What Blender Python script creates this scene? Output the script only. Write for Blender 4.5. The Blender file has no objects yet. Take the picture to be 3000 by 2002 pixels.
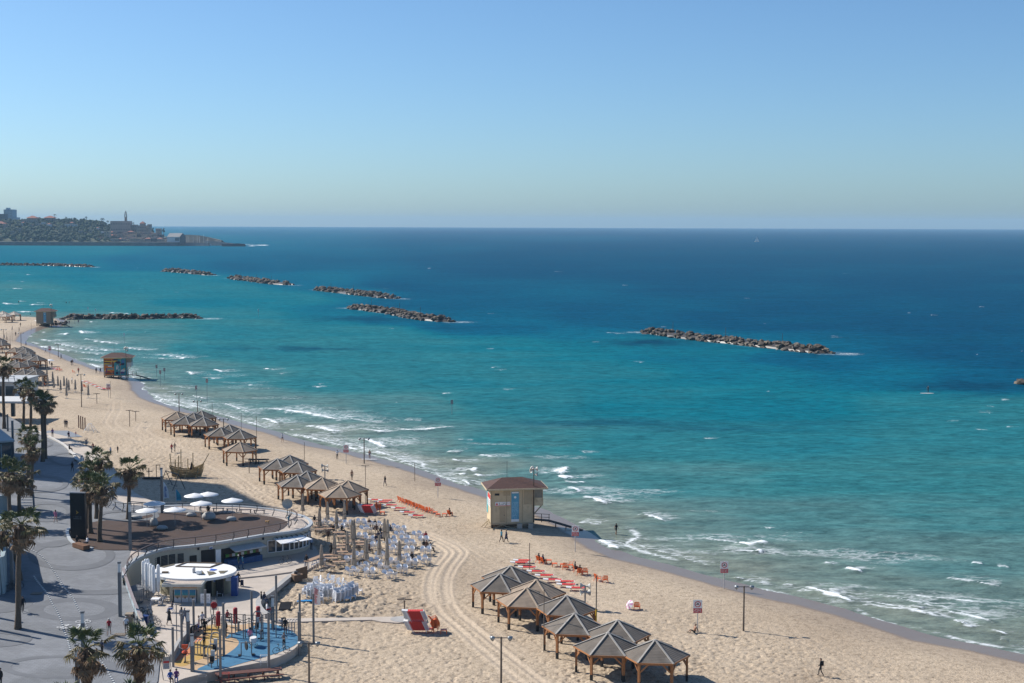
import bpy, bmesh, math, random
import numpy as np
from mathutils import Vector, Matrix
from mathutils.geometry import delaunay_2d_cdt
random.seed(7)
S = bpy.context.scene
COL = S.collection
# ------------------------------------------------------------------ camera
H = 43.0            # camera height above the beach
F = 50.0 / 36.0     # focal length in picture widths
PITCH = 0.0828
ROLL = 0.0035
W0, H0 = 3000.0, 2002.0
cam = bpy.data.cameras.new('camera'); cam.lens = 50; cam.sensor_width = 36; cam.clip_start = 1; cam.clip_end = 60000
co = bpy.data.objects.new('camera', cam); COL.objects.link(co); S.camera = co
_f = Vector((0, math.cos(PITCH), -math.sin(PITCH))); _r0 = Vector((1, 0, 0)); _u0 = Vector((0, math.sin(PITCH), math.cos(PITCH)))
_r = _r0 * math.cos(ROLL) + _u0 * math.sin(ROLL); _u = -_r0 * math.sin(ROLL) + _u0 * math.cos(ROLL)
co.matrix_world = Matrix(((_r.x, _u.x, -_f.x, 0), (_r.y, _u.y, -_f.y, 0), (_r.z, _u.z, -_f.z, H), (0, 0, 0, 1)))
# ------------------------------------------------------------------ sky, sun, exposure
SUN_EL = math.radians(38.5); SUN_AZ = math.radians(-65)   # azimuth measured from +Y towards +X
sd = Vector((math.sin(SUN_AZ) * math.cos(SUN_EL), math.cos(SUN_AZ) * math.cos(SUN_EL), math.sin(SUN_EL)))
wd = bpy.data.worlds.new('World'); S.world = wd; wd.use_nodes = True
nt = wd.node_tree; bg = nt.nodes['Background']
sky = nt.nodes.new('ShaderNodeTexSky'); sky.sky_type = 'NISHITA'; sky.sun_disc = False
sky.sun_elevation = SUN_EL; sky.sun_rotation = SUN_AZ; sky.altitude = 0
sky.air_density = 0.8; sky.dust_density = 0.7; sky.ozone_density = 4.0
tint = nt.nodes.new('ShaderNodeMix'); tint.data_type = 'RGBA'; tint.blend_type = 'MULTIPLY'; tint.inputs[0].default_value = 1
nt.links.new(sky.outputs[0], tint.inputs[6]); tint.inputs[7].default_value = (.765, .965, 1.085, 1)   # the photograph's cool balance, the same all over the sky
nt.links.new(tint.outputs[2], bg.inputs[0]); bg.inputs[1].default_value = 0.083
sl = bpy.data.lights.new('sun', 'SUN'); sl.energy = 4.4; sl.angle = math.radians(0.55); sl.color = (1, .94, .86)
so = bpy.data.objects.new('sun', sl); COL.objects.link(so); so.rotation_euler = (-sd).to_track_quat('-Z', 'Y').to_euler()
so.location = (-300, 100, 300)
vs = S.view_settings; vs.view_transform = 'Standard'; vs.look = 'None'; vs.gamma = 1; vs.use_curve_mapping = False; vs.exposure = 0.55
S.cycles.max_bounces = 6; S.cycles.volume_bounces = 0; S.cycles.use_denoising = True
# ------------------------------------------------------------------ projection of surveyed points
def ray(px, py):
 u = (px - 1500) / (W0 * F); v = (1001 - py) / (W0 * F)
 return _f + _r * u + _u * v
def P(px, py, z=0.0):
 """world point at height z (number or function of x, y) seen at a photo position"""
 d = ray(px, py); zz = z(0, 180) if callable(z) else z
 for _ in range(12 if callable(z) else 1):
  t = (zz - H) / d.z; p = Vector((0, 0, H)) + d * t
  if callable(z): zz = z(p.x, p.y)
 p.z = zz
 return p
def PY(px, py, Y):
 d = ray(px, py); return Vector((0, 0, H)) + d * (Y / d.y)
# ------------------------------------------------------------------ noise for displacement
def _hash(ix, iy, s):
 h = (ix.astype(np.int64) * 374761393 + iy.astype(np.int64) * 668265263 + s * 974711) & 0xffffffff
 h = ((h ^ (h >> 13)) * 1274126177) & 0xffffffff
 return ((h ^ (h >> 16)) & 0xffff) / 65535.0
def vn(x, y, s=0):
 ix = np.floor(x); iy = np.floor(y); fx = x - ix; fy = y - iy
 fx = fx * fx * (3 - 2 * fx); fy = fy * fy * (3 - 2 * fy)
 a = _hash(ix, iy, s); b = _hash(ix + 1, iy, s); c = _hash(ix, iy + 1, s); d = _hash(ix + 1, iy + 1, s)
 return (a + (b - a) * fx) * (1 - fy) + (c + (d - c) * fx) * fy
def fbm(x, y, s=0, o=4):
 r = 0; a = .5
 for i in range(o): r = r + a * vn(x * 2 ** i, y * 2 ** i, s + i * 17); a *= .5
 return r
def sm(x, a, b):
 t = np.clip((x - a) / (b - a), 0, 1); return t * t * (3 - 2 * t)
# ------------------------------------------------------------------ objects
def link(name, me, parent=None, mats=(), loc=None):
 o = bpy.data.objects.new(name, me); COL.objects.link(o)
 if parent is not None: o.parent = parent
 if me is not None:
  for m in mats: me.materials.append(m)
 if loc is not None: o.location = loc
 return o
def tag(o, label=None, cat=None, group=None, kind=None):
 if label: o['label'] = label
 if cat: o['category'] = cat
 if group: o['group'] = group
 if kind: o['kind'] = kind
 return o
def empty(name, loc, label=None, cat=None, group=None, rz=0):
 o = bpy.data.objects.new(name, None); COL.objects.link(o); o.location = loc; o.rotation_euler = (0, 0, rz); o.empty_display_size = .3
 return tag(o, label, cat, group)
def kids(o): return list(o.children)
def dup(root, loc, rz=0, label=None, group=None, scale=None):
 def cp(o, par):
  c = o.copy(); COL.objects.link(c)
  if par is not None: c.parent = par
  for ch in kids(o): cp(ch, c)
  return c
 r = cp(root, None); r.location = loc; r.rotation_euler = (0, 0, rz)
 if scale: r.scale = (scale,) * 3
 if label: r['label'] = label
 if group: r['group'] = group
 return r
class MB:
 def __init__(s): s.v = []; s.f = []; s.m = []; s.cur = 0
 def add(s, v, f):
  n = len(s.v); s.v += [tuple(p) for p in v]; s.f += [tuple(i + n for i in q) for q in f]; s.m += [s.cur] * len(f); return s
 def mat(s, i): s.cur = i; return s
 def box(s, x0, x1, y0, y1, z0, z1, M=None):
  v = [Vector(p) for p in ((x0,y0,z0),(x1,y0,z0),(x1,y1,z0),(x0,y1,z0),(x0,y0,z1),(x1,y0,z1),(x1,y1,z1),(x0,y1,z1))]
  if M: v = [M @ p for p in v]
  return s.add(v, [(0,3,2,1),(4,5,6,7),(0,1,5,4),(1,2,6,5),(2,3,7,6),(3,0,4,7)])
 def bar(s, a, b, w, h=None, up=(0, 0, 1)):
  a = Vector(a); b = Vector(b); h = h or w; d = (b - a).normalized(); u = Vector(up)
  if abs(d.dot(u)) > .98: u = Vector((0, 1, 0))
  sx = d.cross(u).normalized(); sz = sx.cross(d)
  v = []
  for p in (a, b):
   for i, j in ((-1,-1),(1,-1),(1,1),(-1,1)): v.append(p + sx * (i * w / 2) + sz * (j * h / 2))
  return s.add(v, [(0,1,2,3),(7,6,5,4),(0,4,5,1),(1,5,6,2),(2,6,7,3),(3,7,4,0)])
 def tube(s, pts, r, n=8, cap=True):
  pts = [Vector(p) for p in pts]; rs = r if isinstance(r, (list, tuple)) else [r] * len(pts); v = []; f = []
  x = None
  for i, p in enumerate(pts):
   d = (pts[min(i + 1, len(pts) - 1)] - pts[max(i - 1, 0)]).normalized()
   if x is None: x = d.orthogonal().normalized()
   x = (x - d * x.dot(d)).normalized(); y = d.cross(x)
   for k in range(n):
    a = 2 * math.pi * k / n; v.append(p + (x * math.cos(a) + y * math.sin(a)) * rs[i])
  for i in range(len(pts) - 1):
   for k in range(n): f.append((i*n+k, i*n+(k+1)%n, (i+1)*n+(k+1)%n, (i+1)*n+k))
  if cap: f.append(tuple(reversed(range(n)))); f.append(tuple((len(pts)-1)*n+k for k in range(n)))
  return s.add(v, f)
 def lathe(s, prof, n=12, c=(0, 0, 0), wob=0, sx=1, sy=1):
  v = []; f = []
  for i, (r, z) in enumerate(prof):
   for k in range(n):
    a = 2 * math.pi * k / n; q = r * (1 + wob * math.cos(a * n / 2)); v.append((c[0] + q * math.cos(a) * sx, c[1] + q * math.sin(a) * sy, c[2] + z))
  for i in range(len(prof) - 1):
   for k in range(n): f.append((i*n+k, i*n+(k+1)%n, (i+1)*n+(k+1)%n, (i+1)*n+k))
  if prof[0][0] > 1e-4: f.append(tuple(reversed(range(n))))
  if prof[-1][0] > 1e-4: f.append(tuple((len(prof)-1)*n+k for k in range(n)))
  return s.add(v, f)
 def prism(s, poly, z0, z1):
  n = len(poly); v = [(p[0], p[1], z0) for p in poly] + [(p[0], p[1], z1) for p in poly]
  f = [tuple(reversed(range(n))), tuple(range(n, 2 * n))] + [(i, (i+1)%n, n+(i+1)%n, n+i) for i in range(n)]
  return s.add(v, f)
 def quad(s, a, b, c, d): return s.add([a, b, c, d], [(0, 1, 2, 3)])
 def mesh(s, name, smooth=False):
  me = bpy.data.meshes.new(name); me.from_pydata(s.v, [], s.f)
  if any(s.m): me.polygons.foreach_set('material_index', s.m)
  if smooth: me.polygons.foreach_set('use_smooth', [True] * len(s.f))
  me.update(); return me
 def obj(s, name, mats, parent=None, smooth=False, loc=None):
  if not isinstance(mats, (list, tuple)): mats = (mats,)
  return link(name, s.mesh(name, smooth), parent, mats, loc)
# ------------------------------------------------------------------ materials
_M = {}
def mat(name, col, rough=.7, var=.18, scale=3.0, bump=0.0, bscale=None, metal=0.0, spec=.4, stretch=None, spots=None, obj_space=True, trans=0, ovar=0):
 if name in _M: return _M[name]
 m = bpy.data.materials.new(name); m.use_nodes = True; n = m.node_tree; b = n.nodes['Principled BSDF']
 b.inputs['Roughness'].default_value = rough; b.inputs['Metallic'].default_value = metal
 b.inputs['Specular IOR Level'].default_value = spec
 tc = n.nodes.new('ShaderNodeTexCoord'); mp = n.nodes.new('ShaderNodeMapping')
 n.links.new(tc.outputs['Object'] if obj_space else tc.outputs['Generated'], mp.inputs[0])
 if stretch: mp.inputs['Scale'].default_value = stretch
 nz = n.nodes.new('ShaderNodeTexNoise'); nz.inputs['Scale'].default_value = scale; nz.inputs['Detail'].default_value = 5; nz.inputs['Roughness'].default_value = .65
 n.links.new(mp.outputs[0], nz.inputs[0])
 rp = n.nodes.new('ShaderNodeValToRGB'); rp.color_ramp.elements[0].position = .28; rp.color_ramp.elements[1].position = .72
 c = Vector(col); rp.color_ramp.elements[0].color = (*(c * (1 - var)), 1); rp.color_ramp.elements[1].color = (*[min(1, x * (1 + var)) for x in c], 1)
 n.links.new(nz.outputs[0], rp.inputs[0]); last = rp.outputs[0]
 if spots:   # stains / weathering: (colour, scale, threshold)
  n2 = n.nodes.new('ShaderNodeTexNoise'); n2.inputs['Scale'].default_value = spots[1]; n2.inputs['Detail'].default_value = 6
  n.links.new(mp.outputs[0], n2.inputs[0])
  r2 = n.nodes.new('ShaderNodeValToRGB'); r2.color_ramp.elements[0].position = spots[2]; r2.color_ramp.elements[1].position = min(1, spots[2] + .12)
  n.links.new(n2.outputs[0], r2.inputs[0]); mx = n.nodes.new('ShaderNodeMix'); mx.data_type = 'RGBA'
  n.links.new(r2.outputs[0], mx.inputs[0]); n.links.new(last, mx.inputs[6]); mx.inputs[7].default_value = (*spots[0], 1); last = mx.outputs[2]
 if ovar:   # each board, rock or leaf its own shade
  oi = n.nodes.new('ShaderNodeObjectInfo'); mr = n.nodes.new('ShaderNodeMapRange'); n.links.new(oi.outputs['Random'], mr.inputs[0]); mr.inputs[3].default_value = 1 - ovar; mr.inputs[4].default_value = 1 + ovar
  vm = n.nodes.new('ShaderNodeVectorMath'); vm.operation = 'SCALE'; n.links.new(last, vm.inputs[0]); n.links.new(mr.outputs[0], vm.inputs['Scale']); last = vm.outputs[0]
 n.links.new(last, b.inputs['Base Color'])
 if bump:
  n3 = n.nodes.new('ShaderNodeTexNoise'); n3.inputs['Scale'].default_value = bscale or scale * 4; n3.inputs['Detail'].default_value = 4
  n.links.new(mp.outputs[0], n3.inputs[0]); bp = n.nodes.new('ShaderNodeBump'); bp.inputs['Strength'].default_value = bump; bp.inputs['Distance'].default_value = .05
  n.links.new(n3.outputs[0], bp.inputs['Height']); n.links.new(bp.outputs[0], b.inputs['Normal'])
 _M[name] = m; return m
def solid_sheet(name, pts, zf, m, thick=.3, step=4.0, kind='structure', parent=None):
 """a slab whose top follows zf(x, y) and whose outline is pts"""
 poly = [Vector((p[0], p[1])) for p in pts]; n = len(poly)
 a = sum(poly[i].x * poly[(i+1)%n].y - poly[(i+1)%n].x * poly[i].y for i in range(n))
 if a < 0: poly.reverse()
 xs = [p.x for p in poly]; ys = [p.y for p in poly]; vin = list(poly)
 def inside(x, y):
  c = False; j = n - 1
  for i in range(n):
   if (poly[i].y > y) != (poly[j].y > y) and x < (poly[j].x - poly[i].x) * (y - poly[i].y) / (poly[j].y - poly[i].y) + poly[i].x: c = not c
   j = i
  return c
 if step:
  x = min(xs) + step / 2
  while x < max(xs):
   y = min(ys) + step / 2
   while y < max(ys):
    if inside(x, y): vin.append(Vector((x, y)))
    y += step
   x += step
 ov, oe, of, *_ = delaunay_2d_cdt(vin, [(i, (i+1)%n) for i in range(n)], [], 1, 1e-5)
 mb = MB(); v = [(p.x, p.y, zf(p.x, p.y)) for p in ov]; mb.add(v, [tuple(f) for f in of])
 if thick:
  b = [(p.x, p.y, zf(p.x, p.y) - thick) for p in poly]; t = [(p.x, p.y, zf(p.x, p.y)) for p in poly]
  mb.add(t + b, [(i, n + i, n + (i+1)%n, (i+1)%n) for i in range(n)])
 o = mb.obj(name, m, parent)
 if kind: o['kind'] = kind
 return o
def spline(pts, n=6, closed=False):
 out = []; L = len(pts)
 for i in range(L if closed else L - 1):
  g = (lambda k: pts[k % L]) if closed else (lambda k: pts[max(0, min(L - 1, k))])
  p0, p1, p2, p3 = g(i-1), g(i), g(i+1), g(i+2)
  for k in range(n):
   t = k / n; out.append(tuple(.5 * ((2*p1[c]) + (-p0[c]+p2[c])*t + (2*p0[c]-5*p1[c]+4*p2[c]-p3[c])*t*t + (-p0[c]+3*p1[c]-3*p2[c]+p3[c])*t**3) for c in range(len(p1))))
 if not closed: out.append(tuple(pts[-1]))
 return out
# ================================================================== SETTING: shore, sand, sea
SHORE_PX = [(5200,2560),(4200,2290),(3600,2095),(3300,2010),(3000,1945),(2850,1908),(2681,1873),(2550,1832),(2425,1792),(2300,1762),(2170,1733),(2050,1698),(1915,1662),(1800,1634),(1720,1606),(1647,1560),(1580,1520),(1532,1495),(1398,1453),(1277,1415),(1149,1366),(1021,1330),(894,1306),(766,1268),(638,1232),(575,1217),(505,1204),(447,1184),(414,1166),(390,1144),(378,1122),(345,1104),(301,1092),(255,1077),(214,1064),(166,1043),(102,1018),(62,1007),(38,1000),(46,990),(64,977),(84,966),(115,957),(150,954),(172,944),(166,934),(106,930),(40,927),(-120,922),(-700,905)]
SHORE = np.array([[*P(x, y, -0.45)[:2]] for x, y in SHORE_PX])
def shore_dist(X, Y):
 """signed distance to the dry-sand edge, positive inland"""
 sh = X.shape; x = X.ravel(); y = Y.ravel(); best = np.full(x.size, 1e18); sg = np.ones(x.size)
 for i in range(len(SHORE) - 1):
  a = SHORE[i]; b = SHORE[i + 1]; d = b - a; L = d @ d
  t = np.clip(((x - a[0]) * d[0] + (y - a[1]) * d[1]) / L, 0, 1)
  dx = x - a[0] - t * d[0]; dy = y - a[1] - t * d[1]; q = dx * dx + dy * dy
  c = d[0] * (y - a[1]) - d[1] * (x - a[0]); m = q < best
  best[m] = q[m]; sg[m] = np.where(c[m] > 0, 1, -1)
 return (np.sqrt(best) * sg).reshape(sh)
_pt = SHORE[10]; _in = np.array([P(1500, 1800)[:2]])
SGN = 1.0 if shore_dist(_in[:, 0], _in[:, 1])[0] > 0 else -1.0
WATER_Z = -0.8
def beach_profile(s):
 return np.where(s < 0, -0.45 + s * .085, np.minimum(0.0, -0.45 + s * .075))
def sand_z(x, y):
 s = SGN * shore_dist(np.array([x]), np.array([y]))[0]; return float(beach_profile(np.array([s]))[0])
def SP(px, py): return P(px, py, sand_z)
def grid_obj(name, X, Y, Z, keep, m, attrs=None, kind='structure'):
 R, C = X.shape; idx = np.arange(R * C).reshape(R, C)
 kf = keep[:-1, :-1] | keep[1:, :-1] | keep[:-1, 1:] | keep[1:, 1:]
 q = np.stack([idx[:-1, :-1], idx[:-1, 1:], idx[1:, 1:], idx[1:, :-1]], -1)[kf]
 used = np.zeros(R * C, bool); used[q.ravel()] = True; rem = np.cumsum(used) - 1; q = rem[q]
 co_ = np.stack([X.ravel(), Y.ravel(), Z.ravel()], -1)[used].astype(np.float32)
 me = bpy.data.meshes.new(name); me.vertices.add(len(co_)); me.vertices.foreach_set('co', co_.ravel())
 me.loops.add(q.size); me.loops.foreach_set('vertex_index', q.ravel().astype(np.int32))
 me.polygons.add(len(q)); me.polygons.foreach_set('loop_start', np.arange(0, q.size, 4, dtype=np.int32))
 me.polygons.foreach_set('use_smooth', np.ones(len(q), bool))
 for k, a in (attrs or {}).items():
  at = me.attributes.new(k, 'FLOAT', 'POINT'); at.data.foreach_set('value', a.ravel()[used].astype(np.float32))
 me.update(calc_edges=True); me.validate()
 o = link(name, me, None, (m,)); o['kind'] = kind
 return o
def project(X, Y, Z):
 dx = X; dy = Y; dz = Z - H
 f = dy * _f.y + dz * _f.z; r = dx * _r.x + dy * _r.y + dz * _r.z; u = dx * _u.x + dy * _u.y + dz * _u.z
 return 1500 + r / f * W0 * F, 1001 - u / f * W0 * F
# ---- sand
def sand_material():
 m = bpy.data.materials.new('sand'); m.use_nodes = True; n = m.node_tree; L = n.links.new; b = n.nodes['Principled BSDF']
 tc = n.nodes.new('ShaderNodeTexCoord')
 def noise(sc, det=4, rough=.6):
  x = n.nodes.new('ShaderNodeTexNoise'); x.inputs['Scale'].default_value = sc; x.inputs['Detail'].default_value = det; x.inputs['Roughness'].default_value = rough; L(tc.outputs['Object'], x.inputs[0]); return x
 def ramp(src, stops):
  r = n.nodes.new('ShaderNodeValToRGB'); e = r.color_ramp.elements
  while len(e) < len(stops): e.new(.5)
  for k, (p, c) in enumerate(stops): e[k].position = p; e[k].color = (*c, 1)
  L(src, r.inputs[0]); return r
 def mix(f, a, c, typ='MIX'):
  x = n.nodes.new('ShaderNodeMix'); x.data_type = 'RGBA'; x.blend_type = typ
  for s, i in ((f, 0), (a, 6), (c, 7)):
   if hasattr(s, 'is_linked'): L(s, x.inputs[i])
   else: x.inputs[i].default_value = s if i == 0 else (*s, 1)
  return x.outputs[2]
 big = ramp(noise(.05, 5).outputs[0], [(.3, (.400, .312, .220)), (.5, (.485, .388, .278)), (.7, (.525, .422, .305))])
 mid = ramp(noise(1.3, 4, .7).outputs[0], [(.32, (.62, .60, .58)), (.5, (.95, .95, .95)), (.7, (1.06, 1.06, 1.06))])
 sp = ramp(noise(5.5, 3, .7).outputs[0], [(.36, (.60, .58, .56)), (.5, (1, 1, 1)), (.7, (1.08, 1.08, 1.08))]); c = mix(1.0, mix(1.0, big.outputs[0], mid.outputs[0], 'MULTIPLY'), sp.outputs[0], 'MULTIPLY')
 wt = n.nodes.new('ShaderNodeAttribute'); wt.attribute_name = 'wet'
 tr = n.nodes.new('ShaderNodeAttribute'); tr.attribute_name = 'track'
 c = mix(tr.outputs['Fac'], c, (.58, .475, .36))
 c = mix(wt.outputs['Fac'], c, (.20, .150, .112))
 L(c, b.inputs['Base Color'])
 rr = n.nodes.new('ShaderNodeMapRange'); L(wt.outputs['Fac'], rr.inputs[0]); rr.inputs[1].default_value = .55; rr.inputs[2].default_value = 1; rr.inputs[3].default_value = .92; rr.inputs[4].default_value = .30; L(rr.outputs[0], b.inputs['Roughness'])
 b.inputs['Specular IOR Level'].default_value = .35
 bp = n.nodes.new('ShaderNodeBump'); bp.inputs['Distance'].default_value = .12
 st = n.nodes.new('ShaderNodeMapRange'); L(wt.outputs['Fac'], st.inputs[0]); st.inputs[1].default_value = 0; st.inputs[2].default_value = .5; st.inputs[3].default_value = 1.0; st.inputs[4].default_value = .03; L(st.outputs[0], bp.inputs['Strength'])
 L(noise(2.4, 5, .7).outputs[0], bp.inputs['Height']); L(bp.outputs[0], b.inputs['Normal'])
 return m
TRACKS = [  # centre lines of the tractor ruts (photo positions on the sand), gauge in m
 ([(1244,1566),(1300,1588),(1335,1608),(1340,1624),(1312,1660),(1293,1696),(1290,1732),(1294,1760),(1320,1800),(1365,1838),(1440,1905),(1540,1985),(1640,2060)], 1.9),
 ([(1234,1570),(1285,1592),(1318,1612),(1322,1626),(1296,1660),(1280,1696),(1277,1735),(1284,1765)], 1.9),
 ([(341,1180),(340,1200),(326,1225),(322,1240),(345,1260),(395,1282),(460,1306),(540,1325),(600,1352),(660,1385),(715,1422),(770,1461),(830,1480),(980,1510),(1140,1540),(1244,1566)], 1.9),
 ([(425,1243),(412,1256),(420,1268),(460,1290),(520,1312)], 1.8),
 ([(1330,1775),(1432,1856),(1524,1921),(1600,1968),(1680,2030)], 1.7), ([(1330,1808),(1420,1882),(1493,1943),(1580,2010)], 1.7),
 ([(1180,1520),(1300,1580),(1420,1650),(1560,1718),(1750,1790),(1922,1848),(2060,1909),(2200,1966),(2330,2030)], 1.8),
 ([(1850,1830),(2000,1866),(2170,1951),(2298,2010)], 1.8), ([(2240,1830),(2362,1879),(2468,1934),(2553,1989),(2620,2030)], 1.8),
 ([(560,1330),(640,1352),(705,1372),(760,1395),(820,1440),(870,1470)], 1.6), ([(1120,1500),(1240,1545),(1360,1590),(1440,1640)], 1.7),
 ([(1480,1610),(1600,1690),(1750,1762),(1900,1815),(2100,1890),(2300,1960)], 1.8)]
def make_sand():
 u = np.concatenate([np.linspace(-3.2, -.47, 60), np.linspace(-.465, .465, 1150), np.linspace(.48, 2.0, 30)])
 t = np.concatenate([np.linspace(.60, .352, 12), np.linspace(.35, .165, 640), np.linspace(.1645, .05, 210), np.linspace(.0495, .02, 20)])
 U, T = np.meshgrid(u, t); Y = H / T; X = U * Y
 s = SGN * shore_dist(X, Y)
 wob = (fbm(X * .06, Y * .06, 3) - .5) * 5 + (fbm(X * .3, Y * .3, 9) - .5) * 1.0
 s2 = s + wob * sm(-np.abs(s), -14, 0) * .55
 Z = beach_profile(s2)
 dry = sm(s, 3, 16)
 lump = fbm(X * 2.1, Y * 1.9, 21, 3) - .45; pit = sm(vn(X * 2.6 + 9, Y * 2.3, 33), .55, .9)
 rough = (.45 + .75 * sm(fbm(X * .05, Y * .05, 5, 3), .38, .58)) * (.42 + .95 * sm(s, 10, 40))
 Z = Z + dry * rough * (lump * .17 - pit * .13) + dry * (fbm(X * .09, Y * .09, 40, 3) - .45) * .22
 tr = np.zeros_like(Z)
 for ti, (pts, g) in enumerate(TRACKS):
  ks = (.9, .8, .5, .6)[ti] if ti < 4 else .26
  c = [SP(*p)[:2] for p in pts]; c = spline(c, 10)
  A = np.array(c)
  x0, y0 = A.min(0) - 4; x1, y1 = A.max(0) + 4
  m = (X > x0) & (X < x1) & (Y > y0) & (Y < y1); xs = X[m]; ys = Y[m]; best = np.full(xs.size, 1e9)
  for i in range(len(A) - 1):
   d = A[i + 1] - A[i]; L = d @ d + 1e-9; q = np.clip(((xs - A[i, 0]) * d[0] + (ys - A[i, 1]) * d[1]) / L, 0, 1)
   best = np.minimum(best, np.hypot(xs - A[i, 0] - q * d[0], ys - A[i, 1] - q * d[1]))
  ex = np.abs(best - g / 2); w = np.exp(-(ex / .28) ** 2); ridge = np.exp(-((ex - .5) / .2) ** 2)
  flat = np.exp(-(ex / .75) ** 4)
  z = Z[m]; base = beach_profile(s[m]); flat = flat * ks; z = z * (1 - .7 * flat) + base * .7 * flat
  Z[m] = z - ks * (.085 * w - .05 * ridge); tr[m] = np.maximum(tr[m], .4 * flat)
 # raked heaps at post bases etc.
 for px, py, r, h in ((237,1192,2.6,.35),(283,1184,1.5,.25),(403,1239,2.2,.3),(520,1290,3.0,.4),(560,1300,3.2,.45),(660,1310,2.6,.35),(730,1387,2.2,.3),(640,1302,2,.3),(1060,1775,3.2,.4),(1010,1790,2.6,.35),(1000,1795,3,.3)):
  c = SP(px, py); d = np.hypot(X - c.x, Y - c.y); k = np.exp(-(d / r) ** 2)
  Z = Z + k * h * .55 * (.5 + fbm(X * 1.6, Y * 1.6, 77, 3))
 wet = 1 - sm(s2, -.8, 1.6); damp = (1 - sm(s2, 0, 7)) * .38
 wet = np.maximum(wet, damp)
 keep = s > -26
 return grid_obj('beach_sand', X, Y, Z, keep, sand_material(), {'wet': wet, 'track': tr * dry})
# ---- sea
def sea_material():
 m = bpy.data.materials.new('sea_water'); m.use_nodes = True; n = m.node_tree; L = n.links.new
 for x in list(n.nodes): n.nodes.remove(x)
 out = n.nodes.new('ShaderNodeOutputMaterial'); geo = n.nodes.new('ShaderNodeNewGeometry')
 def attr(k): a = n.nodes.new('ShaderNodeAttribute'); a.attribute_name = k; return a.outputs['Fac']
 def noise(scale, det, stretch=None, rough=.6):
  mp = n.nodes.new('ShaderNodeMapping'); L(geo.outputs['Position'], mp.inputs[0]); mp.inputs['Rotation'].default_value = (0, 0, .25)
  if stretch: mp.inputs['Scale'].default_value = stretch
  x = n.nodes.new('ShaderNodeTexNoise'); x.inputs['Scale'].default_value = scale; x.inputs['Detail'].default_value = det; x.inputs['Roughness'].default_value = rough; L(mp.outputs[0], x.inputs[0]); return x.outputs[0]
 def math_(op, a, b=None, c=False):
  x = n.nodes.new('ShaderNodeMath'); x.operation = op; x.use_clamp = c
  for i, s in enumerate((a, b)):
   if s is None: continue
   if hasattr(s, 'is_linked'): L(s, x.inputs[i])
   else: x.inputs[i].default_value = s
  return x.outputs[0]
 tone = attr('tone')
 big = noise(.012, 4, (.5, 1, 1)); fine = noise(.16, 4, (.28, 1, 1))
 tn = math_('ADD', tone, math_('MULTIPLY', math_('SUBTRACT', big, .5), .16))
 tn = math_('ADD', tn, math_('MULTIPLY', math_('SUBTRACT', fine, .5), .13), True)
 rp = n.nodes.new('ShaderNodeValToRGB'); e = rp.color_ramp.elements
 stops = SEA_STOPS
 while len(e) < len(stops): e.new(.5)
 for k, (p, c) in enumerate(stops): e[k].position = p; e[k].color = (*c, 1)
 L(tn, rp.inputs[0])
 reef = n.nodes.new('ShaderNodeMix'); reef.data_type = 'RGBA'; L(attr('reef'), reef.inputs[0]); L(rp.outputs[0], reef.inputs[6]); reef.inputs[7].default_value = (.002, .040, .078, 1)
 # bump: wind chop, three sizes
 h1 = noise(.6, 5, (.55, 1, 1)); h2 = noise(.10, 4, (.35, 1, 1)); h3 = noise(2.2, 3, (.5, 1, 1))
 hh = math_('ADD', math_('ADD', math_('MULTIPLY', h1, .55), math_('MULTIPLY', h2, 2.0)), math_('MULTIPLY', h3, .14))
 bp = n.nodes.new('ShaderNodeBump'); bp.inputs['Strength'].default_value = .55; bp.inputs['Distance'].default_value = 1.0; L(hh, bp.inputs['Height'])
 rip_shade = math_('ADD', -.20, math_('ADD', math_('MULTIPLY', noise(.62, 3, (.55, 1, 1), .7), 1.75), math_('MULTIPLY', noise(.10, 4, (.35, 1, 1), .7), .6)))  # ripple light and shade multiplied into the water colour, beside the bump
 rm = n.nodes.new('ShaderNodeVectorMath'); rm.operation = 'SCALE'; L(reef.outputs[2], rm.inputs[0]); L(rip_shade, rm.inputs['Scale'])
 df = n.nodes.new('ShaderNodeBsdfDiffuse'); L(rm.outputs[0], df.inputs[0]); L(bp.outputs[0], df.inputs['Normal'])
 gl = n.nodes.new('ShaderNodeBsdfGlossy'); gl.inputs['Roughness'].default_value = .22; L(bp.outputs[0], gl.inputs['Normal']); gl.inputs[0].default_value = (.18, .80, 1, 1)
 fr = n.nodes.new('ShaderNodeFresnel'); fr.inputs['IOR'].default_value = 1.33; L(bp.outputs[0], fr.inputs['Normal'])
 fc = math_('MINIMUM', math_('MULTIPLY', fr.outputs[0], .6), .075)
 mx = n.nodes.new('ShaderNodeMixShader'); L(fc, mx.inputs[0]); L(df.outputs[0], mx.inputs[1]); L(gl.outputs[0], mx.inputs[2])
 # foam
 fa = attr('foam'); n1 = noise(1.7, 6, (.6, 1, 1), .75); vor = n.nodes.new('ShaderNodeTexVoronoi'); vor.feature = 'DISTANCE_TO_EDGE'
 mp = n.nodes.new('ShaderNodeMapping'); L(geo.outputs['Position'], mp.inputs[0]); mp.inputs['Scale'].default_value = (.45, 1, 1)
 wn = n.nodes.new('ShaderNodeTexNoise'); wn.inputs['Scale'].default_value = .8; wn.inputs['Detail'].default_value = 4; L(geo.outputs['Position'], wn.inputs[0])
 av = n.nodes.new('ShaderNodeVectorMath'); av.operation = 'MULTIPLY_ADD'; L(wn.outputs['Color'], av.inputs[0]); av.inputs[1].default_value = (2.2, 2.2, 0); L(mp.outputs[0], av.inputs[2])
 vor.inputs['Scale'].default_value = .75; L(av.outputs[0], vor.inputs['Vector'])
 lace = math_('SUBTRACT', 1.0, math_('MULTIPLY', vor.outputs[0], 5.0), True)
 k = math_('ADD', fa, math_('MULTIPLY', math_('SUBTRACT', n1, .5), .75))
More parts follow.
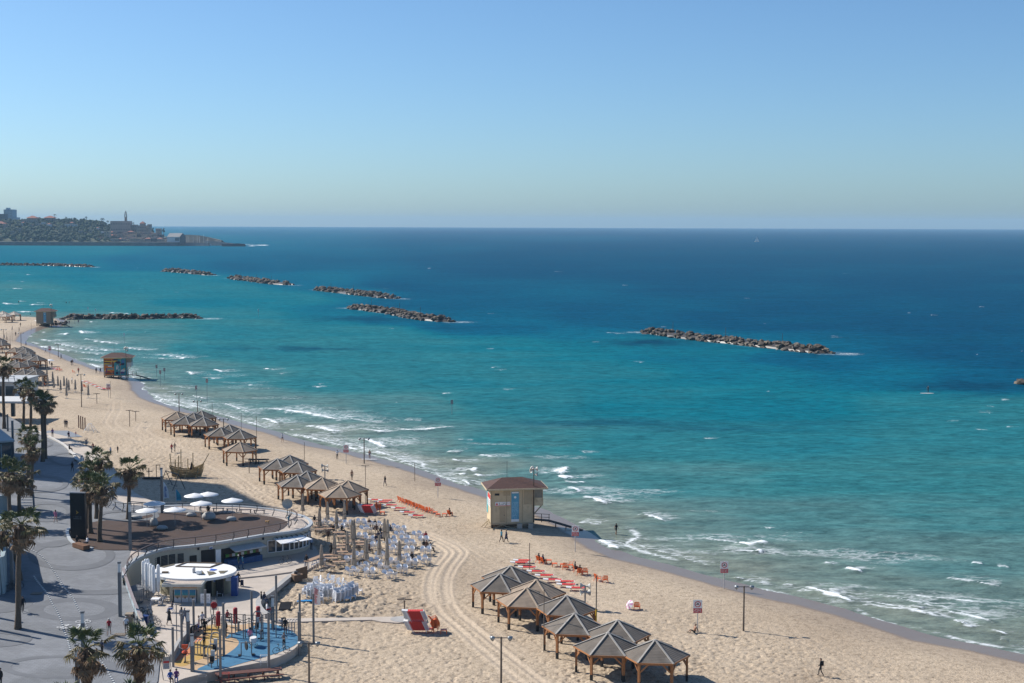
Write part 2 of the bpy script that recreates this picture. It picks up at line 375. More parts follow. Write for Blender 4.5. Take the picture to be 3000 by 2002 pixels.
 solid = n.nodes.new('ShaderNodeMapRange'); solid.interpolation_type = 'SMOOTHSTEP'; L(k, solid.inputs[0]); solid.inputs[1].default_value = .48; solid.inputs[2].default_value = .68
 lk = n.nodes.new('ShaderNodeMapRange'); L(k, lk.inputs[0]); lk.inputs[1].default_value = .12; lk.inputs[2].default_value = .5; lk.inputs[3].default_value = 0; lk.inputs[4].default_value = .8
 ff = math_('MAXIMUM', solid.outputs[0], math_('MULTIPLY', lk.outputs[0], lace), True)
 fd = n.nodes.new('ShaderNodeBsdfDiffuse'); fd.inputs[0].default_value = (.78, .82, .84, 1)
 m2 = n.nodes.new('ShaderNodeMixShader'); L(ff, m2.inputs[0]); L(mx.outputs[0], m2.inputs[1]); L(fd.outputs[0], m2.inputs[2])
 L(m2.outputs[0], out.inputs['Surface'])
 return m
SEA_STOPS = [(0, (.17, .195, .155)), (.12, (.095, .175, .160)), (.3, (.030, .152, .158)), (.5, (.004, .124, .158)), (.72, (.0008, .086, .142)), (1, (.0005, .046, .098))]
TONE_PX = [  # depth colour of the water at photo positions: 0 sandy shallows ... 1 deep blue
 (200,730,.52),(700,730,.72),(1500,700,.95),(2200,700,1),(2900,700,1),(200,770,.60),(60,800,.48),(420,770,.72),(800,770,.85),(1500,770,1),(2200,800,1),(2900,800,1),
 (100,850,.34),(300,840,.50),(420,820,.42),(300,885,.36),(640,850,.44),(900,830,.66),(560,890,.50),(820,875,.46),(1180,840,.92),(1050,855,.70),(1250,890,.9),(1000,920,.62),
 (500,910,.36),(300,935,.26),(420,965,.24),(700,945,.34),(700,925,.44),(950,940,.46),(1150,935,.72),(1100,970,.40),(800,985,.38),(1350,950,.82),(1500,960,.78),(1800,940,.92),(2200,930,.98),(2900,930,1),
 (250,1000,.14),(400,1020,.24),(600,1020,.36),(900,1040,.38),(1200,1010,.42),(1500,1010,.46),(1750,1010,.52),(1700,980,.66),(2000,1040,.60),(2400,1060,.78),(2900,1040,.95),
 (500,1080,.18),(700,1100,.26),(1000,1110,.36),(1400,1100,.42),(1800,1080,.46),(2200,1090,.56),(2600,1110,.66),(2900,1110,.88),
 (600,1160,.12),(900,1200,.14),(1200,1190,.24),(1500,1180,.40),(1900,1180,.48),(2300,1180,.52),(2700,1180,.42),(2950,1195,.38),
 (900,1270,.05),(1200,1290,.10),(1500,1290,.28),(1900,1300,.38),(2300,1290,.42),(2800,1290,.36),
 (1300,1380,.03),(1600,1400,.16),(2000,1400,.26),(2500,1400,.32),(2900,1400,.32),(1700,1520,.07),(2000,1540,.12),(2400,1520,.20),(2800,1500,.26),
 (2100,1660,.05),(2400,1660,.10),(2800,1640,.15),(2600,1780,.06),(2900,1760,.09),(2900,1860,.03)]
REEF_PX = [(1890,1003,150,9,.8),(2000,985,110,8,.5),(1050,935,150,8,.55),(1240,925,90,8,.4),(900,1021,140,6,.6),(2820,1132,190,16,.6),(1750,1240,300,12,.45),(2050,1255,260,8,.35),(2350,1240,150,8,.25),(700,1020,60,6,.3),(2900,1150,120,14,.45)]
# breaking crests: photo polyline, half width (m), strength, trailing foam (m)
CRESTS = [
 ([(747,1197),(830,1205),(930,1219),(1002,1236)],1.1,1,5),([(1040,1258),(1090,1264),(1136,1270)],1,.95,4),([(1162,1257),(1210,1262),(1258,1260),(1350,1251)],.9,.95,3),
 ([(893,1249),(940,1258),(985,1270)],1,.95,4),([(1047,1287),(1090,1298),(1130,1313)],1.1,.95,5),([(766,1226),(790,1234),(817,1245)],.9,.9,3),([(700,1205),(760,1216)],.7,.8,2),
 ([(1000,1222),(1060,1234),(1120,1243)],.6,.7,4),([(1180,1232),(1236,1233)],.6,.8,2),([(640,1180),(690,1195),(740,1214)],.7,.85,3),
 ([(1640,1392),(1652,1377),(1668,1369)],1.5,1,3),([(1637,1395),(1660,1405)],1.4,1,4),([(1650,1412),(1680,1418),(1720,1414)],1.0,.9,5),([(1662,1430),(1700,1442)],1.1,.95,4),([(1704,1455),(1740,1466),(1776,1479)],1.1,.95,5),
 ([(1386,1382),(1392,1374)],1.3,1,3),([(1390,1392),(1410,1398)],1.1,.9,3),([(1345,1395),(1362,1390)],1.0,.9,3),([(1400,1335),(1430,1340),(1462,1345)],.8,.8,4),([(1325,1347),(1345,1356)],.9,.9,3),([(1308,1326),(1350,1328)],.7,.8,3),
 ([(1355,1408),(1375,1423)],1,.9,3),([(1326,1372),(1350,1376)],.7,.8,3),([(1700,1320),(1716,1330)],.5,.7,2),
 ([(1865,1509),(1905,1514),(1948,1528)],.8,.9,2),([(2157,1592),(2200,1598),(2248,1590)],1.0,1,2),([(2215,1615),(2232,1620)],.9,1,2),([(2230,1545),(2260,1550)],.4,.8,1),
 ([(2412,1652),(2440,1658)],.6,.9,2),([(2475,1666),(2500,1673),(2524,1679)],.8,1,2),([(2355,1721),(2400,1738),(2450,1752),(2502,1768)],1.1,1,3),([(2428,1727),(2460,1734)],.6,.9,1),
 ([(2525,1771),(2600,1782),(2690,1793),(2760,1810)],.7,.8,2),([(2668,1775),(2705,1785)],.7,.9,2),([(2790,1818),(2830,1830)],.6,.85,2),([(2810,1828),(2850,1840)],.6,.85,2),([(2760,1790),(2840,1806),(2920,1824)],.7,.75,4),
 ([(2900,1846),(2950,1860)],.5,.85,1),([(2930,1876),(2955,1878)],.4,.8,1),([(2845,1649),(2880,1652)],.5,.9,1),([(2925,1660),(2960,1661)],.5,.9,1),
 ([(1750,1582),(1790,1602),(1818,1613)],1.0,.95,2),([(2150,1694),(2175,1700)],.6,.9,1),([(2175,1702),(2260,1709)],.4,.7,2),([(2290,1712),(2332,1717)],.3,.8,1),
 ([(772,1082),(805,1085)],.9,1,3),([(626,1083),(652,1092)],1,1,3),([(545,1090),(566,1098)],1,1,3),([(915,1132),(935,1135)],.5,.9,2),([(585,1107),(640,1112)],.8,.8,3),([(728,1129),(745,1131)],.5,.8,2),([(500,1130),(560,1140)],.7,.7,3),
 ([(268,1000),(345,1008)],.9,.95,4),([(234,970),(243,978)],1.4,1,4),([(188,982),(200,977)],1.2,.95,3),([(118,996),(150,1002)],1.2,1,5),([(152,1004),(205,1018)],.9,.9,4),([(180,1012),(240,1022),(300,1030)],.8,.8,6),([(215,1031),(300,1040)],.8,.8,5),
 ([(105,1014),(160,1024),(210,1031)],1,1,4),([(250,994),(268,999)],1,.95,3),([(355,1018),(420,1028)],1,.95,4),([(290,1024),(320,1030)],1,.9,4),([(430,1038),(500,1045),(560,1052)],.9,.9,5),([(412,1048),(470,1053),(565,1050)],1,.95,3),([(235,1050),(300,1062)],.8,.8,4),([(255,1066),(300,1080)],1,.9,4),
 ([(398,1130),(422,1145)],.9,.9,3),([(425,1163),(470,1180),(515,1195)],.8,.85,3),([(485,1165),(530,1180),(600,1200)],.7,.75,5),([(490,1146),(520,1150)],.6,.8,3),([(560,1160),(600,1170)],.6,.8,2),
 ([(8,824),(70,826)],1.5,.95,4),([(0,851),(20,852)],2,.9,3),([(38,846),(55,847)],2,.9,3),([(10,889),(25,893)],2,.95,4),([(85,892),(100,895)],2,1,5),([(100,888),(112,889)],1.5,.9,3),([(40,914),(105,915)],1.2,.85,3),([(318,917),(380,920)],1.4,.85,2),
 ([(145,849),(158,850)],1.5,.9,2),([(68,866),(80,867)],1.5,.9,2),([(98,866),(108,867)],1.5,.9,2),([(55,883),(66,885)],1.5,.9,2),([(505,857),(525,857)],1.5,.9,2),([(260,943),(275,945)],1,.8,2),([(30,803),(95,806)],1.5,.8,2),
 ([(560,1190),(640,1212),(720,1236),(800,1262)],.7,.8,4),([(850,1270),(960,1298),(1080,1330)],.7,.85,4),([(1010,1300),(1120,1330),(1240,1372)],.6,.8,3),([(300,1060),(360,1085),(400,1115)],.6,.8,3),([(430,1150),(500,1180),(580,1205)],.7,.85,4),([(1420,1425),(1460,1444),(1500,1464)],.6,.8,3),([(1150,1345),(1260,1385),(1380,1430)],.5,.75,3),([(1840,1590),(1950,1622),(2080,1658)],.4,.66,2),([(2560,1742),(2680,1766),(2800,1790)],.5,.7,3),
 ([(66,984),(75,968),(92,961),(115,957)],1.0,.9,2),([(85,988),(95,985)],1,.9,2),([(1760,974),(1830,980)],1,.55,3),([(2105,990),(2130,993)],1,.5,2)]
def dist_poly(xs, ys, A):
 best = np.full(xs.size, 1e9); par = np.zeros(xs.size); sgn = np.ones(xs.size); tot = 0; Ls = np.hypot(*np.diff(A, axis=0).T); T = Ls.sum()
 for i in range(len(A) - 1):
  d = A[i + 1] - A[i]; L = d @ d + 1e-9; q = ((xs - A[i, 0]) * d[0] + (ys - A[i, 1]) * d[1]) / L; qc = np.clip(q, 0, 1)
  ex = xs - A[i, 0] - qc * d[0]; ey = ys - A[i, 1] - qc * d[1]; dd = np.hypot(ex, ey); m = dd < best
  best[m] = dd[m]; par[m] = (tot + qc[m] * Ls[i]) / T; sgn[m] = np.sign(d[0] * ey[m] - d[1] * ex[m]); tot += Ls[i]
 return best, par, sgn
def make_sea():
 RS = 15000.0
 u = np.concatenate([np.linspace(-4.0, -.50, 50), np.linspace(-.49, .44, 1010), np.linspace(.45, 4.0, 60)])
 t0 = (H - WATER_Z); t = np.concatenate([np.linspace(.60, .345, 20), np.linspace(.344, t0 / RS, 690)])
 U, T = np.meshgrid(u, t); Y = t0 / T; X = U * Y; Z = np.full_like(X, WATER_Z)
 s = SGN * shore_dist(X, Y); off = -s
 px, py = project(X, Y, Z)
 num = np.zeros_like(X); den = np.zeros_like(X)
 for (cx, cy, v) in TONE_PX:
  w = 1.0 / (((px - cx) / 260) ** 2 + ((py - cy) / 36) ** 2 + .012) ** 2.6; num += w * v; den += w
 tone = num / den
 tone = tone * (.35 + .65 * sm(off, 0, 30)) - .10 * (1 - sm(off, 0, 14))
 band = fbm(px * .003, py * .05, 61, 3) - .45
 tone = np.clip(tone + band * .24 * sm(py, 1350, 900), 0, 1)
 reef = np.zeros_like(X)
 for cx, cy, rx, ry, k in REEF_PX:
  wx = px + (fbm(px * .02, py * .08, 11, 3) - .5) * 120; wy = py + (fbm(px * .02, py * .1, 12, 3) - .5) * 14
  reef = np.maximum(reef, min(1, k * 1.35) * np.exp(-(((wx - cx) / rx) ** 2 + ((wy - cy) / ry) ** 2)))
 foam = np.zeros_like(X); crest = np.zeros_like(X)
 near = sm(off, 1, 22) * sm(-Y, -900, -300)
 th = .62
 sw = np.sin((X * .45 + Y * .89) * .55 + fbm(X * .03, Y * .03, 2, 3) * 7)
 Z += near * sw * .10 * sm(-off, -140, -10) + (fbm(X * .22, Y * .5, 8, 3) - .45) * .22 * sm(off, 2, 14) * sm(-Y, -1200, -300)
 rnd = random.Random(5); cs = []
 for pts, w, k, trl in CRESTS: q = 1.3 if 700 < pts[0][0] < 1400 and 1180 < pts[0][1] < 1330 else 1; cs.append(([P(a, b, WATER_Z) for a, b in spline(pts, 5)], w * q, k, trl * q))
 # scattered whitecaps; more near the shore
 for i in range(150):
  if i < 80: a = rnd.uniform(0, 3000); b = 690 + rnd.random() ** 1.6 * 600; w = .35; k = .62; L = rnd.uniform(.6, 2.2)
  else: a = rnd.uniform(0, 2900); b = rnd.uniform(960, 1850); w = rnd.uniform(.25, .6); k = rnd.uniform(.45, .9); L = rnd.uniform(1.5, 6)
  c = P(a, b, WATER_Z); o_ = -SGN * shore_dist(np.array([c.x]), np.array([c.y]))[0]
  if o_ < 3 or (i >= 80 and o_ > 26): continue
  if b < 1000: L *= c.y / 420; w *= c.y / 420
  an = -.45 + rnd.uniform(-.25, .25); e = Vector((math.cos(an), math.sin(an), 0)) * L
  cs.append(([c - e, c + Vector((0, rnd.uniform(-.3, .3), 0)), c + e], w, k, rnd.uniform(1, 3)))
 for A, w, k, trl in cs:
  A = np.array([[p.x, p.y] for p in A]); mgn = 4 * w + trl * 2 + 2
  rows = np.where((t0 / t > A[:, 1].min() - mgn) & (t0 / t < A[:, 1].max() + mgn))[0]
  if not len(rows): continue
  r0, r1 = rows[0], rows[-1] + 1; uu = A[:, 0] / A[:, 1]; du = mgn / A[:, 1].min()
  c_ = np.where((u > uu.min() - du) & (u < uu.max() + du))[0]
  if not len(c_): continue
  c0, c1 = c_[0], c_[-1] + 1; x = X[r0:r1, c0:c1].ravel(); y = Y[r0:r1, c0:c1].ravel()
  d, par, sg = dist_poly(x, y, A); tap = np.clip(np.minimum(par, 1 - par) * 6, 0, 1) ** .6
  tap = np.where(d > w * 3, tap, tap); wv = w * .8 * (.25 + 1.3 * fbm(x * .8, y * .8, 71, 2)) * (.3 + .7 * tap)
  f = k * np.exp(-(d / wv) ** 2) * (.25 + .75 * tap) * (.55 + .6 * vn(x * .9, y * 1.4, 72))
  beh = np.where(sg > 0, 1, 0.0); lc = k * .62 * np.exp(-(d / (trl * 1.6)) ** 1.5) * beh * tap * (.35 + 1.1 * fbm(x * .3, y * .5, 90, 3))
  ff = np.maximum(f, lc).reshape(r1 - r0, c1 - c0)
  foam[r0:r1, c0:c1] = np.maximum(foam[r0:r1, c0:c1], ff)
  Z[r0:r1, c0:c1] += (k * .35 * np.exp(-(d / (w * 1.3)) ** 2) * tap * min(1, w)).reshape(ff.shape) * sm(off[r0:r1, c0:c1], 0, 6)
 # streaky spent foam between the crests and the swash edge
 zone = sm(off, 1, 6) * (1 - sm(off, 30, 52)) * sm(-Y, -700, -260)
 st = fbm(X * .05 + Y * .1, X * -.02 + Y * .14, 51, 4)
 foam = np.maximum(foam, zone * sm(st, .48, .68) * .26)
 edge = np.exp(-((off - 3.2 - (fbm(X * .08, Y * .08, 15, 3) - .5) * 9) / .5) ** 2) * (.25 + .75 * sm(fbm(X * .11, Y * .11, 16, 2), .3, .5)); foam = np.maximum(foam, edge * .62)
 edge2 = np.exp(-((off - 9 - (fbm(X * .06, Y * .06, 19, 3) - .5) * 12) / .7) ** 2) * sm(fbm(X * .07, Y * .07, 18, 2), .40, .55); foam = np.maximum(foam, edge2 * .6)
 # white water round the breakwaters
 for (pts, w, h, _) in BREAKWATERS:
  A = np.array([[*P(a, b, WATER_Z)[:2]] for a, b in pts]); m = (np.abs(Y - A[:, 1].mean()) < 160) & (off > 0); x = X[m]; y = Y[m]
  d, par, sg = dist_poly(x, y, A); g = np.exp(-(np.maximum(d - w, 0) / 1.0) ** 2) * .24 * sm(vn(x * .12, y * .12, 44), .25, .7)
  e = A[-1]; dd = np.hypot((x - e[0] - 3) / 7, (y - e[1]) / 6); g = np.maximum(g, .7 * np.exp(-dd ** 2) * (.2 + .9 * fbm(x * .2, y * .3, 45, 3)))
  e = A[0]; dd = np.hypot((x - e[0] + 3) / 6, (y - e[1]) / 4); g = np.maximum(g, .45 * np.exp(-dd ** 2) * (.35 + .9 * fbm(x * .2, y * .3, 46, 3)))
  foam[m] = np.maximum(foam[m], g)
 for a, b, rx in ((722,717,26),(762,719,14),(700,715,12),(684,721,16),(735,721,10),(772,719,12)):   # surf on the far reef
  c = P(a, b, WATER_Z); dd = ((X - c.x) / (rx * .75)) ** 2 + ((Y - c.y) / 22) ** 2; foam = np.maximum(foam, .9 * np.exp(-dd))
 keep = s < 22
 return grid_obj('sea', X, Y, Z, keep, sea_material(), {'tone': tone, 'reef': reef, 'foam': foam})
# (centre line at the water, half width, height, individual rocks?)
BREAKWATERS = [
 ([(1888,974),(1960,984),(2060,997),(2150,1006),(2260,1018),(2350,1029),(2442,1037)], 4.6, 2.3, 300),
 ([(1024,903),(1080,909),(1160,920),(1240,936),(1328,944)], 5.0, 2.5, 280),
 ([(928,850),(990,857),(1060,865),(1160,876)], 5.0, 2.6, 220),
 ([(676,816),(740,824),(800,832),(852,836)], 5.2, 2.6, 150),
 ([(480,795),(530,799),(580,803),(612,807)], 5.4, 2.7, 100),
 ([(-60,777),(60,778),(160,779),(272,783)], 6.0, 2.2, 0),
 ([(175,937),(260,935),(360,935),(450,934),(520,932),(592,934)], 3.2, 2.1, 260)]
make_sand(); make_sea()
# ================================================================== PROMENADE, PLAZA, BEACH CAFE
def prom_z(x, y):
 if y < 188: t = min(1, max(0, (y - 141) / 30)); return .95 + 2.25 * t
 t = min(1, max(0, (y - 215) / 50)); return 3.2 - 1.7 * t
def plaza_z(x, y): t = min(1, max(0, (y - 146) / 22)); return .85 - .65 * t
def PP(px, py, dz=0.0): p = P(px, py, prom_z); p.z += dz; return p
def PZ(px, py): return P(px, py, plaza_z)
PAVE = mat('grey_pavers', (.187, .196, .209), .85, .17, .35, .25, 9, spots=((.150, .158, .168), .12, .54)); PAVE_D = mat('dark_pavers', (.132, .139, .15), .85, .14, .5, .25, 9); CONC = mat('pale_concrete', (.46, .40, .34), .85, .14, .5, .2, 8, spots=((.38, .335, .285), .25, .6))
CONC_G = mat('grey_concrete', (.36, .35, .335), .85, .15, .8, .2, 8); WHITE = mat('white_paint', (.80, .80, .79), .55, .05, 2); STEEL = mat('galvanised_steel', (.30, .31, .33), .45, .12, 5, metal=.5); DSTEEL = mat('dark_steel', (.05, .05, .055), .5); GSTEEL = mat('grey_painted_steel', (.19, .185, .18), .5, .1, 4)
def make_ground():
 rim = [(-500,2500),(440,2120),(455,2010),(462,1995),(468,1940),(480,1900),(455,1878),(428,1862),(412,1838),(395,1795),(378,1745),(362,1700),(360,1686),(368,1668),(385,1650),(410,1632),(445,1618),(488,1605),(560,1597),(600,1540),(590,1500),(530,1487),(440,1485),(382,1480),(348,1468),(318,1452),(300,1425),(270,1395),(235,1358),(215,1335),(195,1312),(170,1296),(140,1283),(115,1272),(95,1262),(60,1240),(30,1222),(0,1208),(-200,1160),(-900,1150)]
 pts = [P(a, b, prom_z) for a, b in rim]; pts.append(Vector((-420, 120, 0))); pts.append(Vector((-200, 60, 0)))
 solid_sheet('promenade', pts, prom_z, PAVE, .0, 6); 
 # retaining skirt of the promenade
 mb = MB()
 for a, b in zip(pts, pts[1:-2]): mb.quad((a.x, a.y, -1), (b.x, b.y, -1), (b.x, b.y, prom_z(b.x, b.y) - .004), (a.x, a.y, prom_z(a.x, a.y) - .004))
 mb.obj('promenade_edge', CONC_G)['kind'] = 'structure'
 # white edge line and bench step along the upper promenade
 def strip(name, line, w, h, m, z0=None):
  A = [P(a, b, prom_z) for a, b in spline(line, 5)]; mb = MB()
  for a, b in zip(A, A[1:]):
   d = (b - a); d.z = 0; d.normalize(); s = Vector((-d.y, d.x, 0)) * w / 2; za = prom_z(a.x, a.y); zb = prom_z(b.x, b.y); U = lambda p, z: Vector((p.x, p.y, z))
   mb.quad(U(a - s, za + h), U(b - s, zb + h), U(b + s, zb + h), U(a + s, za + h)); mb.quad(U(a + s, za + h), U(b + s, zb + h), U(b + s, zb - .6), U(a + s, za - .6)); mb.quad(U(a - s, za - .6), U(b - s, zb - .6), U(b - s, zb + h), U(a - s, za + h))
  return mb.obj(name, m)
 strip('promenade_kerb', [(95,1258),(140,1280),(172,1296),(197,1313),(217,1337),(237,1360),(272,1397),(302,1427),(320,1453)], .35, .25, mat('pale_kerb', (.55, .53, .50), .8, .1))['kind'] = 'structure'
 # light lower walkway beside the sand
 wz = lambda x, y: max(.12, prom_z(x, y) - 1.15)
 wk = [(118,1272),(150,1268),(200,1280),(250,1305),(285,1325),(315,1350),(335,1372),(345,1395),(362,1415),(395,1443),(430,1462),(470,1475),(455,1500),(400,1490),(345,1470),(318,1452),(300,1425),(270,1395),(235,1358),(200,1322),(150,1290)]
 solid_sheet('beach_walkway', [P(a, b, wz) for a, b in wk], wz, CONC, .9, 4)
 # dark paving bands (arcs of big ellipses laid in darker stone)
 def ring(px, py, rx, ry, ix, iy, dx=0, dy=0, a0=0, a1=360, name='paving_band'):
  mb = MB(); N = 64; V = []; ring.n = getattr(ring, 'n', 0) + 1; zo = .008 + .004 * ring.n
  for i in range(N + 1):
   a = math.radians(a0 + (a1 - a0) * i / N)
   for q in ((rx, ry, 0, 0), (ix, iy, dx, dy)):
    p = P(px + q[2] + q[0] * math.cos(a), py + q[3] + q[1] * math.sin(a), prom_z); V.append((p.x, p.y, prom_z(p.x, p.y) + zo))
  mb.v = V
  for i in range(N): mb.f.append((2*i, 2*i+2, 2*i+3, 2*i+1)); mb.m.append(0)
  mb.obj(name, PAVE_D)['kind'] = 'structure'
 ring(217,1786,136,34,90,22); ring(174,1955,173,34,141,27); ring(-60,1767,156,32,105,22); ring(-40,1871,134,27,103,15, a0=-90, a1=90)
 ring(209,1627,128,45,102,32); ring(275,1708,165,36,132,26,0,-4,a0=20,a1=175); ring(136,1500,74,30,58,22); ring(148,1580,64,24,46,16,a0=-60,a1=250); ring(375,1512,92,17,74,11); ring(120,1418,80,26,64,19); ring(195,1345,52,20,40,15); ring(110,1300,46,14,36,10)
 # dotted bike lane of small white studs, two arrows and bike signs
 mb = MB()
 for line in ([(92,1612),(118,1628),(140,1651),(158,1675),(172,1697),(187,1720),(205,1742),(217,1760),(226,1779),(240,1805),(252,1832),(262,1856),(270,1880),(276,1896)], [(100,1690),(115,1712),(135,1736),(150,1765),(165,1790),(178,1818),(186,1844),(196,1870),(202,1893),(210,1920)], [(285,1915),(300,1942),(318,1973),(335,2003)]):
  A = spline(line, 40); last = None
  for a, b in A:
   p = P(a, b, prom_z)
   if last is None or (p - last).length > .62:
    last = p; q = .085; z = prom_z(p.x, p.y) + .075; mb.prism([(p.x - q, p.y - q * 1.2), (p.x + q, p.y - q * 1.2), (p.x + q, p.y + q * 1.2), (p.x - q, p.y + q * 1.2)], z - .07, z)
 o = mb.obj('lane_studs', mat('stud_pale', (.60, .60, .58), .6)); o['kind'] = 'stuff'; o['label'] = 'dotted white studs along the bike lane'
 line = [(84,1492),(92,1500),(108,1480),(128,1450)]
 for i, (px, py, sgn) in enumerate(((197,1834,-1),(236,1832,1))):
  c = P(px, py, prom_z); mb = MB(); zz = c.z + .016; t = lambda x, y: (c.x + x, c.y + y * sgn, prom_z(c.x, c.y + y) + .07)
  for cx in (-.45, .45):
   for k in range(12):
    a0, a1 = k * math.pi / 6, (k + 1) * math.pi / 6; mb.add([t(cx + .36 * math.cos(a0), .9 + .36 * math.sin(a0)), t(cx + .36 * math.cos(a1), .9 + .36 * math.sin(a1)), t(cx + .27 * math.cos(a1), .9 + .27 * math.sin(a1)), t(cx + .27 * math.cos(a0), .9 + .27 * math.sin(a0))], [(0, 1, 2, 3)])
  def seg(x0, y0, x1, y1, w=.07):
   d = Vector((x1 - x0, y1 - y0)); d.normalize(); s = (-d.y * w / 2, d.x * w / 2); mb.add([t(x0 - s[0], y0 - s[1]), t(x1 - s[0], y1 - s[1]), t(x1 + s[0], y1 + s[1]), t(x0 + s[0], y0 + s[1])], [(0, 1, 2, 3)])
  seg(-.45, .9, -.15, 1.45); seg(-.15, 1.45, .3, 1.45); seg(.3, 1.45, .45, .9); seg(-.15, 1.45, .05, .9); seg(.05, .9, .3, 1.45); seg(-.25, 1.55, -.05, 1.55); seg(.2, 1.6, .45, 1.6); seg(0, -1.1, 0, -.2, .12)
  mb.add([t(-.4, -.2), t(.4, -.2), t(0, .4)], [(0, 1, 2)])
  tag(mb.obj('bike_lane_mark', mat('worn_paint', (.52, .53, .53), .8, .2, 4)), ('left painted bicycle and arrow on the promenade lane', 'right painted bicycle and arrow on the promenade lane')[i], 'road marking')
 n = PAVE.node_tree; b = n.nodes['Principled BSDF']; last = b.inputs['Base Color'].links[0].from_socket; tc = n.nodes.new('ShaderNodeTexCoord'); br = n.nodes.new('ShaderNodeTexBrick'); br.inputs['Scale'].default_value = 1.0; br.inputs['Brick Width'].default_value = .6; br.inputs['Row Height'].default_value = .3; br.inputs['Mortar Size'].default_value = .016; br.inputs[1].default_value = (1.06, 1.06, 1.06, 1); br.inputs[2].default_value = (.90, .90, .90, 1); br.inputs[3].default_value = (.62, .62, .62, 1)
 mx = n.nodes.new('ShaderNodeMix'); mx.data_type = 'RGBA'; mx.blend_type = 'MULTIPLY'; mx.inputs[0].default_value = 1; n.links.new(tc.outputs['Object'], br.inputs[0]); n.links.new(last, mx.inputs[6]); n.links.new(br.outputs[0], mx.inputs[7]); n.links.new(mx.outputs[2], b.inputs['Base Color'])
 for px, py, lab in ((108,1739,'brown drain cover near the tall left palm'),(351,1860,'pale drain cover beside the person in white')):
  p = P(px, py, prom_z); M = Matrix.Translation((p.x, p.y, prom_z(p.x, p.y) + .03)); dr = MB().box(-.6, .6, -.45, .45, -.02, .01, M)
  for k in range(5): dr.box(-.55 + k * .22, -.40 + k * .22, -.4, .4, .011, .03, M)
  tag(dr.obj('drain_cover', mat('drain_rust', (.20, .165, .13), .8)), lab, 'drain')
 # lower plaza with its kerb against the sand
 pz = [(462,1998),(470,1945),(484,1902),(470,1880),(436,1866),(420,1842),(402,1795),(384,1745),(374,1722),(420,1690),(480,1650),(560,1625),(660,1610),(760,1605),(880,1590),(920,1600),(935,1625),(938,1640),(925,1655),(880,1682),(866,1690),(815,1722),(779,1752),(756,1780),(770,1800),(800,1822),(838,1834),(862,1850),(876,1872),(872,1892),(834,1918),(765,1940),(672,1958),(578,1978),(528,1992),(500,2012),(470,2040)]
 pts = [P(a, b, plaza_z) for a, b in spline(pz, 3, True)]; solid_sheet('lower_plaza', pts, plaza_z, CONC, 1.2, 3)
 # shaded step line across the plaza
 mb = MB(); A = [P(a, b, plaza_z) for a, b in ((700,1696),(790,1687),(884,1674))]
 for a, b in zip(A, A[1:]): mb.bar(a + Vector((0, 0, .08)), b + Vector((0, 0, .08)), .35, .16)
 mb.obj('plaza_step', CONC)['kind'] = 'structure'
 # concrete path over the sand to the shower pad
 z = lambda x, y: .13
 solid_sheet('concrete_path', [P(a, b, .13) for a, b in ((790,1812),(900,1811),(1010,1810),(1090,1808),(1145,1807),(1180,1808),(1200,1815),(1198,1822),(1165,1825),(1120,1822),(1090,1816),(1010,1818),(900,1821),(790,1824))], z, CONC, .3, 0)
 solid_sheet('shower_pad', [P(1183 + 40 * math.cos(a), 1814 + 9 * math.sin(a), .15) for a in [i * math.pi / 12 for i in range(24)]], lambda x, y: .15, CONC_G, .3, 0)
 solid_sheet('ball_court', [P(a, b, .05) for a, b in ((118,1270),(140,1262),(200,1262),(243,1280),(205,1281),(160,1279))], lambda x, y: .06, mat('court_grey', (.20, .22, .25), .8), .2, 0)
make_ground()
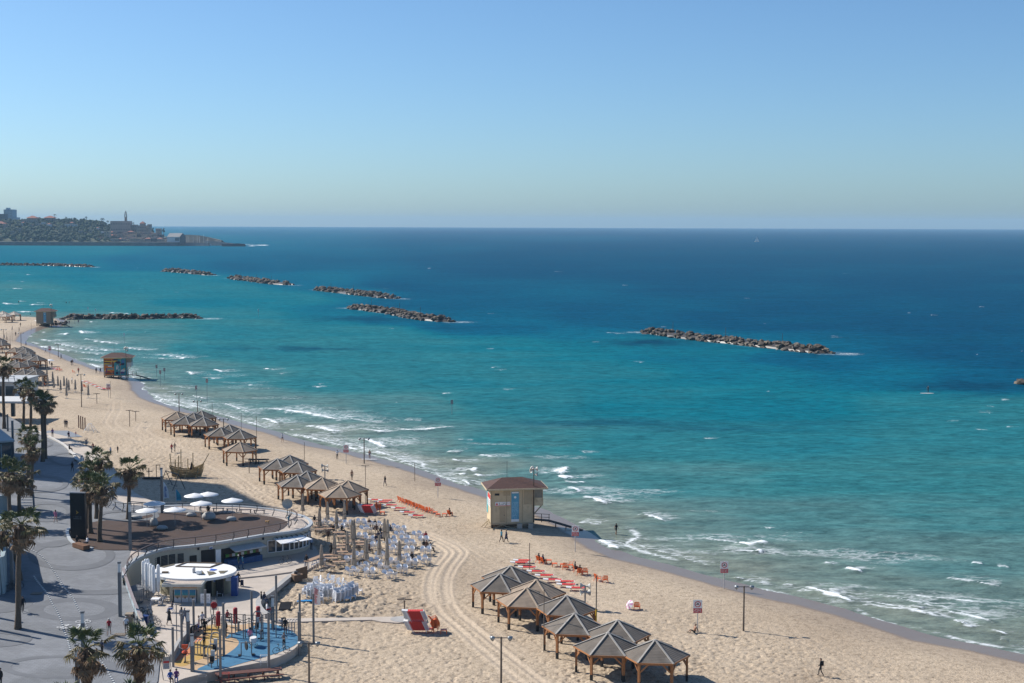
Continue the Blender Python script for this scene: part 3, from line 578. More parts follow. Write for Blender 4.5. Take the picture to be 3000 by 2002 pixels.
# ------------------------------------------------------------------ gym floor
FLOOR_Z = .662
def make_gym_floor():
 def sheet(name, pts, m, k, zoom=True):
  q = [(440 + a * .23084, 1640 + b * .23084) for a, b in pts] if zoom else pts
  z = lambda x, y: plaza_z(x, y) + .006 * k
  o = solid_sheet(name, [P(a, b, z) for a, b in spline(q, 4, True)], z, m, 0, 0); return o
 RB = dict(rough=.9, scale=1.2, var=.1, bump=.15, bscale=20)
 sheet('rubber_floor', [(300,1330),(420,1130),(540,970),(630,870),(800,820),(1100,830),(1400,790),(1600,825),(1780,895),(1885,985),(1875,1060),(1700,1155),(1400,1255),(1200,1310),(900,1388),(600,1402),(430,1370)], mat('tan_rubber', (.46, .32, .19), spots=((.38, .29, .2), .7, .58), **RB), 1)
 sheet('yellow_floor', [(310,1320),(400,1260),(500,1200),(505,1100),(560,1060),(660,1000),(690,900),(740,835),(860,830),(880,870),(870,940),(900,1000),(880,1060),(820,1110),(770,1160),(740,1210),(650,1260),(560,1290),(450,1345),(380,1350)], mat('yellow_rubber', (.44, .285, .085), spots=((.40, .30, .17), .7, .58), **RB), 2)
 sheet('orange_floor', [(315,1290),(390,1180),(440,1120),(530,1020),(560,970),(640,985),(650,1020),(560,1060),(505,1110),(500,1195),(400,1250)], mat('orange_rubber', (.52, .19, .09), **RB), 3)
 sheet('blue_floor', [(600,1398),(720,1330),(900,1240),(1000,1180),(1080,1120),(1125,1060),(1100,1010),(1020,990),(960,1000),(1000,950),(1080,925),(1190,890),(1280,865),(1400,795),(1600,828),(1780,898),(1882,985),(1872,1058),(1700,1152),(1400,1250),(1200,1304),(900,1384)], mat('blue_rubber', (.045, .155, .265), rough=.9, scale=1.0, var=.2, bump=.15, bscale=20, spots=((.085, .21, .32), .5, .6)), 4)
 # raised concrete rim along the inner (promenade) side and seat wall beside the sand
 def rim(name, line, w, h, label):
  A = [P(a, b, plaza_z) for a, b in spline(line, 5)]; mb = MB()
  for a, b in zip(A, A[1:]): mb.bar(a + Vector((0, 0, h / 2)), b + Vector((0, 0, h / 2)), w, h)
  tag(mb.obj(name, CONC_G), label, 'wall')
 rim('gym_wall', [(502,1940),(520,1905),(538,1882),(556,1862),(580,1843)], .35, .75, 'low dark concrete wall on the promenade side of the outdoor gym')
 rim('seat_wall', [(872,1684),(840,1706),(809,1732),(782,1752),(762,1766),(757,1781),(766,1798),(784,1812)], .6, .5, 'low curved concrete seat wall between the plaza and the white stacked furniture')
make_gym_floor()
# ------------------------------------------------------------------ the round beach cafe under the deck
DECK_Z = 3.2
SIDING = mat('cream_siding', (.46, .43, .345), .7, .08, 1.5); SIDING_D = mat('olive_siding', (.30, .275, .19), .7, .1, 1.5)
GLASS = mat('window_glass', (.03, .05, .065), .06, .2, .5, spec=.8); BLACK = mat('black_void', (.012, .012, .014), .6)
def dz(a, b, z=DECK_Z): return P(a, b, z)
COPE_F = [(363,1689),(366,1672),(376,1656),(392,1643),(416,1630),(450,1617),(492,1607),(560,1600),(640,1590),(713,1578),(780,1567),(840,1560),(880,1553),(902,1545),(912,1534)]
COPE_B = [(908,1526),(892,1516),(856,1505),(800,1494),(720,1486),(640,1483),(560,1482),(490,1484),(420,1488)]
def make_cafe():
 root = empty('beach_cafe', dz(640, 1560, 0), 'round cream beach cafe built under the brown timber roof deck', 'cafe'); O = root.location
 L = lambda p: (p.x - O.x, p.y - O.y, p.z - O.z)
 front = [dz(a, b) for a, b in spline(COPE_F, 6)]; back = [dz(a, b) for a, b in spline(COPE_B, 4)]
 outl = front + back
 # roof slab with light coping ring
 poly = [Vector((p.x, p.y, DECK_Z)) for p in outl]
 solid_sheet('roof', [p - O for p in poly], lambda x, y: DECK_Z - .02, mat('roof_gravel', (.47, .40, .34), .95, .35, 6, .5, 25), .35, 0, None, root)
 mb = MB()
 for a, b in zip(outl, outl[1:]): mb.bar(Vector(L(a)) + Vector((0, 0, -.02)), Vector(L(b)) + Vector((0, 0, -.02)), .45, .30)
 mb.obj('coping', mat('coping_grey', (.42, .44, .45), .5, .08), root)
 # outer wall: horizontal siding boards stepped 2 cm
 n = len(front); mb = MB(); cen = sum(((p.x, p.y) for p in front), ()); cx = sum(p.x for p in outl) / len(outl); cy = sum(p.y for p in outl) / len(outl)
 wall = []
 for i, p in enumerate(front):
  a = front[max(i - 1, 0)]; b = front[min(i + 1, n - 1)]; d = (b - a); d.z = 0; d.normalize(); s = Vector((d.y, -d.x, 0)); 
  if (Vector((p.x + s.x - cx, p.y + s.y - cy)).length < Vector((p.x - cx, p.y - cy)).length) and i > 12: s = -s
  wall.append((p, s, d))
 rows = 14
 for i in range(n - 1):
  (p, s, _), (q, t, _) = wall[i], wall[i + 1]
  for r in range(rows):
   z0 = -.6 + (DECK_Z + .43) * r / rows; z1 = -.6 + (DECK_Z + .43) * (r + 1) / rows
   a0 = p - s * .12; b0 = q - t * .12; a1 = p - s * .155; b1 = q - t * .155
   V = lambda v, z: (v.x - O.x, v.y - O.y, z)
   mb.quad(V(a0, z0), V(b0, z0), V(b1, z1), V(a1, z1))
 mb.obj('wall', SIDING, root)
 # openings on the curved wall: position by photo x of the coping
 def at_px(px):
  for i in range(n - 1):
   a = project(front[i].x, front[i].y, DECK_Z)[0]; b = project(front[i+1].x, front[i+1].y, DECK_Z)[0]
   if i > 14 and a <= px <= b:
    k = (px - a) / (b - a + 1e-9); p = front[i].lerp(front[i+1], k); s = wall[i][1]; d = wall[i][2]; return p, s, d
  return front[-1], wall[-1][1], wall[-1][2]
 def panel(name, px0, px1, z0, z1, m, out=.02, th=.12, label=None, par=root):
  p, s, d = at_px(px0); q, t, e = at_px(px1); mb = MB(); a = p + s * (out - .12); b = q + t * (out - .12)
  mid = (a + b) / 2; w = (b - a); w.z = 0; wl = w.length; w.normalize(); nn = Vector((w.y, -w.x, 0))
  if nn.dot(s) < 0: nn = -nn
  M = Matrix(((w.x, nn.x, 0, mid.x - O.x), (w.y, nn.y, 0, mid.y - O.y), (0, 0, 1, 0), (0, 0, 0, 1)))
  mb.box(-wl / 2, wl / 2, -th / 2, th / 2, z0, z1, M); o = mb.obj(name, m, par)
  if label: o['label'] = label
  return o, M, wl
 for px in (452, 474, 496, 521):           # louvred shutters
  o, M, wl = panel('shutter', px, px + 17, .75, 2.35, BLACK, .03)
  for k in range(9): MB().box(-wl / 2, wl / 2, .02, .1, .82 + k * .17, .9 + k * .17, M).obj('louvre_slat', mat('louvre', (.12, .12, .11), .6), o)
 panel('window', 556, 576, .95, 1.95, BLACK, .03); panel('door', 590, 630, .2, 2.45, BLACK, .03); panel('notice_board', 632, 647, .5, 2.3, WHITE, .05)
 o, M, wl = panel('counter_opening', 649, 762, .25, 2.3, BLACK, .02)
 MB().box(-wl / 2 + .3, wl / 2 - .3, .0, 1.1, .2, .95, M).obj('counter', mat('counter_blue', (.03, .09, .22), .5, .4, 2), root)
 for k in range(12): MB().box(-wl / 2 + .5 + k * wl / 13, -wl / 2 + .95 + k * wl / 13, .08, .3, 1.2, 1.55, M).obj('shelf_goods', (mat('goods_green', (.10, .25, .05), .6), mat('goods_brown', (.18, .09, .05), .6), mat('goods_white', (.6, .6, .58), .6))[k % 3], root)
 MB().add([M @ Vector(v) for v in ((-wl/2 + 1, .1, 2.45), (wl/2, .1, 2.45), (wl/2, 1.7, 2.15), (-wl/2 + 1, 1.7, 2.15), (-wl/2 + 1, .1, 2.39), (wl/2, .1, 2.39), (wl/2, 1.7, 2.0), (-wl/2 + 1, 1.7, 2.0))], [(0,1,2,3),(7,6,5,4),(2,3,7,6),(0,3,7,4),(1,2,6,5)]).obj('awning', mat('awning_grey', (.42, .41, .39), .7), root)
 for px0, px1 in ((785,806),(809,826),(829,846),(849,860),(862,873),(875,885),(887,895),(897,903),(905,909)):   # glazed dining front
  o, M, wl = panel('window', px0, px1, .85, 2.35, GLASS, .05)
  mb = MB().box(-wl/2-.07, -wl/2, -.03, .14, .8, 2.42, M).box(wl/2, wl/2+.07, -.03, .14, .8, 2.42, M).box(-wl/2, wl/2, -.03, .14, 2.35, 2.42, M).box(-wl/2, wl/2, -.03, .14, .78, .85, M); mb.obj('frame', WHITE, o)
 for px0, px1 in ((800,850),(846,880)):
  o, M, wl = panel('awning_arm', px0, px1, 2.5, 2.56, STEEL, .1); MB().add([M @ Vector(v) for v in ((-wl/2, .1, 2.62), (wl/2, .1, 2.62), (wl/2, 2.6, 2.42), (-wl/2, 2.6, 2.42), (-wl/2, .1, 2.57), (wl/2, .1, 2.57), (wl/2, 2.6, 2.36), (-wl/2, 2.6, 2.36))], [(0,1,2,3),(7,6,5,4),(2,3,7,6),(0,3,7,4),(1,2,6,5)]).obj('awning', WHITE, root)
 for px in (808,822,836,850,864,878,890,901):   # spotlights under the coping
  p, s, d = at_px(px); q = p + s * .15; MB().bar((q.x - O.x, q.y - O.y, 2.75), (q.x + s.x * .5 - O.x, q.y + s.y * .5 - O.y, 2.72), .1).obj('spotlight', DSTEEL, root)
 for px in (447, 581, 771): p, s, d = at_px(px); q = p + s * .03; MB().bar((q.x - O.x, q.y - O.y, 2.6), (q.x - O.x, q.y - O.y, 2.9), .22).obj('wall_lamp', DSTEEL, root)
 # number plate above the door
 o, M, wl = panel('blue_sign', 613, 623, 2.5, 3.05, WHITE, .06); MB().box(-wl/2 + .04, wl/2 - .04, .061, .075, 2.53, 2.72, M).obj('sign_band', mat('sign_blue', (.03, .09, .30), .5), o)
 # dark doors in the curved left end (seen past the kiosk)
 for i0, i1 in ((1, 4), (5, 8), (9, 11)):
  a = wall[i0][0] + wall[i0][1] * -.05; b = wall[i1][0] + wall[i1][1] * -.05
  MB().add([(a.x-O.x, a.y-O.y, .2), (b.x-O.x, b.y-O.y, .2), (b.x-O.x, b.y-O.y, 2.3), (a.x-O.x, a.y-O.y, 2.3)], [(0,1,2,3)]).obj('louvre_door', BLACK, root)
 # satellite dish at the seaward end
 p = dz(842, 1512); root2 = empty('satellite_dish', p, 'round beige satellite dish at the seaward end of the roof deck', 'dish'); 
 MB().tube([(0,0,0),(0,0,1.2)], .05, 6).obj('mast', DSTEEL, root2); mb = MB(); mb.lathe([(.02,-.22),(.35,-.17),(.6,-.06),(.72,.06),(.70,.07),(.58,-.03),(.34,-.13),(.02,-.18)], 20); 
 o = mb.obj('dish', mat('dish_beige', (.50, .45, .37), .6), root2); o.location = (0, 0, 1.65); o.rotation_euler = (1.15, 0, .2)
 return front, back
FRONT, BACK = make_cafe()
def make_deck():
 pts = [(197,1556),(215,1547),(245,1537),(294,1526),(373,1520),(460,1505),(520,1502),(600,1501),(700,1504),(780,1512),(825,1521),(842,1531),(838,1541),(815,1555),(770,1566),(713,1575),(640,1585),(585,1593),(500,1604),(450,1611),(383,1611),(306,1611),(243,1604),(218,1594),(203,1580)]
 z = lambda x, y: DECK_Z + .03
 m = mat('deck_timber', (.056, .030, .019), .75, .25, .6, 0, stretch=(1, 1, 1), spots=((.038, .024, .017), .3, .55))
 n = m.node_tree; tc = n.nodes.new('ShaderNodeTexCoord'); w = n.nodes.new('ShaderNodeTexWave'); w.bands_direction = 'Y'; w.inputs['Scale'].default_value = 2.2; w.inputs['Distortion'].default_value = .3
 n.links.new(tc.outputs['Object'], w.inputs[0]); bp = n.nodes.new('ShaderNodeBump'); bp.inputs['Strength'].default_value = .5; bp.inputs['Distance'].default_value = .02; n.links.new(w.outputs[0], bp.inputs['Height']); n.links.new(bp.outputs[0], n.nodes['Principled BSDF'].inputs['Normal'])
 out = [P(a, b, DECK_Z + .03) for a, b in spline(pts, 4, True)]
 solid_sheet('timber_deck', out, z, m, .06, 3)
 mb = MB()
 for a, b in zip(out[-14:] + out[:8], out[-13:] + out[:9]): mb.bar(a, b, .4, .3)
 mb.obj('deck_kerb', mat('coping_grey', (.42, .44, .45)))['kind'] = 'structure'
make_deck()
# ------------------------------------------------------------------ railings
RAILM = mat('rail_brown', (.11, .075, .06), .45, .15, 3)
def railing(name, line, zf, label, h=1.1, every=1.6, lean=.25, side=1, rail=RAILM, wires=4, post=.07):
 A = [P(a, b, zf) for a, b in spline(line, 6)]; O = A[0].copy(); root = empty(name, O, label, 'railing'); top = MB(); wr = MB()
 def off(i):
  d = A[min(i + 1, len(A) - 1)] - A[max(i - 1, 0)]; d.z = 0; d.normalize(); return Vector((-d.y, d.x, 0)) * side
 T = [a + off(i) * lean + Vector((0, 0, h)) - O for i, a in enumerate(A)]
 for a, b in zip(T, T[1:]): top.bar(a, b, .14, .09)
 top.obj('handrail', rail, root)
 for w in range(wires):
  f = (w + 1) / (wires + 1.2)
  for i in range(len(A) - 1): wr.bar(A[i] + off(i) * lean * f * 1.3 + Vector((0, 0, h * f)) - O, A[i + 1] + off(i + 1) * lean * f * 1.3 + Vector((0, 0, h * f)) - O, .022)
 wr.obj('wire_infill', STEEL, root); acc = every
 for i in range(len(A) - 1):
  L = (A[i + 1] - A[i]).length; acc += L
  if acc >= every or i == len(A) - 2:
   acc = 0; p = A[i] - O; m1 = p + off(i) * lean * 1.25 + Vector((0, 0, h * .55)); m = MB().bar(p, m1, post, post * 1.6).bar(m1, T[i] - Vector((0, 0, .03)), post, post * 1.6); m.obj('post', DSTEEL, root)
 return root
dzf = lambda x, y: DECK_Z + .16
railing('deck_railing', [(364,1686),(367,1671),(378,1655),(394,1643),(418,1630),(452,1617),(494,1607),(585,1597),(650,1588),(713,1577),(780,1565),(822,1556),(850,1546),(864,1535),(860,1525),(846,1516)], dzf, 'long curved deck railing above the front of the round cafe', every=2.2, lean=.3, side=-1)
railing('rear_deck_railing', [(380,1494),(440,1498),(520,1498),(600,1499),(700,1501),(770,1507),(820,1515),(846,1521)], dzf, 'curved steel railing along the seaward back edge of the roof deck', every=2.4, lean=.3, side=1, rail=GSTEEL)
railing('promenade_railing', [(300,1475),(325,1493),(352,1499),(385,1500),(420,1499)], lambda x, y: DECK_Z + .05, 'leaning curved railing between the single tall palm and the promenade', every=1.6, lean=.4, side=1, rail=GSTEEL)
def make_parapet():
 # sloping steel topped glass parapet from the deck end down to the bikes
 A = [P(a, b, prom_z) for a, b in spline([(362,1690),(370,1722),(380,1752),(392,1785),(404,1815),(416,1840)], 5)]; O = A[0].copy(); root = empty('ramp_parapet', O, 'sloping glass parapet with a broad rail beside the bicycles', 'parapet')
 mb = MB(); g = MB()
 for a, b in zip(A, A[1:]): mb.bar(a - O + Vector((0, 0, 1.05)), b - O + Vector((0, 0, 1.05)), .30, .08); g.bar(a - O + Vector((0, 0, .5)), b - O + Vector((0, 0, .5)), .04, .9)
 mb.obj('handrail', mat('rail_mauve', (.30, .25, .24), .5), root)
 m = mat('frosted_glass', (.42, .52, .56), .25, .08); g.obj('glass_panel', m, root)
 for i in range(0, len(A), 4): MB().bar(A[i] - O, A[i] - O + Vector((0, 0, 1.0)), .07).obj('post', DSTEEL, root)
 A = [P(a, b, plaza_z) for a, b in ((409,1838),(424,1862),(436,1880))]; O = A[0].copy(); root = empty('end_panel', O, 'pale slanting end panel of the ramp parapet beside the blue bin', 'parapet')
 MB().bar((0, 0, 1.5), A[1] - O + Vector((0, 0, .8)), .5, .06).obj('panel', CONC, root); MB().bar(A[0] - O, A[0] - O + Vector((0, 0, 1.5)), .06).obj('post', DSTEEL, root); MB().bar(A[1] - O, A[1] - O + Vector((0, 0, .8)), .06).obj('post', DSTEEL, root)
make_parapet()
# ------------------------------------------------------------------ white kiosk
def make_kiosk():
 c = P(571, 1735, plaza_z); c.z = .35; root = empty('round_kiosk', c, 'olive kiosk with a big white oval roof on the lower plaza', 'kiosk')
 T = 2.65; f = P(571, 1697, .35 + T); b = P(571, 1648, .35 + T); l = P(450, 1672, .35 + T); r = P(692, 1672, .35 + T)
 cx, cy = (l.x + r.x) / 2 - c.x, (f.y + b.y) / 2 - c.y; rx = (r.x - l.x) / 2; ry = (b.y - f.y) / 2
 N = 48; E = lambda k, s=1.0: (cx + rx * s * math.cos(2 * math.pi * k / N), cy + ry * s * math.sin(2 * math.pi * k / N))
 MB().prism([E(k) for k in range(N)], T - .32, T).obj('roof', mat('roof_white', (.74, .74, .72), .7, .06, 1, spots=((.55, .54, .5), 2, .66)), root)
 mb = MB(); rows = 16; EW = lambda k: (cx + rx * .86 * math.cos(2 * math.pi * k / N), cy + .35 + ry * .62 * math.sin(2 * math.pi * k / N)); pts = [EW(k) for k in range(N + 1)]
 for k in range(N):
  for q in range(rows):
   z0 = (T - .32) * q / rows; z1 = (T - .32) * (q + 1) / rows; a = pts[k]; e = pts[k + 1]; i = .985
   ai = (cx + (a[0] - cx) * i, cy + (a[1] - cy) * i); ei = (cx + (e[0] - cx) * i, cy + (e[1] - cy) * i)
   mb.quad((*a, z0), (*e, z0), (*ei, z1), (*ai, z1))
 mb.obj('wall', SIDING_D, root)
 RZ = lambda px, py: P(px, py, .35 + T) - c
 # roof fittings: hatch frame, skylight wells, air unit, blue tarpaulin
 a, b2, d, e = RZ(515,1656), RZ(580,1650), RZ(632,1652), RZ(618,1664); mb = MB()
 for p, q in ((RZ(515,1661), RZ(545,1650)), (RZ(545,1650), RZ(650,1652)), (RZ(650,1652), RZ(615,1664)), (RZ(615,1664), RZ(515,1661)), (RZ(618,1663), RZ(640,1653))): mb.bar(p + Vector((0,0,.06)), q + Vector((0,0,.06)), .12, .12)
 mb.obj('hatch_frame', mat('frame_brown', (.17, .135, .10), .9, spec=.1), root)
 for pts_ in (((577,1676),(592,1673),(600,1683),(583,1686)), ((606,1675),(626,1676),(634,1681),(612,1687)), ((640,1674),(668,1673),(655,1681),(645,1681)), ((470,1662),(510,1653),(512,1656),(480,1664))):
  MB().prism([RZ(*p) for p in pts_], T + .01, T + .05).obj('skylight', mat('skylight_brown', (.15, .135, .10), .9, spec=.1), root)
 p = RZ(583, 1683); MB().box(p.x - .28, p.x + .28, p.y - .2, p.y + .2, T + .05, T + .45).obj('air_unit', WHITE, root); p = RZ(567, 1679); MB().box(p.x - .1, p.x + .1, p.y - .1, p.y + .5, T, T + .5).obj('roof_lamp', STEEL, root)
 p = RZ(625, 1671); MB().add([(p.x - .4, p.y - .2, T + .06), (p.x + .1, p.y - .3, T + .1), (p.x + .4, p.y + .15, T + .07), (p.x - .3, p.y + .3, T + .12), (p.x - .42, p.y - .22, T + .004), (p.x + .1, p.y - .33, T + .004), (p.x + .43, p.y + .15, T + .004), (p.x - .3, p.y + .33, T + .004)], [(0,1,2,3),(0,4,5,1),(1,5,6,2),(2,6,7,3),(3,7,4,0)]).obj('blue_tarpaulin', mat('tarp_blue', (.03, .12, .55), .6), root)
 p = RZ(484, 1679); MB().box(p.x - .35, p.x + .35, p.y - .2, p.y + .2, T, T + .16).obj('roof_vent', mat('frame_brown', (.16, .13, .10)), root)
 # porch with three drink fridges
 print('KIOSK', cx, cy, rx, ry, c, P(540, 1770, .35).y)
 x0 = P(499, 1768, .35).x - c.x; x1 = P(589, 1768, .35).x - c.x; yf = P(540, 1770, .35).y - c.y; h = 2.12
 pr = MB().box(x0, x0 + .35, yf, yf + 2.2, 0, h).box(x1 - .35, x1, yf, yf + 2.2, 0, h).box(x0 + .35, x1 - .35, yf + .002, yf + 2.2, h - .5, h); pr.obj('porch', SIDING, root)
 MB().box(x0 - .7, x1 + .35, yf - .75, yf + 2.4, h + .004, h + .32).obj('porch_roof', mat('coping_cream', (.55, .53, .46), .7), root)
 MB().box(x0 - .55, x1 + .2, yf - .6, yf + 2.3, h + .322, h + .35).obj('gravel_bed', mat('roof_gravel', (.47, .40, .34)), root)
 MB().box(x0 + .36, x1 - .36, yf - .012, yf - .002, h - .3, h - .08).obj('menu_strip', mat('menu_orange', (.50, .27, .13), .6, .3, 3), root)
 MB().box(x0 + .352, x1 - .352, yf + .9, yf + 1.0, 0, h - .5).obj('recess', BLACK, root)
 w = (x1 - x0 - .9) / 3
 for k in range(3):
  fx = x0 + .45 + k * w; fr = MB().box(fx + .04, fx + w - .04, yf + .05, yf + .8, .06, 1.78).obj('drinks_fridge', mat('fridge_white', (.66, .67, .67), .4, .05), root)
  MB().box(fx + .09, fx + w - .09, yf + .035, yf + .048, .72, 1.72).obj('fridge_picture', sea_print(), fr); MB().box(fx + w * .4, fx + w * .6, yf + .02, yf + .034, .62, .8).obj('fridge_handle', mat('frame_brown', (.16, .13, .10)), fr)
 # dark doorways and blue side door
 for px0, px1, lab in ((597, 612, None), (625, 647, None)):
  a = P(px0, 1760, .35) - c; b = P(px1, 1760, .35) - c; yy = EW(36 + 4)[1] - .1 
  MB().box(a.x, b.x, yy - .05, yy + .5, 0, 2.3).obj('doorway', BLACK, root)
 q = P(689, 1745, .35) - c; d = MB().box(q.x - .35, q.x + .35, q.y - .6, q.y + .25, 0, 2.25).obj('blue_door', mat('door_blue', (.02, .07, .25), .5, .2, 2), root)
 q = P(633, 1700, 1.7) - c; yy = EW(36 + 5)[1] - .1
 a = P(634, 1700, 2.2) - c; MB().box(a.x - .25, a.x + .25, yy - .04, yy - .001, 1.75, 2.25).obj('wall_sign', WHITE, root); MB().box(a.x - .22, a.x + .22, yy - .05, yy - .041, 1.78, 1.98).obj('sign_band', mat('sign_blue', (.03, .09, .30)), root.children[-1])
 a = P(669, 1700, 2.2) - c; MB().box(a.x - .3, a.x + .3, EW(36 + 7)[1] - .1, EW(36 + 7)[1] - .05, 1.75, 2.15).obj('notice', WHITE, root)
def sea_print():
 m = _M.get('sea_print')
 if m: return m
 m = mat('sea_print', (.1, .3, .4), .35); n = m.node_tree; tc = n.nodes.new('ShaderNodeTexCoord'); sp = n.nodes.new('ShaderNodeSeparateXYZ'); n.links.new(tc.outputs['Generated'], sp.inputs[0])
 rp = n.nodes.new('ShaderNodeValToRGB'); e = rp.color_ramp.elements
 for k, (p, c_) in enumerate(((0, (.45, .33, .2)), (.2, (.45, .33, .2)), (.3, (.03, .28, .30)), (.6, (.02, .22, .36)), (1, (.03, .16, .34)))):
  if k > 1: e.new(p)
  e[k if k < len(e) else -1].position = p
 for k, (p, c_) in enumerate(((0, (.45, .33, .2)), (.2, (.45, .33, .2)), (.3, (.03, .28, .30)), (.6, (.02, .22, .36)), (1, (.03, .16, .34)))): e[k].position = p; e[k].color = (*c_, 1)
 n.links.new(sp.outputs['Z'], rp.inputs[0]); n.links.new(rp.outputs[0], n.nodes['Principled BSDF'].inputs['Base Color']); return m
make_kiosk()
# ------------------------------------------------------------------ hotel tower outside the frame to the left, whose shadow crosses the promenade
def make_hotel():
 Hh = 78.0; u = Vector((-sd.x, -sd.y, 0)).normalized(); sh = u * (Hh / math.tan(SUN_EL))
 A = Vector((-47.1, 231.1, 0)) - sh; B = Vector((-27, 196, 0)) - sh
 root = empty('hotel_tower', A, 'tall pale seafront hotel tower left of the promenade, outside the picture', 'hotel'); fp = [Vector((0, 0)), (B - A).xy, (B - A).xy - u.xy * 26, -u.xy * 26]
 WALL = mat('hotel_wall', (.5, .49, .46), .8, .06); MB().prism(fp, 0, Hh).obj('wall', WALL, root)
 n = (fp[1] - fp[0]); L = n.length; n.normalize(); o = Vector((-n.y, n.x)); o = o if o.dot(u.xy) > 0 else -o
 for fl in range(20):
  for k in range(9):
   p = fp[0] + n * (2 + k * (L - 4) / 9); q = p + n * 2.2; MB().prism([p + o * .003, q + o * .003, q + o * .1, p + o * .1], 4 + fl * 3.6, 6 + fl * 3.6).obj('window', GLASS, root)
make_hotel()
# ================================================================== BEACH PAVILIONS
WOOD = mat('stained_timber', (.34, .148, .056), .65, .25, 2.5, .15, 20, stretch=(4, 4, 1), ovar=.2); TAR = mat('tarred_timber', (.018, .016, .015), .7)
ROOF_G = mat('weathered_slats', (.150, .128, .106), .85, .22, .9, .2, 12, spots=((.185, .170, .152), .5, .58), ovar=.16); ROOF_B = mat('brown_slats', (.285, .222, .165), .85, .2, .9, .2, 12, spots=((.21, .165, .125), .5, .6), ovar=.12); BATTEN_G = mat('grey_batten', (.36, .335, .30), .8, .15, ovar=.15); BATTEN_B = mat('tan_batten', (.46, .36, .26), .7, .1); CANVAS = mat('beige_canvas', (.56, .49, .40), .8, .08)
def make_pavilion(roof, batten, name='beach_pavilion', flat_roof=False):
 root = empty(name, (0, 0, -200), 'x', 'pavilion'); R = 3.3; RP = 3.02; ZE = 2.5; ZA = 3.85; V = [Vector((math.cos(math.radians(60 * k)), math.sin(math.radians(60 * k)), 0)) for k in range(6)]
 panel = MB(); a = V[0] * R; b = V[1] * R; n = 15
 for i in range(n):
  t0, t1 = i / n, (i + 1) / n; lo = .018; A0 = a * (1 - t0 * .985) + Vector((0, 0, ZE + (ZA - ZE) * t0 + lo)); B0 = b * (1 - t0 * .985) + Vector((0, 0, ZE + (ZA - ZE) * t0 + lo)); A1 = a * (1 - t1 * .985) + Vector((0, 0, ZE + (ZA - ZE) * t1)); B1 = b * (1 - t1 * .985) + Vector((0, 0, ZE + (ZA - ZE) * t1)); dn = Vector((0, 0, -.06))
  panel.quad(A0, B0, B1, A1); panel.quad(A0 + dn, B0 + dn, B0, A0); panel.quad(A1 + dn, B1 + dn, B0 + dn, A0 + dn)
 pm = panel.mesh('roof_panel'); pm.materials.append(roof)
 hb = MB().bar(V[0] * R * 1.01 + Vector((0, 0, ZE + .05)), V[0] * R * .03 + Vector((0, 0, ZA + .05)), .17, .07).mesh('hip_batten'); hb.materials.append(batten)
 q = V[0] * RP; po = MB().box(q.x - .11, q.x + .11, -.11, .11, .62, ZE - .02); po.cur = 1; po.box(q.x - .112, q.x + .112, -.112, .112, -.3, .619); pm2 = po.mesh('post'); pm2.materials.append(WOOD); pm2.materials.append(TAR)
 m1 = V[0] * RP; m2 = V[1] * RP; d = (m2 - m1).normalized(); eb = MB().bar(m1 + Vector((0, 0, ZE - .12)), m2 + Vector((0, 0, ZE - .12)), .12, .22).mesh('eave_beam'); eb.materials.append(WOOD)
 fa = MB().bar(V[0] * R + Vector((0, 0, ZE - .03)), V[1] * R + Vector((0, 0, ZE - .03)), .05, .14).mesh('fascia_board'); fa.materials.append(WOOD)
 b1 = MB().bar(m1 + d * .08 + Vector((0, 0, ZE - .95)), m1 + d * .85 + Vector((0, 0, ZE - .18)), .09, .13).mesh('brace'); b1.materials.append(WOOD)
 b2 = MB().bar(m2 - d * .08 + Vector((0, 0, ZE - .95)), m2 - d * .85 + Vector((0, 0, ZE - .18)), .09, .13).mesh('brace'); b2.materials.append(WOOD)
 for k in range(6):
  for me in (pm, hb, pm2, eb, fa, b1, b2):
   o = link(me.name.split('.')[0], me, root); o.rotation_euler = (0, 0, math.radians(60 * k))
 cap = MB().lathe([(.22, 0), (.2, .06), (.02, .12)], 6, (0, 0, ZA + .02)).obj('roof_cap', batten, root)
 return root
PAV_G = make_pavilion(ROOF_G, BATTEN_G); PAV_B = make_pavilion(ROOF_B, BATTEN_B); PAV_C = make_pavilion(CANVAS, CANVAS, 'canvas_shelter')
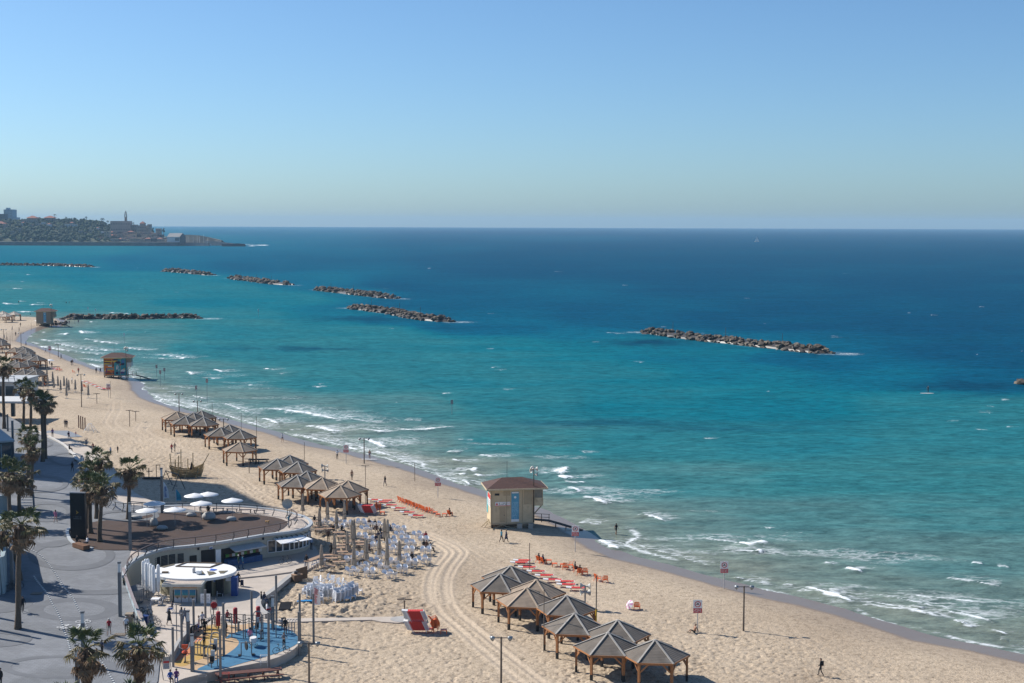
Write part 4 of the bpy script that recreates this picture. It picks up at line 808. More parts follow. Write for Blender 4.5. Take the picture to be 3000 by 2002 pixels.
PAVS = [
 (1495,1660,'G','hexagonal timber pavilion at the far end of the nearest cluster, grey slat roof'),(1464,1683,'G','grey roofed pavilion with a white notice, leftmost of the nearest cluster'),(1571,1700,'B','brown roofed pavilion behind another brown one, nearest the red loungers'),(1542,1724,'B','brown roofed pavilion in front of its brown twin, orange posts fully lit'),(1659,1747,'G','grey roofed pavilion right of the two brown roofs, beside a tall pole'),(1683,1799,'G','grey roofed pavilion with a white notice in the middle of the nearest cluster'),(1809,1819,'G','grey roofed pavilion behind the front two of the nearest cluster, by the yellow pole'),(1781,1856,'G','grey roofed pavilion left of the front two, cut close to the bottom edge'),(1919,1877,'G','frontmost and rightmost grey pavilion at the bottom edge of the photo'),
 (848,1335,'G','rearmost grey pavilion of the middle cluster, nearest the sea'),(812,1345,'G','grey pavilion of the middle cluster with a yellow flag at its corner'),(872,1354,'G','grey pavilion right of the yellow flag in the middle cluster'),(899,1382,'G','grey pavilion hidden behind another below the yellow flag'),(870,1394,'G','leftmost front grey pavilion of the middle cluster, pale roof edge'),(943,1400,'B','brown roofed pavilion with picnickers under it in the middle cluster'),(1018,1409,'B','rear right brown pavilion of the middle cluster, beside a tall thin pole'),(996,1423,'B','front right brown pavilion of the middle cluster, above the folded parasols'),
 (517,1207,'B','leftmost pavilion of the upper cluster, brown lit roof'),(543,1220,'G','second pavilion from the left in the upper cluster, with a white notice'),(567,1210,'G','middle rear pavilion of the upper cluster'),(590,1204,'G','rearmost right pavilion of the upper cluster, next to the surf'),(595,1224,'G','front right pavilion of the upper cluster'),(671,1245,'G','rear pavilion of the trio below the upper cluster'),(646,1253,'G','left pavilion of the trio below the upper cluster, behind a lamp post'),(702,1260,'G','right pavilion of the trio below the upper cluster, against a tall pole'),(702,1296,'B','single brown pavilion standing alone beside a dark picnic table'),
 (43,1018,'B','brown roofed pavilion at the back left of the far cluster'),(67,1015,'G','rear pavilion of the far cluster, top middle'),(75,1021,'G','pavilion of the far cluster just in front of the rear one'),(85,1032,'G','pavilion in the middle of the far cluster, mostly hidden'),(61,1035,'G','left middle pavilion of the far cluster'),(91,1038,'G','right middle pavilion of the far cluster'),(108,1042,'G','rightmost pavilion of the far cluster with a torn roof edge'),(45,1057,'G','pavilion of the far cluster half hidden by the left palm'),(80,1056,'G','pavilion of the far cluster above the front three'),(55,1061,'G','lower left pavilion of the far cluster right of a palm crown'),(96,1077,'G','rear one of the front three pavilions of the far cluster'),(69,1082,'G','left one of the front three pavilions of the far cluster'),(104,1085,'G','right one of the front three pavilions of the far cluster'),(-6,989,'G','pavilion cut by the left edge beyond the far cluster, upper one'),(4,999,'G','pavilion cut by the left edge beyond the far cluster, lower one'),
 (8,912,'C','beige canvas shelter at the left edge beyond the groin'),(16,918,'C','white-topped canvas shelter in front of its two neighbours beyond the groin'),(41,913,'C','beige canvas shelter nearest the far lifeguard hut')]
_fy = {}
def first_or_dup(proto, loc, rz, label, group=None, **k):
 if proto.get('used'): return dup(proto, loc, rz, label, group, **k)
 proto['used'] = 1; proto.location = loc; proto.rotation_euler = (0, 0, rz); proto['label'] = label
 if group: proto['group'] = group
 if k.get('scale'): proto.scale = (k['scale'],) * 3
 return proto
rd = random.Random(4)
for ax, ay, k, lab in PAVS:
 p = P(ax, ay, 3.85); z = sand_z(p.x, p.y); pr = {'G': PAV_G, 'B': PAV_B, 'C': PAV_C}[k]; first_or_dup(pr, (p.x, p.y, max(z, -.15)), math.radians(-6 + rd.uniform(-3, 3)), lab, 'canvas shelters on the far beach' if k == 'C' else 'timber pavilions on the sand')
# ================================================================== LIFEGUARD HUTS
HUT = mat('hut_cream', (.56, .45, .29), .75, .12, 1.2, spots=((.40, .31, .20), .9, .58)); HUT_D = mat('hut_trim', (.40, .32, .21), .75, .1, 1.5); HUT_ROOF = mat('hut_roof_red', (.086, .043, .034), .8, .25, 3, .2, 20, spots=((.065, .034, .028), .6, .55)); BLUEP = mat('banner_blue', (.10, .33, .48), .6, .12, 1.5); REDP = mat('sign_red', (.55, .04, .035), .6); DARKW = mat('dark_timber', (.045, .034, .027), .8, .2)
def lettering(root, M, x0, x1, z0, z1, rows, m, y=-.02, seed=1, name='lettering'):
 """lines of small raised strokes standing for printed lines too small to read"""
 rr = random.Random(seed); mb = MB(); hgt = (z1 - z0) / rows
 for r in range(rows):
  x = x0; zb = z0 + r * hgt + hgt * .25
  while x < x1 - .02:
   w = rr.uniform(.5, 1.1) * hgt * .4; 
   if rr.random() < .82: mb.box(x, min(x + w, x1), y - .006, y, zb, zb + hgt * .5, M)
   x += w * 1.5
 return mb.obj(name, m, root)
def make_hut(base, rz, label, wall=HUT, mural=False, far=False, W=6.1, D=4.2, floor=.75, hgt=5.0):
 root = empty('lifeguard_hut', base, label, 'lifeguard hut', rz=rz); I = Matrix.Identity(4); Z0 = floor; Z1 = floor + hgt
 mb = MB(); n = 26                       # clapboard walls
 for i in range(n):
  a = Z0 + hgt * i / n; b = Z0 + hgt * (i + 1) / n; o_ = .025
  for p, q, s in (((-o_, -o_), (W + o_, -o_), (0, 1)), ((W + o_, -o_), (W + o_, D + o_), (-1, 0)), ((W + o_, D + o_), (-o_, D + o_), (0, -1)), ((-o_, D + o_), (-o_, -o_), (1, 0))):
   mb.quad((*p, a), (*q, a), (q[0] + s[0] * o_, q[1] + s[1] * o_, b), (p[0] + s[0] * o_, p[1] + s[1] * o_, b))
 mb.obj('wall', wall, root)
 MB().box(-.05, W + .05, -.06, D + .05, Z0 - .22, Z0 - .002).obj('floor_beam', HUT_D, root)
 for x in (0, W): MB().box(x - .09, x + .09, -.09, .0, Z0, Z1).obj('corner_post', HUT_D, root)
 for x in (W * .36, W * .73): MB().box(x - .05, x + .05, -.06, -.026, Z0, Z1 - .05).obj('wall_batten', HUT_D, root)
 # roof
 e = .75; xr = W + 1.9; zt = Z1 + 1.15; mb = MB(); mb.add([(-e,-e,Z1),(xr,-e,Z1),(xr,D+e,Z1),(-e,D+e,Z1),(W*.3,D*.5,zt),(W*.78,D*.5,zt)],[(0,1,5,4),(1,2,5),(2,3,4,5),(3,0,4)]); mb.obj('roof', HUT_ROOF, root)
 mb = MB(); c = [(-e,-e),(xr,-e),(xr,D+e),(-e,D+e)]
 for p, q in zip(c, c[1:] + c[:1]): mb.bar((*p, Z1 - .1), (*q, Z1 - .1), .08, .22)
 mb.obj('fascia_board', mat('hut_fascia', (.52, .43, .29), .7), root); MB().box(-e+.05, xr-.05, -e+.05, D+e-.05, Z1-.16, Z1-.1).obj('soffit', HUT_D, root)
 # look-out balcony
 MB().box(W + .03, W + 1.35, -.02, D, Z0 + 2.35, Z0 + 3.5).obj('balcony', wall, root); MB().box(W + .03, W + 1.2, .1, D, Z0 + 3.502, Z1 - .17).obj('lookout_shade_fill', mat('lookout_shade', (.24, .22, .18), .6), root)  # upper box: solid fill toned as the shaded inside of the open lookout
 MB().bar((W + 1.2, .3, Z0 + 2.35), (W + .08, .3, Z0 + 1.1), .14).obj('strut', HUT_D, root)
 MB().bar((W + 1.25, 0, Z0 + 3.5), (W + 1.25, 0, Z1 - .1), .1).obj('balcony_post', HUT_D, root)
 # stilts
 for x in (.15, W * .33, W * .66, W - .15):
  for y in (.15, D - .15): MB().box(x - .14, x + .14, y - .14, y + .14, -.8, Z0 - .222).obj('stilt', DARKW, root)
 for x0_ in (.3, W * .5):
  MB().bar((x0_, -.02, .0), (x0_ + W * .22, -.02, Z0 - .26), .09).bar((x0_ + W * .44, -.02, 0), (x0_ + W * .22, -.02, Z0 - .3), .09).obj('cross_brace', HUT_D if not mural else DARKW, root)
 # ramp to the sea and its railing
 mb = MB().bar((W + .1, D * .6, Z0 - .1), (W + 2.6, D * .5, Z0 - .3), 1.1, .1).bar((W + 2.6, D * .5, Z0 - .3), (W + 7.2, D * .1, -.75), 1.0, .1); mb.obj('ramp', DARKW, root)
 mb = MB()
 for x, z in ((W + .3, 0), (W + 1.4, -.1), (W + 2.5, -.2)): mb.bar((x, D * .5 - .55, Z0 + z - .3), (x, D * .5 - .55, Z0 + z + .95), .08)
 for h in (.45, .92): mb.bar((W + .2, D * .5 - .55, Z0 + h), (W + 2.6, D * .5 - .55, Z0 - .2 + h), .06)
 mb.obj('ramp_railing', DARKW, root)
 for x in (W + 3.5, W + 5): MB().bar((x, D * .4, -1.3), (x, D * .4, Z0 - .3 - (x - W - 2.6) * .3), .12).obj('ramp_leg', DARKW, root)
 # antenna and loudspeaker mast
 MB().tube([(W*.42, D*.5, zt - .1), (W*.42, D*.5, zt + 2.3)], .03, 5).obj('antenna', DSTEEL, root); MB().tube([(W - .05, -.16, Z0), (W - .05, -.16, zt + 1.6)], .06, 6).obj('mast', DARKW, root)
 HW = mat('horn_grey', (.50, .49, .45), .5)
 for j, (a, z) in enumerate(((.2, 1.5), (1.8, 1.5), (3.6, 1.3), (-.4, .75))):
  h = MB().lathe([(.06, 0), (.08, .18), (.2, .42), (.34, .52), (.30, .50), (.05, .2)], 12).obj('horn_speaker', HW, root, True); h.location = (W - .05, -.16, zt + z); h.rotation_euler = (0, math.pi / 2, a)
 # fittings on the walls
 if mural:
  mu = MB(); cols = [mat('mural_%s' % n_, c_, .6, .1, 3) for n_, c_ in (('orange', (.55, .16, .03)), ('yellow', (.60, .42, .04)), ('teal', (.03, .25, .29)), ('blue', (.05, .17, .42)), ('navy', (.015, .02, .06)), ('red', (.40, .05, .03)), ('white', (.62, .60, .58)), ('brown', (.13, .055, .03)), ('pale', (.30, .42, .44)), ('purple', (.10, .05, .17)))]
  rr = random.Random(8)
  def poly(cx, cz, rx, rz_, m, k, n_=9, jit=.25): 
   z = -.03 - k * .004; pts = [(cx + rx * (1 + rr.uniform(-jit, jit)) * math.cos(i * 6.283 / n_), z, cz + rz_ * (1 + rr.uniform(-jit, jit)) * math.sin(i * 6.283 / n_)) for i in range(n_)]
   pts = [(min(W - .02, max(.02, a)), b, min(Z1 - .2, max(Z0, c_))) for a, b, c_ in pts]; mu.cur = m; mu.add([p for p in pts], [tuple(range(n_))])
  z = lambda f: Z0 + hgt * f
  mu.cur = 0; mu.quad((0.01,-.028,Z0),(W*.45,-.028,Z0),(W*.45,-.028,Z1-.17),(.01,-.028,Z1-.17)); mu.cur = 2; mu.quad((W*.45,-.028,Z0),(W-.01,-.028,Z0),(W-.01,-.028,Z1-.17),(W*.45,-.028,Z1-.17))
  for i, (f, h_, m, x0, x1) in enumerate(((.93,.06,1,.0,.8),(.82,.05,7,.02,.34),(.75,.05,1,.05,.4),(.68,.05,4,.0,.3),(.62,.05,1,.0,.25),(.55,.045,2,.05,.4),(.48,.05,6,.18,.42),(.40,.05,0,.02,.3),(.33,.06,2,.1,.42),(.26,.05,1,.0,.42),(.18,.07,5,.05,.46),(.08,.08,7,.02,.45))):
   mu.cur = m; y = -.034; mu.quad((W*x0,y,z(f)),(W*x1,y,z(f)-.05),(W*x1,y,z(f+h_)),(W*x0,y,z(f+h_)+.04))
  for a in ((.52,.86,.25,.07,4),(.50,.78,.30,.05,1),(.62,.72,.22,.10,4),(.85,.76,.12,.12,3),(.83,.62,.16,.10,4),(.40,.60,.10,.22,7),(.60,.45,.10,.18,8),(.57,.40,.05,.14,6),(.66,.30,.07,.10,8),(.85,.45,.12,.14,2),(.84,.25,.16,.12,6),(.80,.14,.18,.08,9),(.58,.13,.10,.10,4),(.33,.22,.12,.12,0),(.12,.30,.06,.2,9),(.90,.35,.06,.05,1),(.72,.58,.06,.06,5),(.45,.70,.07,.04,0)): poly(W*a[0], z(a[1]), W*a[2]*.6, hgt*a[3]*.7, a[4], 1 + len(mu.f) * .25)
  mu.cur = 6
  for i in range(4): mu.quad((.03,-.06,z(.05+i*.06)),(.4,-.06,z(.05+i*.06)),(.4,-.06,z(.075+i*.06)),(.03,-.06,z(.075+i*.06)))
  mu.obj('mural', cols, root)
  return root
 MB().box(W*.47, W*.65, -.055, -.03, Z0 + .15, Z1 - .55).obj('blue_banner', BLUEP, root); bn = root.children[-1]
 MB().box(W*.47, W*.65, -.058, -.0551, Z0 + .15, Z0 + .5).obj('pale_band', WHITE, bn); MB().box(W*.48, W*.64, -.058, -.0551, Z1 - .78, Z1 - .6).obj('pale_band', WHITE, bn)
 mb = MB().lathe([(.001, 0), (.17, .001), (.17, .004), (.001, .005)], 16); o = mb.obj('round_emblem', WHITE, bn); o.location = (W*.56, -.056, Z1 - 1.35); o.rotation_euler = (math.pi/2, 0, 0)
 lettering(bn, I, W*.49, W*.63, Z0 + .6, Z1 - 2.0, 14, mat('banner_text', (.35, .55, .66)), -.0555, 5)
 if far: return root
 MB().box(.55, 2.7, -.06, -.03, Z0 + 2.45, Z0 + 3.02).obj('warning_sign', WHITE, root); ws = root.children[-1]
 mb = MB().box(.55, 2.7, -.066, -.061, Z0 + 2.45, Z0 + 2.52); mb.add([(.62,-.066,Z0+2.6),(.98,-.066,Z0+2.6),(.8,-.066,Z0+2.95)],[(0,1,2)]); mb.bar((2.35,-.064,Z0+2.62),(2.62,-.064,Z0+2.92),.05,.01).bar((2.62,-.064,Z0+2.62),(2.35,-.064,Z0+2.92),.05,.01); mb.obj('sign_mark', REDP, ws); lettering(ws, I, 1.08, 2.28, Z0 + 2.55, Z0 + 2.95, 2, DSTEEL, -.061, 3)
 MB().box(.5, 1.15, -.05, -.026, Z0 + 3.95, Z0 + 4.25).obj('window', BLACK, root)
 d = MB().box(1.2, 2.0, -.055, -.03, Z0 + .12, Z0 + 2.3).obj('door', HUT_D, root); MB().box(1.8, 1.9, -.1, -.056, Z0 + 1.05, Z0 + 1.2).obj('door_handle', DSTEEL, d)
 MB().box(1.75, 2.7, -.045, -.028, Z0 + 3.9, Z1 - .35).obj('hatch', HUT_D, root); MB().box(W*.77, W*.95, -.05, -.03, Z0 + 2.6, Z1 - .3).obj('shutter', HUT_D, root)
 # left face: teal board and red and white notice
 MB().box(-.06, -.03, D*.72, D*.98, Z0 + .9, Z1 - .4).obj('teal_board', mat('board_teal', (.08, .38, .42), .6), root)
 s = MB().box(-.09, -.05, D*.1, D*.72, Z0 + 2.2, Z0 + 4.0).obj('notice_board', WHITE, root); MB().box(-.095, -.0901, D*.1, D*.72, Z0 + 3.3, Z0 + 4.0).obj('notice_head', REDP, s)
 M = Matrix(((0, 1, 0, 0), (-1, 0, 0, D), (0, 0, 1, 0), (0, 0, 0, 1))); lettering(s, M, D*.32, D*.86, Z0 + 2.3, Z0 + 3.2, 5, mat('text_grey', (.25, .25, .28)), -.091, 9)
 MB().bar((-.3, -.9, .5), (-.2, D*.6, .9), .12).bar((-.8, .2, .3), (-.2, 1.2, .8), .12).bar((-1.3, .6, .2), (0, 2.2, .9), .1).obj('fallen_beams', HUT_D, root)
 for x in (W*.66, W*.92): MB().box(x - .35, x + .35, -.5, .02, -.2, .62).obj('concrete_block', CONC, root)
 return root
p = P(1439, 1549, 0); make_hut((p.x, p.y, 0), math.radians(9), 'big cream lifeguard hut with a blue banner and dark red roof, nearest of three')
p = P(305, 1108, -.25); make_hut((p.x, p.y, -.25), math.radians(8), 'lifeguard hut with a bright painted mural, middle one of three', mural=True, wall=mat('hut_white', (.55, .54, .50), .7, .08))
p = P(107, 953, 0); make_hut((p.x, p.y, .1), math.radians(8), 'plain brown lifeguard hut on rocks at the root of the groin, farthest of three', wall=mat('hut_brown', (.31, .235, .165), .75, .1), far=True)
# ================================================================== POLES, LAMPS, SIGNS
POLEW = mat('weathered_pole', (.16, .125, .095), .8, .2, 2)
def pole_at(px, yt, yb, zf=None):
 b = SP(px, yb) if zf is None else P(px, yb, zf); d = ray(px, yt); t = b.y / d.y; return b, max(.5, H + d.z * t - b.z)
def flood_pole(px, yt, yb, label, lamps=2, group='floodlight poles on the beach', horn=False, low=False):
 b, h = pole_at(px, yt, yb); root = empty('floodlight_pole', b, label, 'lamp post', group); MB().tube([(0, 0, -.3), (0, 0, h)], [.11, .08], 8).obj('pole', POLEW, root); MB().bar((-.7, 0, h - .1), (.7, 0, h - .1), .07).obj('cross_arm', DSTEEL, root)
 for k in range(lamps):
  s = -1 if k % 2 else 1; o = MB().lathe([(.05, 0), (.16, .08), (.28, .34), (.24, .33), (.05, .1)], 10).obj('flood_lamp', mat('lamp_shell', (.30, .32, .33), .35, .1, metal=.4), root, True); o.location = (s * .62, 0, h - .02 - (k // 2) * .9); o.rotation_euler = (2.2, 0, s * 1.9)
 if low: MB().box(-.16, .16, -.2, .2, h * .35, h * .35 + .5).obj('control_box', DSTEEL, root)
 return root
for a in ((525,1153,1208,'double floodlight pole behind the upper pavilion cluster, left one'),(579,1174,1229,'double floodlight pole among the upper pavilions, right one'),(656,1227,1314,'tall floodlight pole in front of the trio of pavilions'),(1067,1284,1358,'tall lamp pole at the water edge left of the paddle board'),(239,1097,1194,'wooden lamp pole in a heap of sand by the far folded parasols'),(171,1008,1047,'slim lamp pole at the far waterline right of the red sign'),(62,975,1016,'bent lamp pole beside the far pavilions at the water'),(12,965,1030,'lamp pole near the left edge behind the far pavilions'),(2178,1717,1849,'slim lamp pole alone on the right part of the beach'),(1468,1866,2030,'big floodlight pole at the bottom edge left of the near pavilions'),(906,1882,2032,'wooden floodlight pole at the bottom edge right of the gym')): flood_pole(*a)
def thin_pole(px, yt, yb, label, r=.045, m=DSTEEL, tee=False, z=None):
 b, h = pole_at(px, yt, yb, z); o = MB().tube([(0, 0, -.3), (0, 0, h)], r, 6)
 if tee: o.bar((-.6, 0, h), (.6, 0, h), .06)
 o = o.obj('thin_pole', m, loc=b); return tag(o, label, 'pole', 'thin poles on the beach')
for a in ((622,1178,1226,'thin dark pole right of the rearmost upper pavilion'),(707,1211,1258,'thin dark pole behind the trio of pavilions'),(752,1221,1316,'tall thin pole at the right corner of the trio of pavilions'),(892,1296,1352,'thin pole behind the middle cluster near the sea'),(1215,1356,1411,'short thin pole at the waterline right of two walkers'),(1551,1591,1676,'brown pole above the far near-cluster pavilion among red loungers'),(1593,1727,1910,'tall grey pole in front of the brown near pavilions'),(324,1117,1168,'thin pole right of the red sign before the mural hut'),(126,1065,1090,'thin pole right of the far pavilion cluster'),(31,983,1043,'thin pole left of the far pavilion cluster'),(36,960,1001,'thin pole at the far waterline near two walkers'),(20,973,997,'thin pole beside people at the far left'),(92,945,968,'thin pole below the far lifeguard hut')): thin_pole(*a, m=POLEW)
thin_pole(1071, 1364, 1479, 'tall pole with a tee top at the right corner of the brown middle pavilions', tee=True, m=POLEW)
b, h = pole_at(1746, 1687, 1864); root = empty('banded_pole', b, 'pole with a bright yellow lower half beside the near pavilions', 'pole'); MB().tube([(0, 0, h * .44), (0, 0, h)], .06, 6).obj('upper_pole', POLEW, root); MB().tube([(0, 0, -.2), (0, 0, h * .439)], .085, 8).obj('yellow_sleeve', mat('sleeve_yellow', (.70, .42, .02), .6), root)
def horn_pole(px, yt, yb, label):
 b, h = pole_at(px, yt, yb); root = empty('speaker_pole', b, label, 'loudspeaker', 'loudspeaker poles'); MB().tube([(0, 0, -.2), (0, 0, h)], .09, 8).obj('pole', STEEL, root); HW = mat('horn_grey', (.50, .49, .45))
 for a, z in ((.1, 0), (3.0, .05), (.4, -.75), (3.3, -.7)): o = MB().lathe([(.08, 0), (.1, .2), (.24, .46), (.38, .55), (.34, .53), (.06, .2)], 12).obj('horn_speaker', HW, root, True); o.location = (0, 0, h + z); o.rotation_euler = (0, math.pi / 2, a)
horn_pole(952, 1366, 1404, 'loudspeaker pole behind the brown middle pavilions'); horn_pole(1714, 1718, 1786, 'loudspeaker pole with grey horns at the end of the red loungers')
def no_bath_sign(px, yt, yb, label, z=None, k=1.0):
 b, h = pole_at(px, yt, yb, z); root = empty('warning_sign', b, label, 'sign', 'red and white no bathing signs'); MB().tube([(0, .04, -.4), (0, .04, h)], .05, 8).obj('post', mat('post_pale', (.48, .46, .44), .5), root)
 w = .48 * k; t = h; m = t - .9 * k; bt = t - 1.42 * k; MB().box(-w, w, -.03, 0, bt, t).obj('board', WHITE, root); bd = root.children[-1]; MB().box(-w + .02, w - .02, -.04, -.031, bt + .02, m).obj('red_panel', REDP, bd)
 rg = MB(); N = 20; c = (0, (t + m) / 2); r1, r0 = .33 * k, .25 * k
 for i in range(N):
  a, e = 2 * math.pi * i / N, 2 * math.pi * (i + 1) / N; q = lambda r, g: (r * math.cos(g), -.04, c[1] + r * math.sin(g)); rg.quad(q(r0, a), q(r0, e), q(r1, e), q(r1, a))
 rg.bar((-.2 * k, -.038, c[1] + .2 * k), (.2 * k, -.038, c[1] - .2 * k), .06 * k, .006); rg.obj('ban_ring', REDP, bd); MB().lathe([(.001, 0), (.07 * k, .0), (.07 * k, .004), (.001, .005)], 10, (0, 0, 0)).obj('swimmer_head', DSTEEL, bd); o = bd.children[-1]; o.location = (.02, -.034, c[1] + .09 * k); o.rotation_euler = (math.pi/2, 0, 0)
 MB().add([(-.2 * k, -.036, c[1] - .02), (.1 * k, -.036, c[1] + .02), (.17 * k, -.036, c[1] - .05 * k), (-.2 * k, -.036, c[1] - .1 * k)], [(0, 1, 2, 3)]).obj('swimmer_body', DSTEEL, bd); lettering(bd, Matrix.Identity(4), -w + .1, w - .1, bt + .08, m - .06, 3, WHITE, -.041, px)
for a in ((1014,1303,1360,'no bathing sign near the paddle board, seen face on'),(1685,1540,1617,'no bathing sign right of the cream lifeguard hut'),(2121,1645,1725,'no bathing sign standing at the waterline on the right'),(2043,1758,1852,'no bathing sign with a sunbather lying at its foot'),(318,1125,1166,'no bathing sign before the mural hut'),(146,1014,1047,'no bathing sign at the far waterline'),(1283,1398,1459,'narrow sign post at the waterline left of the cream hut')): no_bath_sign(*a)
for i, (px, yt, yb) in enumerate(((364,976,1008),(470,1085,1133),(482,1078,1114),(459,1069,1103),(258,900,923),(280,905,925),(219,922,950),(230,938,950),(203,940,952),(757,906,930),(1324,1172,1214),(607,1110,1180),(575,1130,1168))):
 b, h = pole_at(px, yt, yb, WATER_Z); root = empty('water_marker', b, ('marker post out in the surf behind the mural hut','nearest of three marker posts right of the mural hut','right of three marker posts beside the mural hut','left of three marker posts beside the mural hut','left marker with a white flag beyond the groin','right marker with a white flag beyond the groin','middle red marker right of the far hut','right marker by the groin near the far hut','left marker by the groin near the far hut','flag marker in the open water right of the groin end','lone marker sign in the teal water mid picture','tall thin marker in the surf above the upper pavilions','thin marker in the surf left of the tall one')[i], 'marker post', 'marker posts in the water')
 MB().tube([(0, 0, -1), (0, 0, h)], .06, 6).obj('post', STEEL, root); MB().box(-.28, .28, -.03, .0, h - 1.0, h).obj('plate', WHITE if i in (0, 4, 5, 9) else mat('plate_faded', (.45, .30, .28), .6), root)
def shower(px, yt, yb, label, w=.8):
 b, h = pole_at(px, yt, yb); root = empty('beach_shower', b, label, 'shower', 'mushroom topped beach showers'); MB().tube([(0, 0, -.2), (0, 0, h)], .07, 8).obj('post', POLEW, root); MB().bar((-w, 0, h - .05), (w, 0, h - .05), .12, .1).bar((0, -w, h - .05), (0, w, h - .05), .12, .1).obj('shower_arms', POLEW, root)
for a in ((1185,1755,1814,'shower post on the round concrete pad by the red stack'),(284,1153,1184,'shower post in the sand below the mural hut'),(380,1202,1250,'left of two shower posts near the upper pavilions'),(398,1205,1236,'right of two shower posts near the upper pavilions, in a sand heap'),(730,1344,1388,'shower post left of the yellow flag pavilion')): shower(*a)
# flags
def feather_flag(px, yt, yb, m, label, zf=None, lettering_m=None):
 b, h = pole_at(px, yt, yb, zf); root = empty('feather_flag', b, label, 'flag'); MB().tube([(0, 0, -.1), (0, 0, h)], .03, 6).obj('flag_pole', WHITE, root); mb = MB(); v = []
 for i in range(9):
  f = i / 8; z = h * (.28 + .72 * f); w = .75 * math.sin(min(1, (1 - f) * 1.6) * 1.57) + .03; v += [(.03, .05 * math.sin(f * 5), z), (w, .12 * math.sin(f * 6 + 1), z)]
 mb.add(v, [(2*i, 2*i+1, 2*i+3, 2*i+2) for i in range(8)]); o = mb.obj('flag_cloth', m, root)
 if lettering_m:
  mb = MB(); rr = random.Random(px)
  for i in range(16): z = h * (.34 + .03 * i); x = .12 + .1 * rr.random(); mb.box(x, x + rr.uniform(.12, .4), -.14, -.135, z, z + h * .016)
  mb.obj('flag_print', lettering_m, root)
FY = mat('flag_yellow', (.75, .48, .02), .7); feather_flag(820, 1348, 1412, FY, 'yellow feather flag at the corner of a middle pavilion')
feather_flag(480, 1413, 1478, WHITE, 'tall white feather flag in the shade left of the deck umbrellas', lettering_m=mat('print_blue', (.06, .12, .35))); feather_flag(516, 1434, 1480, mat('flag_teal', (.05, .30, .42), .7, .4, 1.5), 'small blue and green feather flag behind the roof deck')
feather_flag(918, 1704, 1800, WHITE, 'white feather flag with a red badge before the stacked white chairs', lettering_m=REDP)
# playground posts and climbing dome, swing, ship
for i, (px, yt, yb) in enumerate(((231,1217,1254),(237,1219,1257),(243,1221,1259),(249.5,1224,1261))): b, h = pole_at(px, yt, yb); tag(MB().box(-.09, .09, -.09, .09, -.2, h).obj('goal_post', mat('post_red', (.16, .06, .04), .7), loc=b), ('leftmost','second from the left','third from the left','rightmost')[i] + ' of four red-brown posts in the upper sand', 'post', 'row of four red-brown posts')
b = SP(264, 1266); root = empty('climbing_dome', b, 'white rope climbing dome on the sand by the red-brown posts', 'climbing frame'); mb = MB()
for k in range(8):
 a = k * math.pi / 4; e = a + math.pi / 4; q = lambda g, r, z: (r * math.cos(g), r * math.sin(g), z); mb.bar(q(a, 1.5, 0), q(a, .35, 1.7), .05); mb.bar(q(a, 1.15, .5), q(e, 1.15, .5), .035); mb.bar(q(a, .8, 1.0), q(e, .8, 1.0), .035); mb.bar(q(a, .35, 1.7), q(e, .35, 1.7), .05)
mb.obj('frame', WHITE, root)
def make_ship():
 b = SP(548, 1398); root = empty('play_ship', b, 'wooden pirate ship climbing frame in the sand by the shade edge', 'play ship', rz=.12); root.scale = (.86,) * 3; OLD = mat('ship_timber', (.34, .25, .125), .75, .25, 2, .2, 15); mb = MB(); prof = []
 for i in range(9):
  t = i / 8; x = -3.4 + 6.8 * t; w = 1.35 * math.sin(max(.02, min(.98, t * .86 + .12)) * math.pi) ** .6; zt = 1.55 + 1.1 * (2 * t - .9) ** 2; prof.append((x, w, zt))
 for s in (-1, 1):
  for (x0, w0, z0), (x1, w1, z1) in zip(prof, prof[1:]):
   for k in range(5):
    f0, f1 = k / 5, (k + 1) / 5 - .02; g = lambda x, w, z, f: (x * (.78 + .22 * f), s * (w * (.45 + .55 * f)), .12 + (z - .12) * f); mb.quad(g(x0, w0, z0, f0), g(x1, w1, z1, f0), g(x1, w1, z1, f1), g(x0, w0, z0, f1))
 mb.obj('hull_planks', OLD, root); MB().box(-2.6, 2.6, -1.0, 1.0, 1.02, 1.1).obj('deck', OLD, root)
 for i, (x, h) in enumerate(((-2.9, 4.6), (-2.2, 3.6), (-1.7, 4.2), (-1.1, 5.6), (.1, 3.6), (1.2, 4.9))): MB().tube([(x, (.5, -.5)[i % 2], .1), (x + (-.4 if i == 0 else .05), (.5, -.5)[i % 2], h)], .09, 6).obj('mast', OLD, root)
 MB().bar((2.6, 0, 1.6), (4.3, 0, 4.6), .14).obj('bowsprit', OLD, root)
 for x, s in ((-1.9, -1), (-.3, -1), (1.8, -1), (2.7, -1), (.6, 1)): MB().bar((x, s * 1.9, -.1), (x + .7, s * .9, 2.2), .13).obj('prop_pole', OLD, root)
 mb = MB()
 for k in range(9): mb.bar((-3.2 + k * .3, -.8, 1.9), (-3.2 + k * .3, -.8, 3.0), .06)
 mb.bar((-3.3, -.8, 3.0), (-.6, -.8, 3.0), .09).bar((-3.3, -.8, 1.9), (-.6, -.8, 1.9), .09); mb.obj('stern_fence', OLD, root); MB().bar((-5.4, -.4, -.1), (-3.0, -.3, 1.3), .7, .08).obj('gangplank', OLD, root)
 MB().add([(.5, -.3, 1.4), (1.5, -.2, 1.4), (.8, .5, 1.4), (.9, 0, 3.1)], [(0, 1, 3), (1, 2, 3), (2, 0, 3)]).obj('rope_tent', DARKW, root)
make_ship()
b = SP(505, 1430); root = empty('swing_set', b, 'dark swing frame in the shade below the wooden ship', 'swing', rz=-.9); MB().bar((-2.5, 0, 2.5), (2.5, 0, 2.5), .1).obj('top_beam', DSTEEL, root)
for x in (-2.4, 2.4):
 for s in (-1, 1): MB().bar((x, 0, 2.5), (x, s * 1.1, 0), .09).obj('leg', DSTEEL, root)
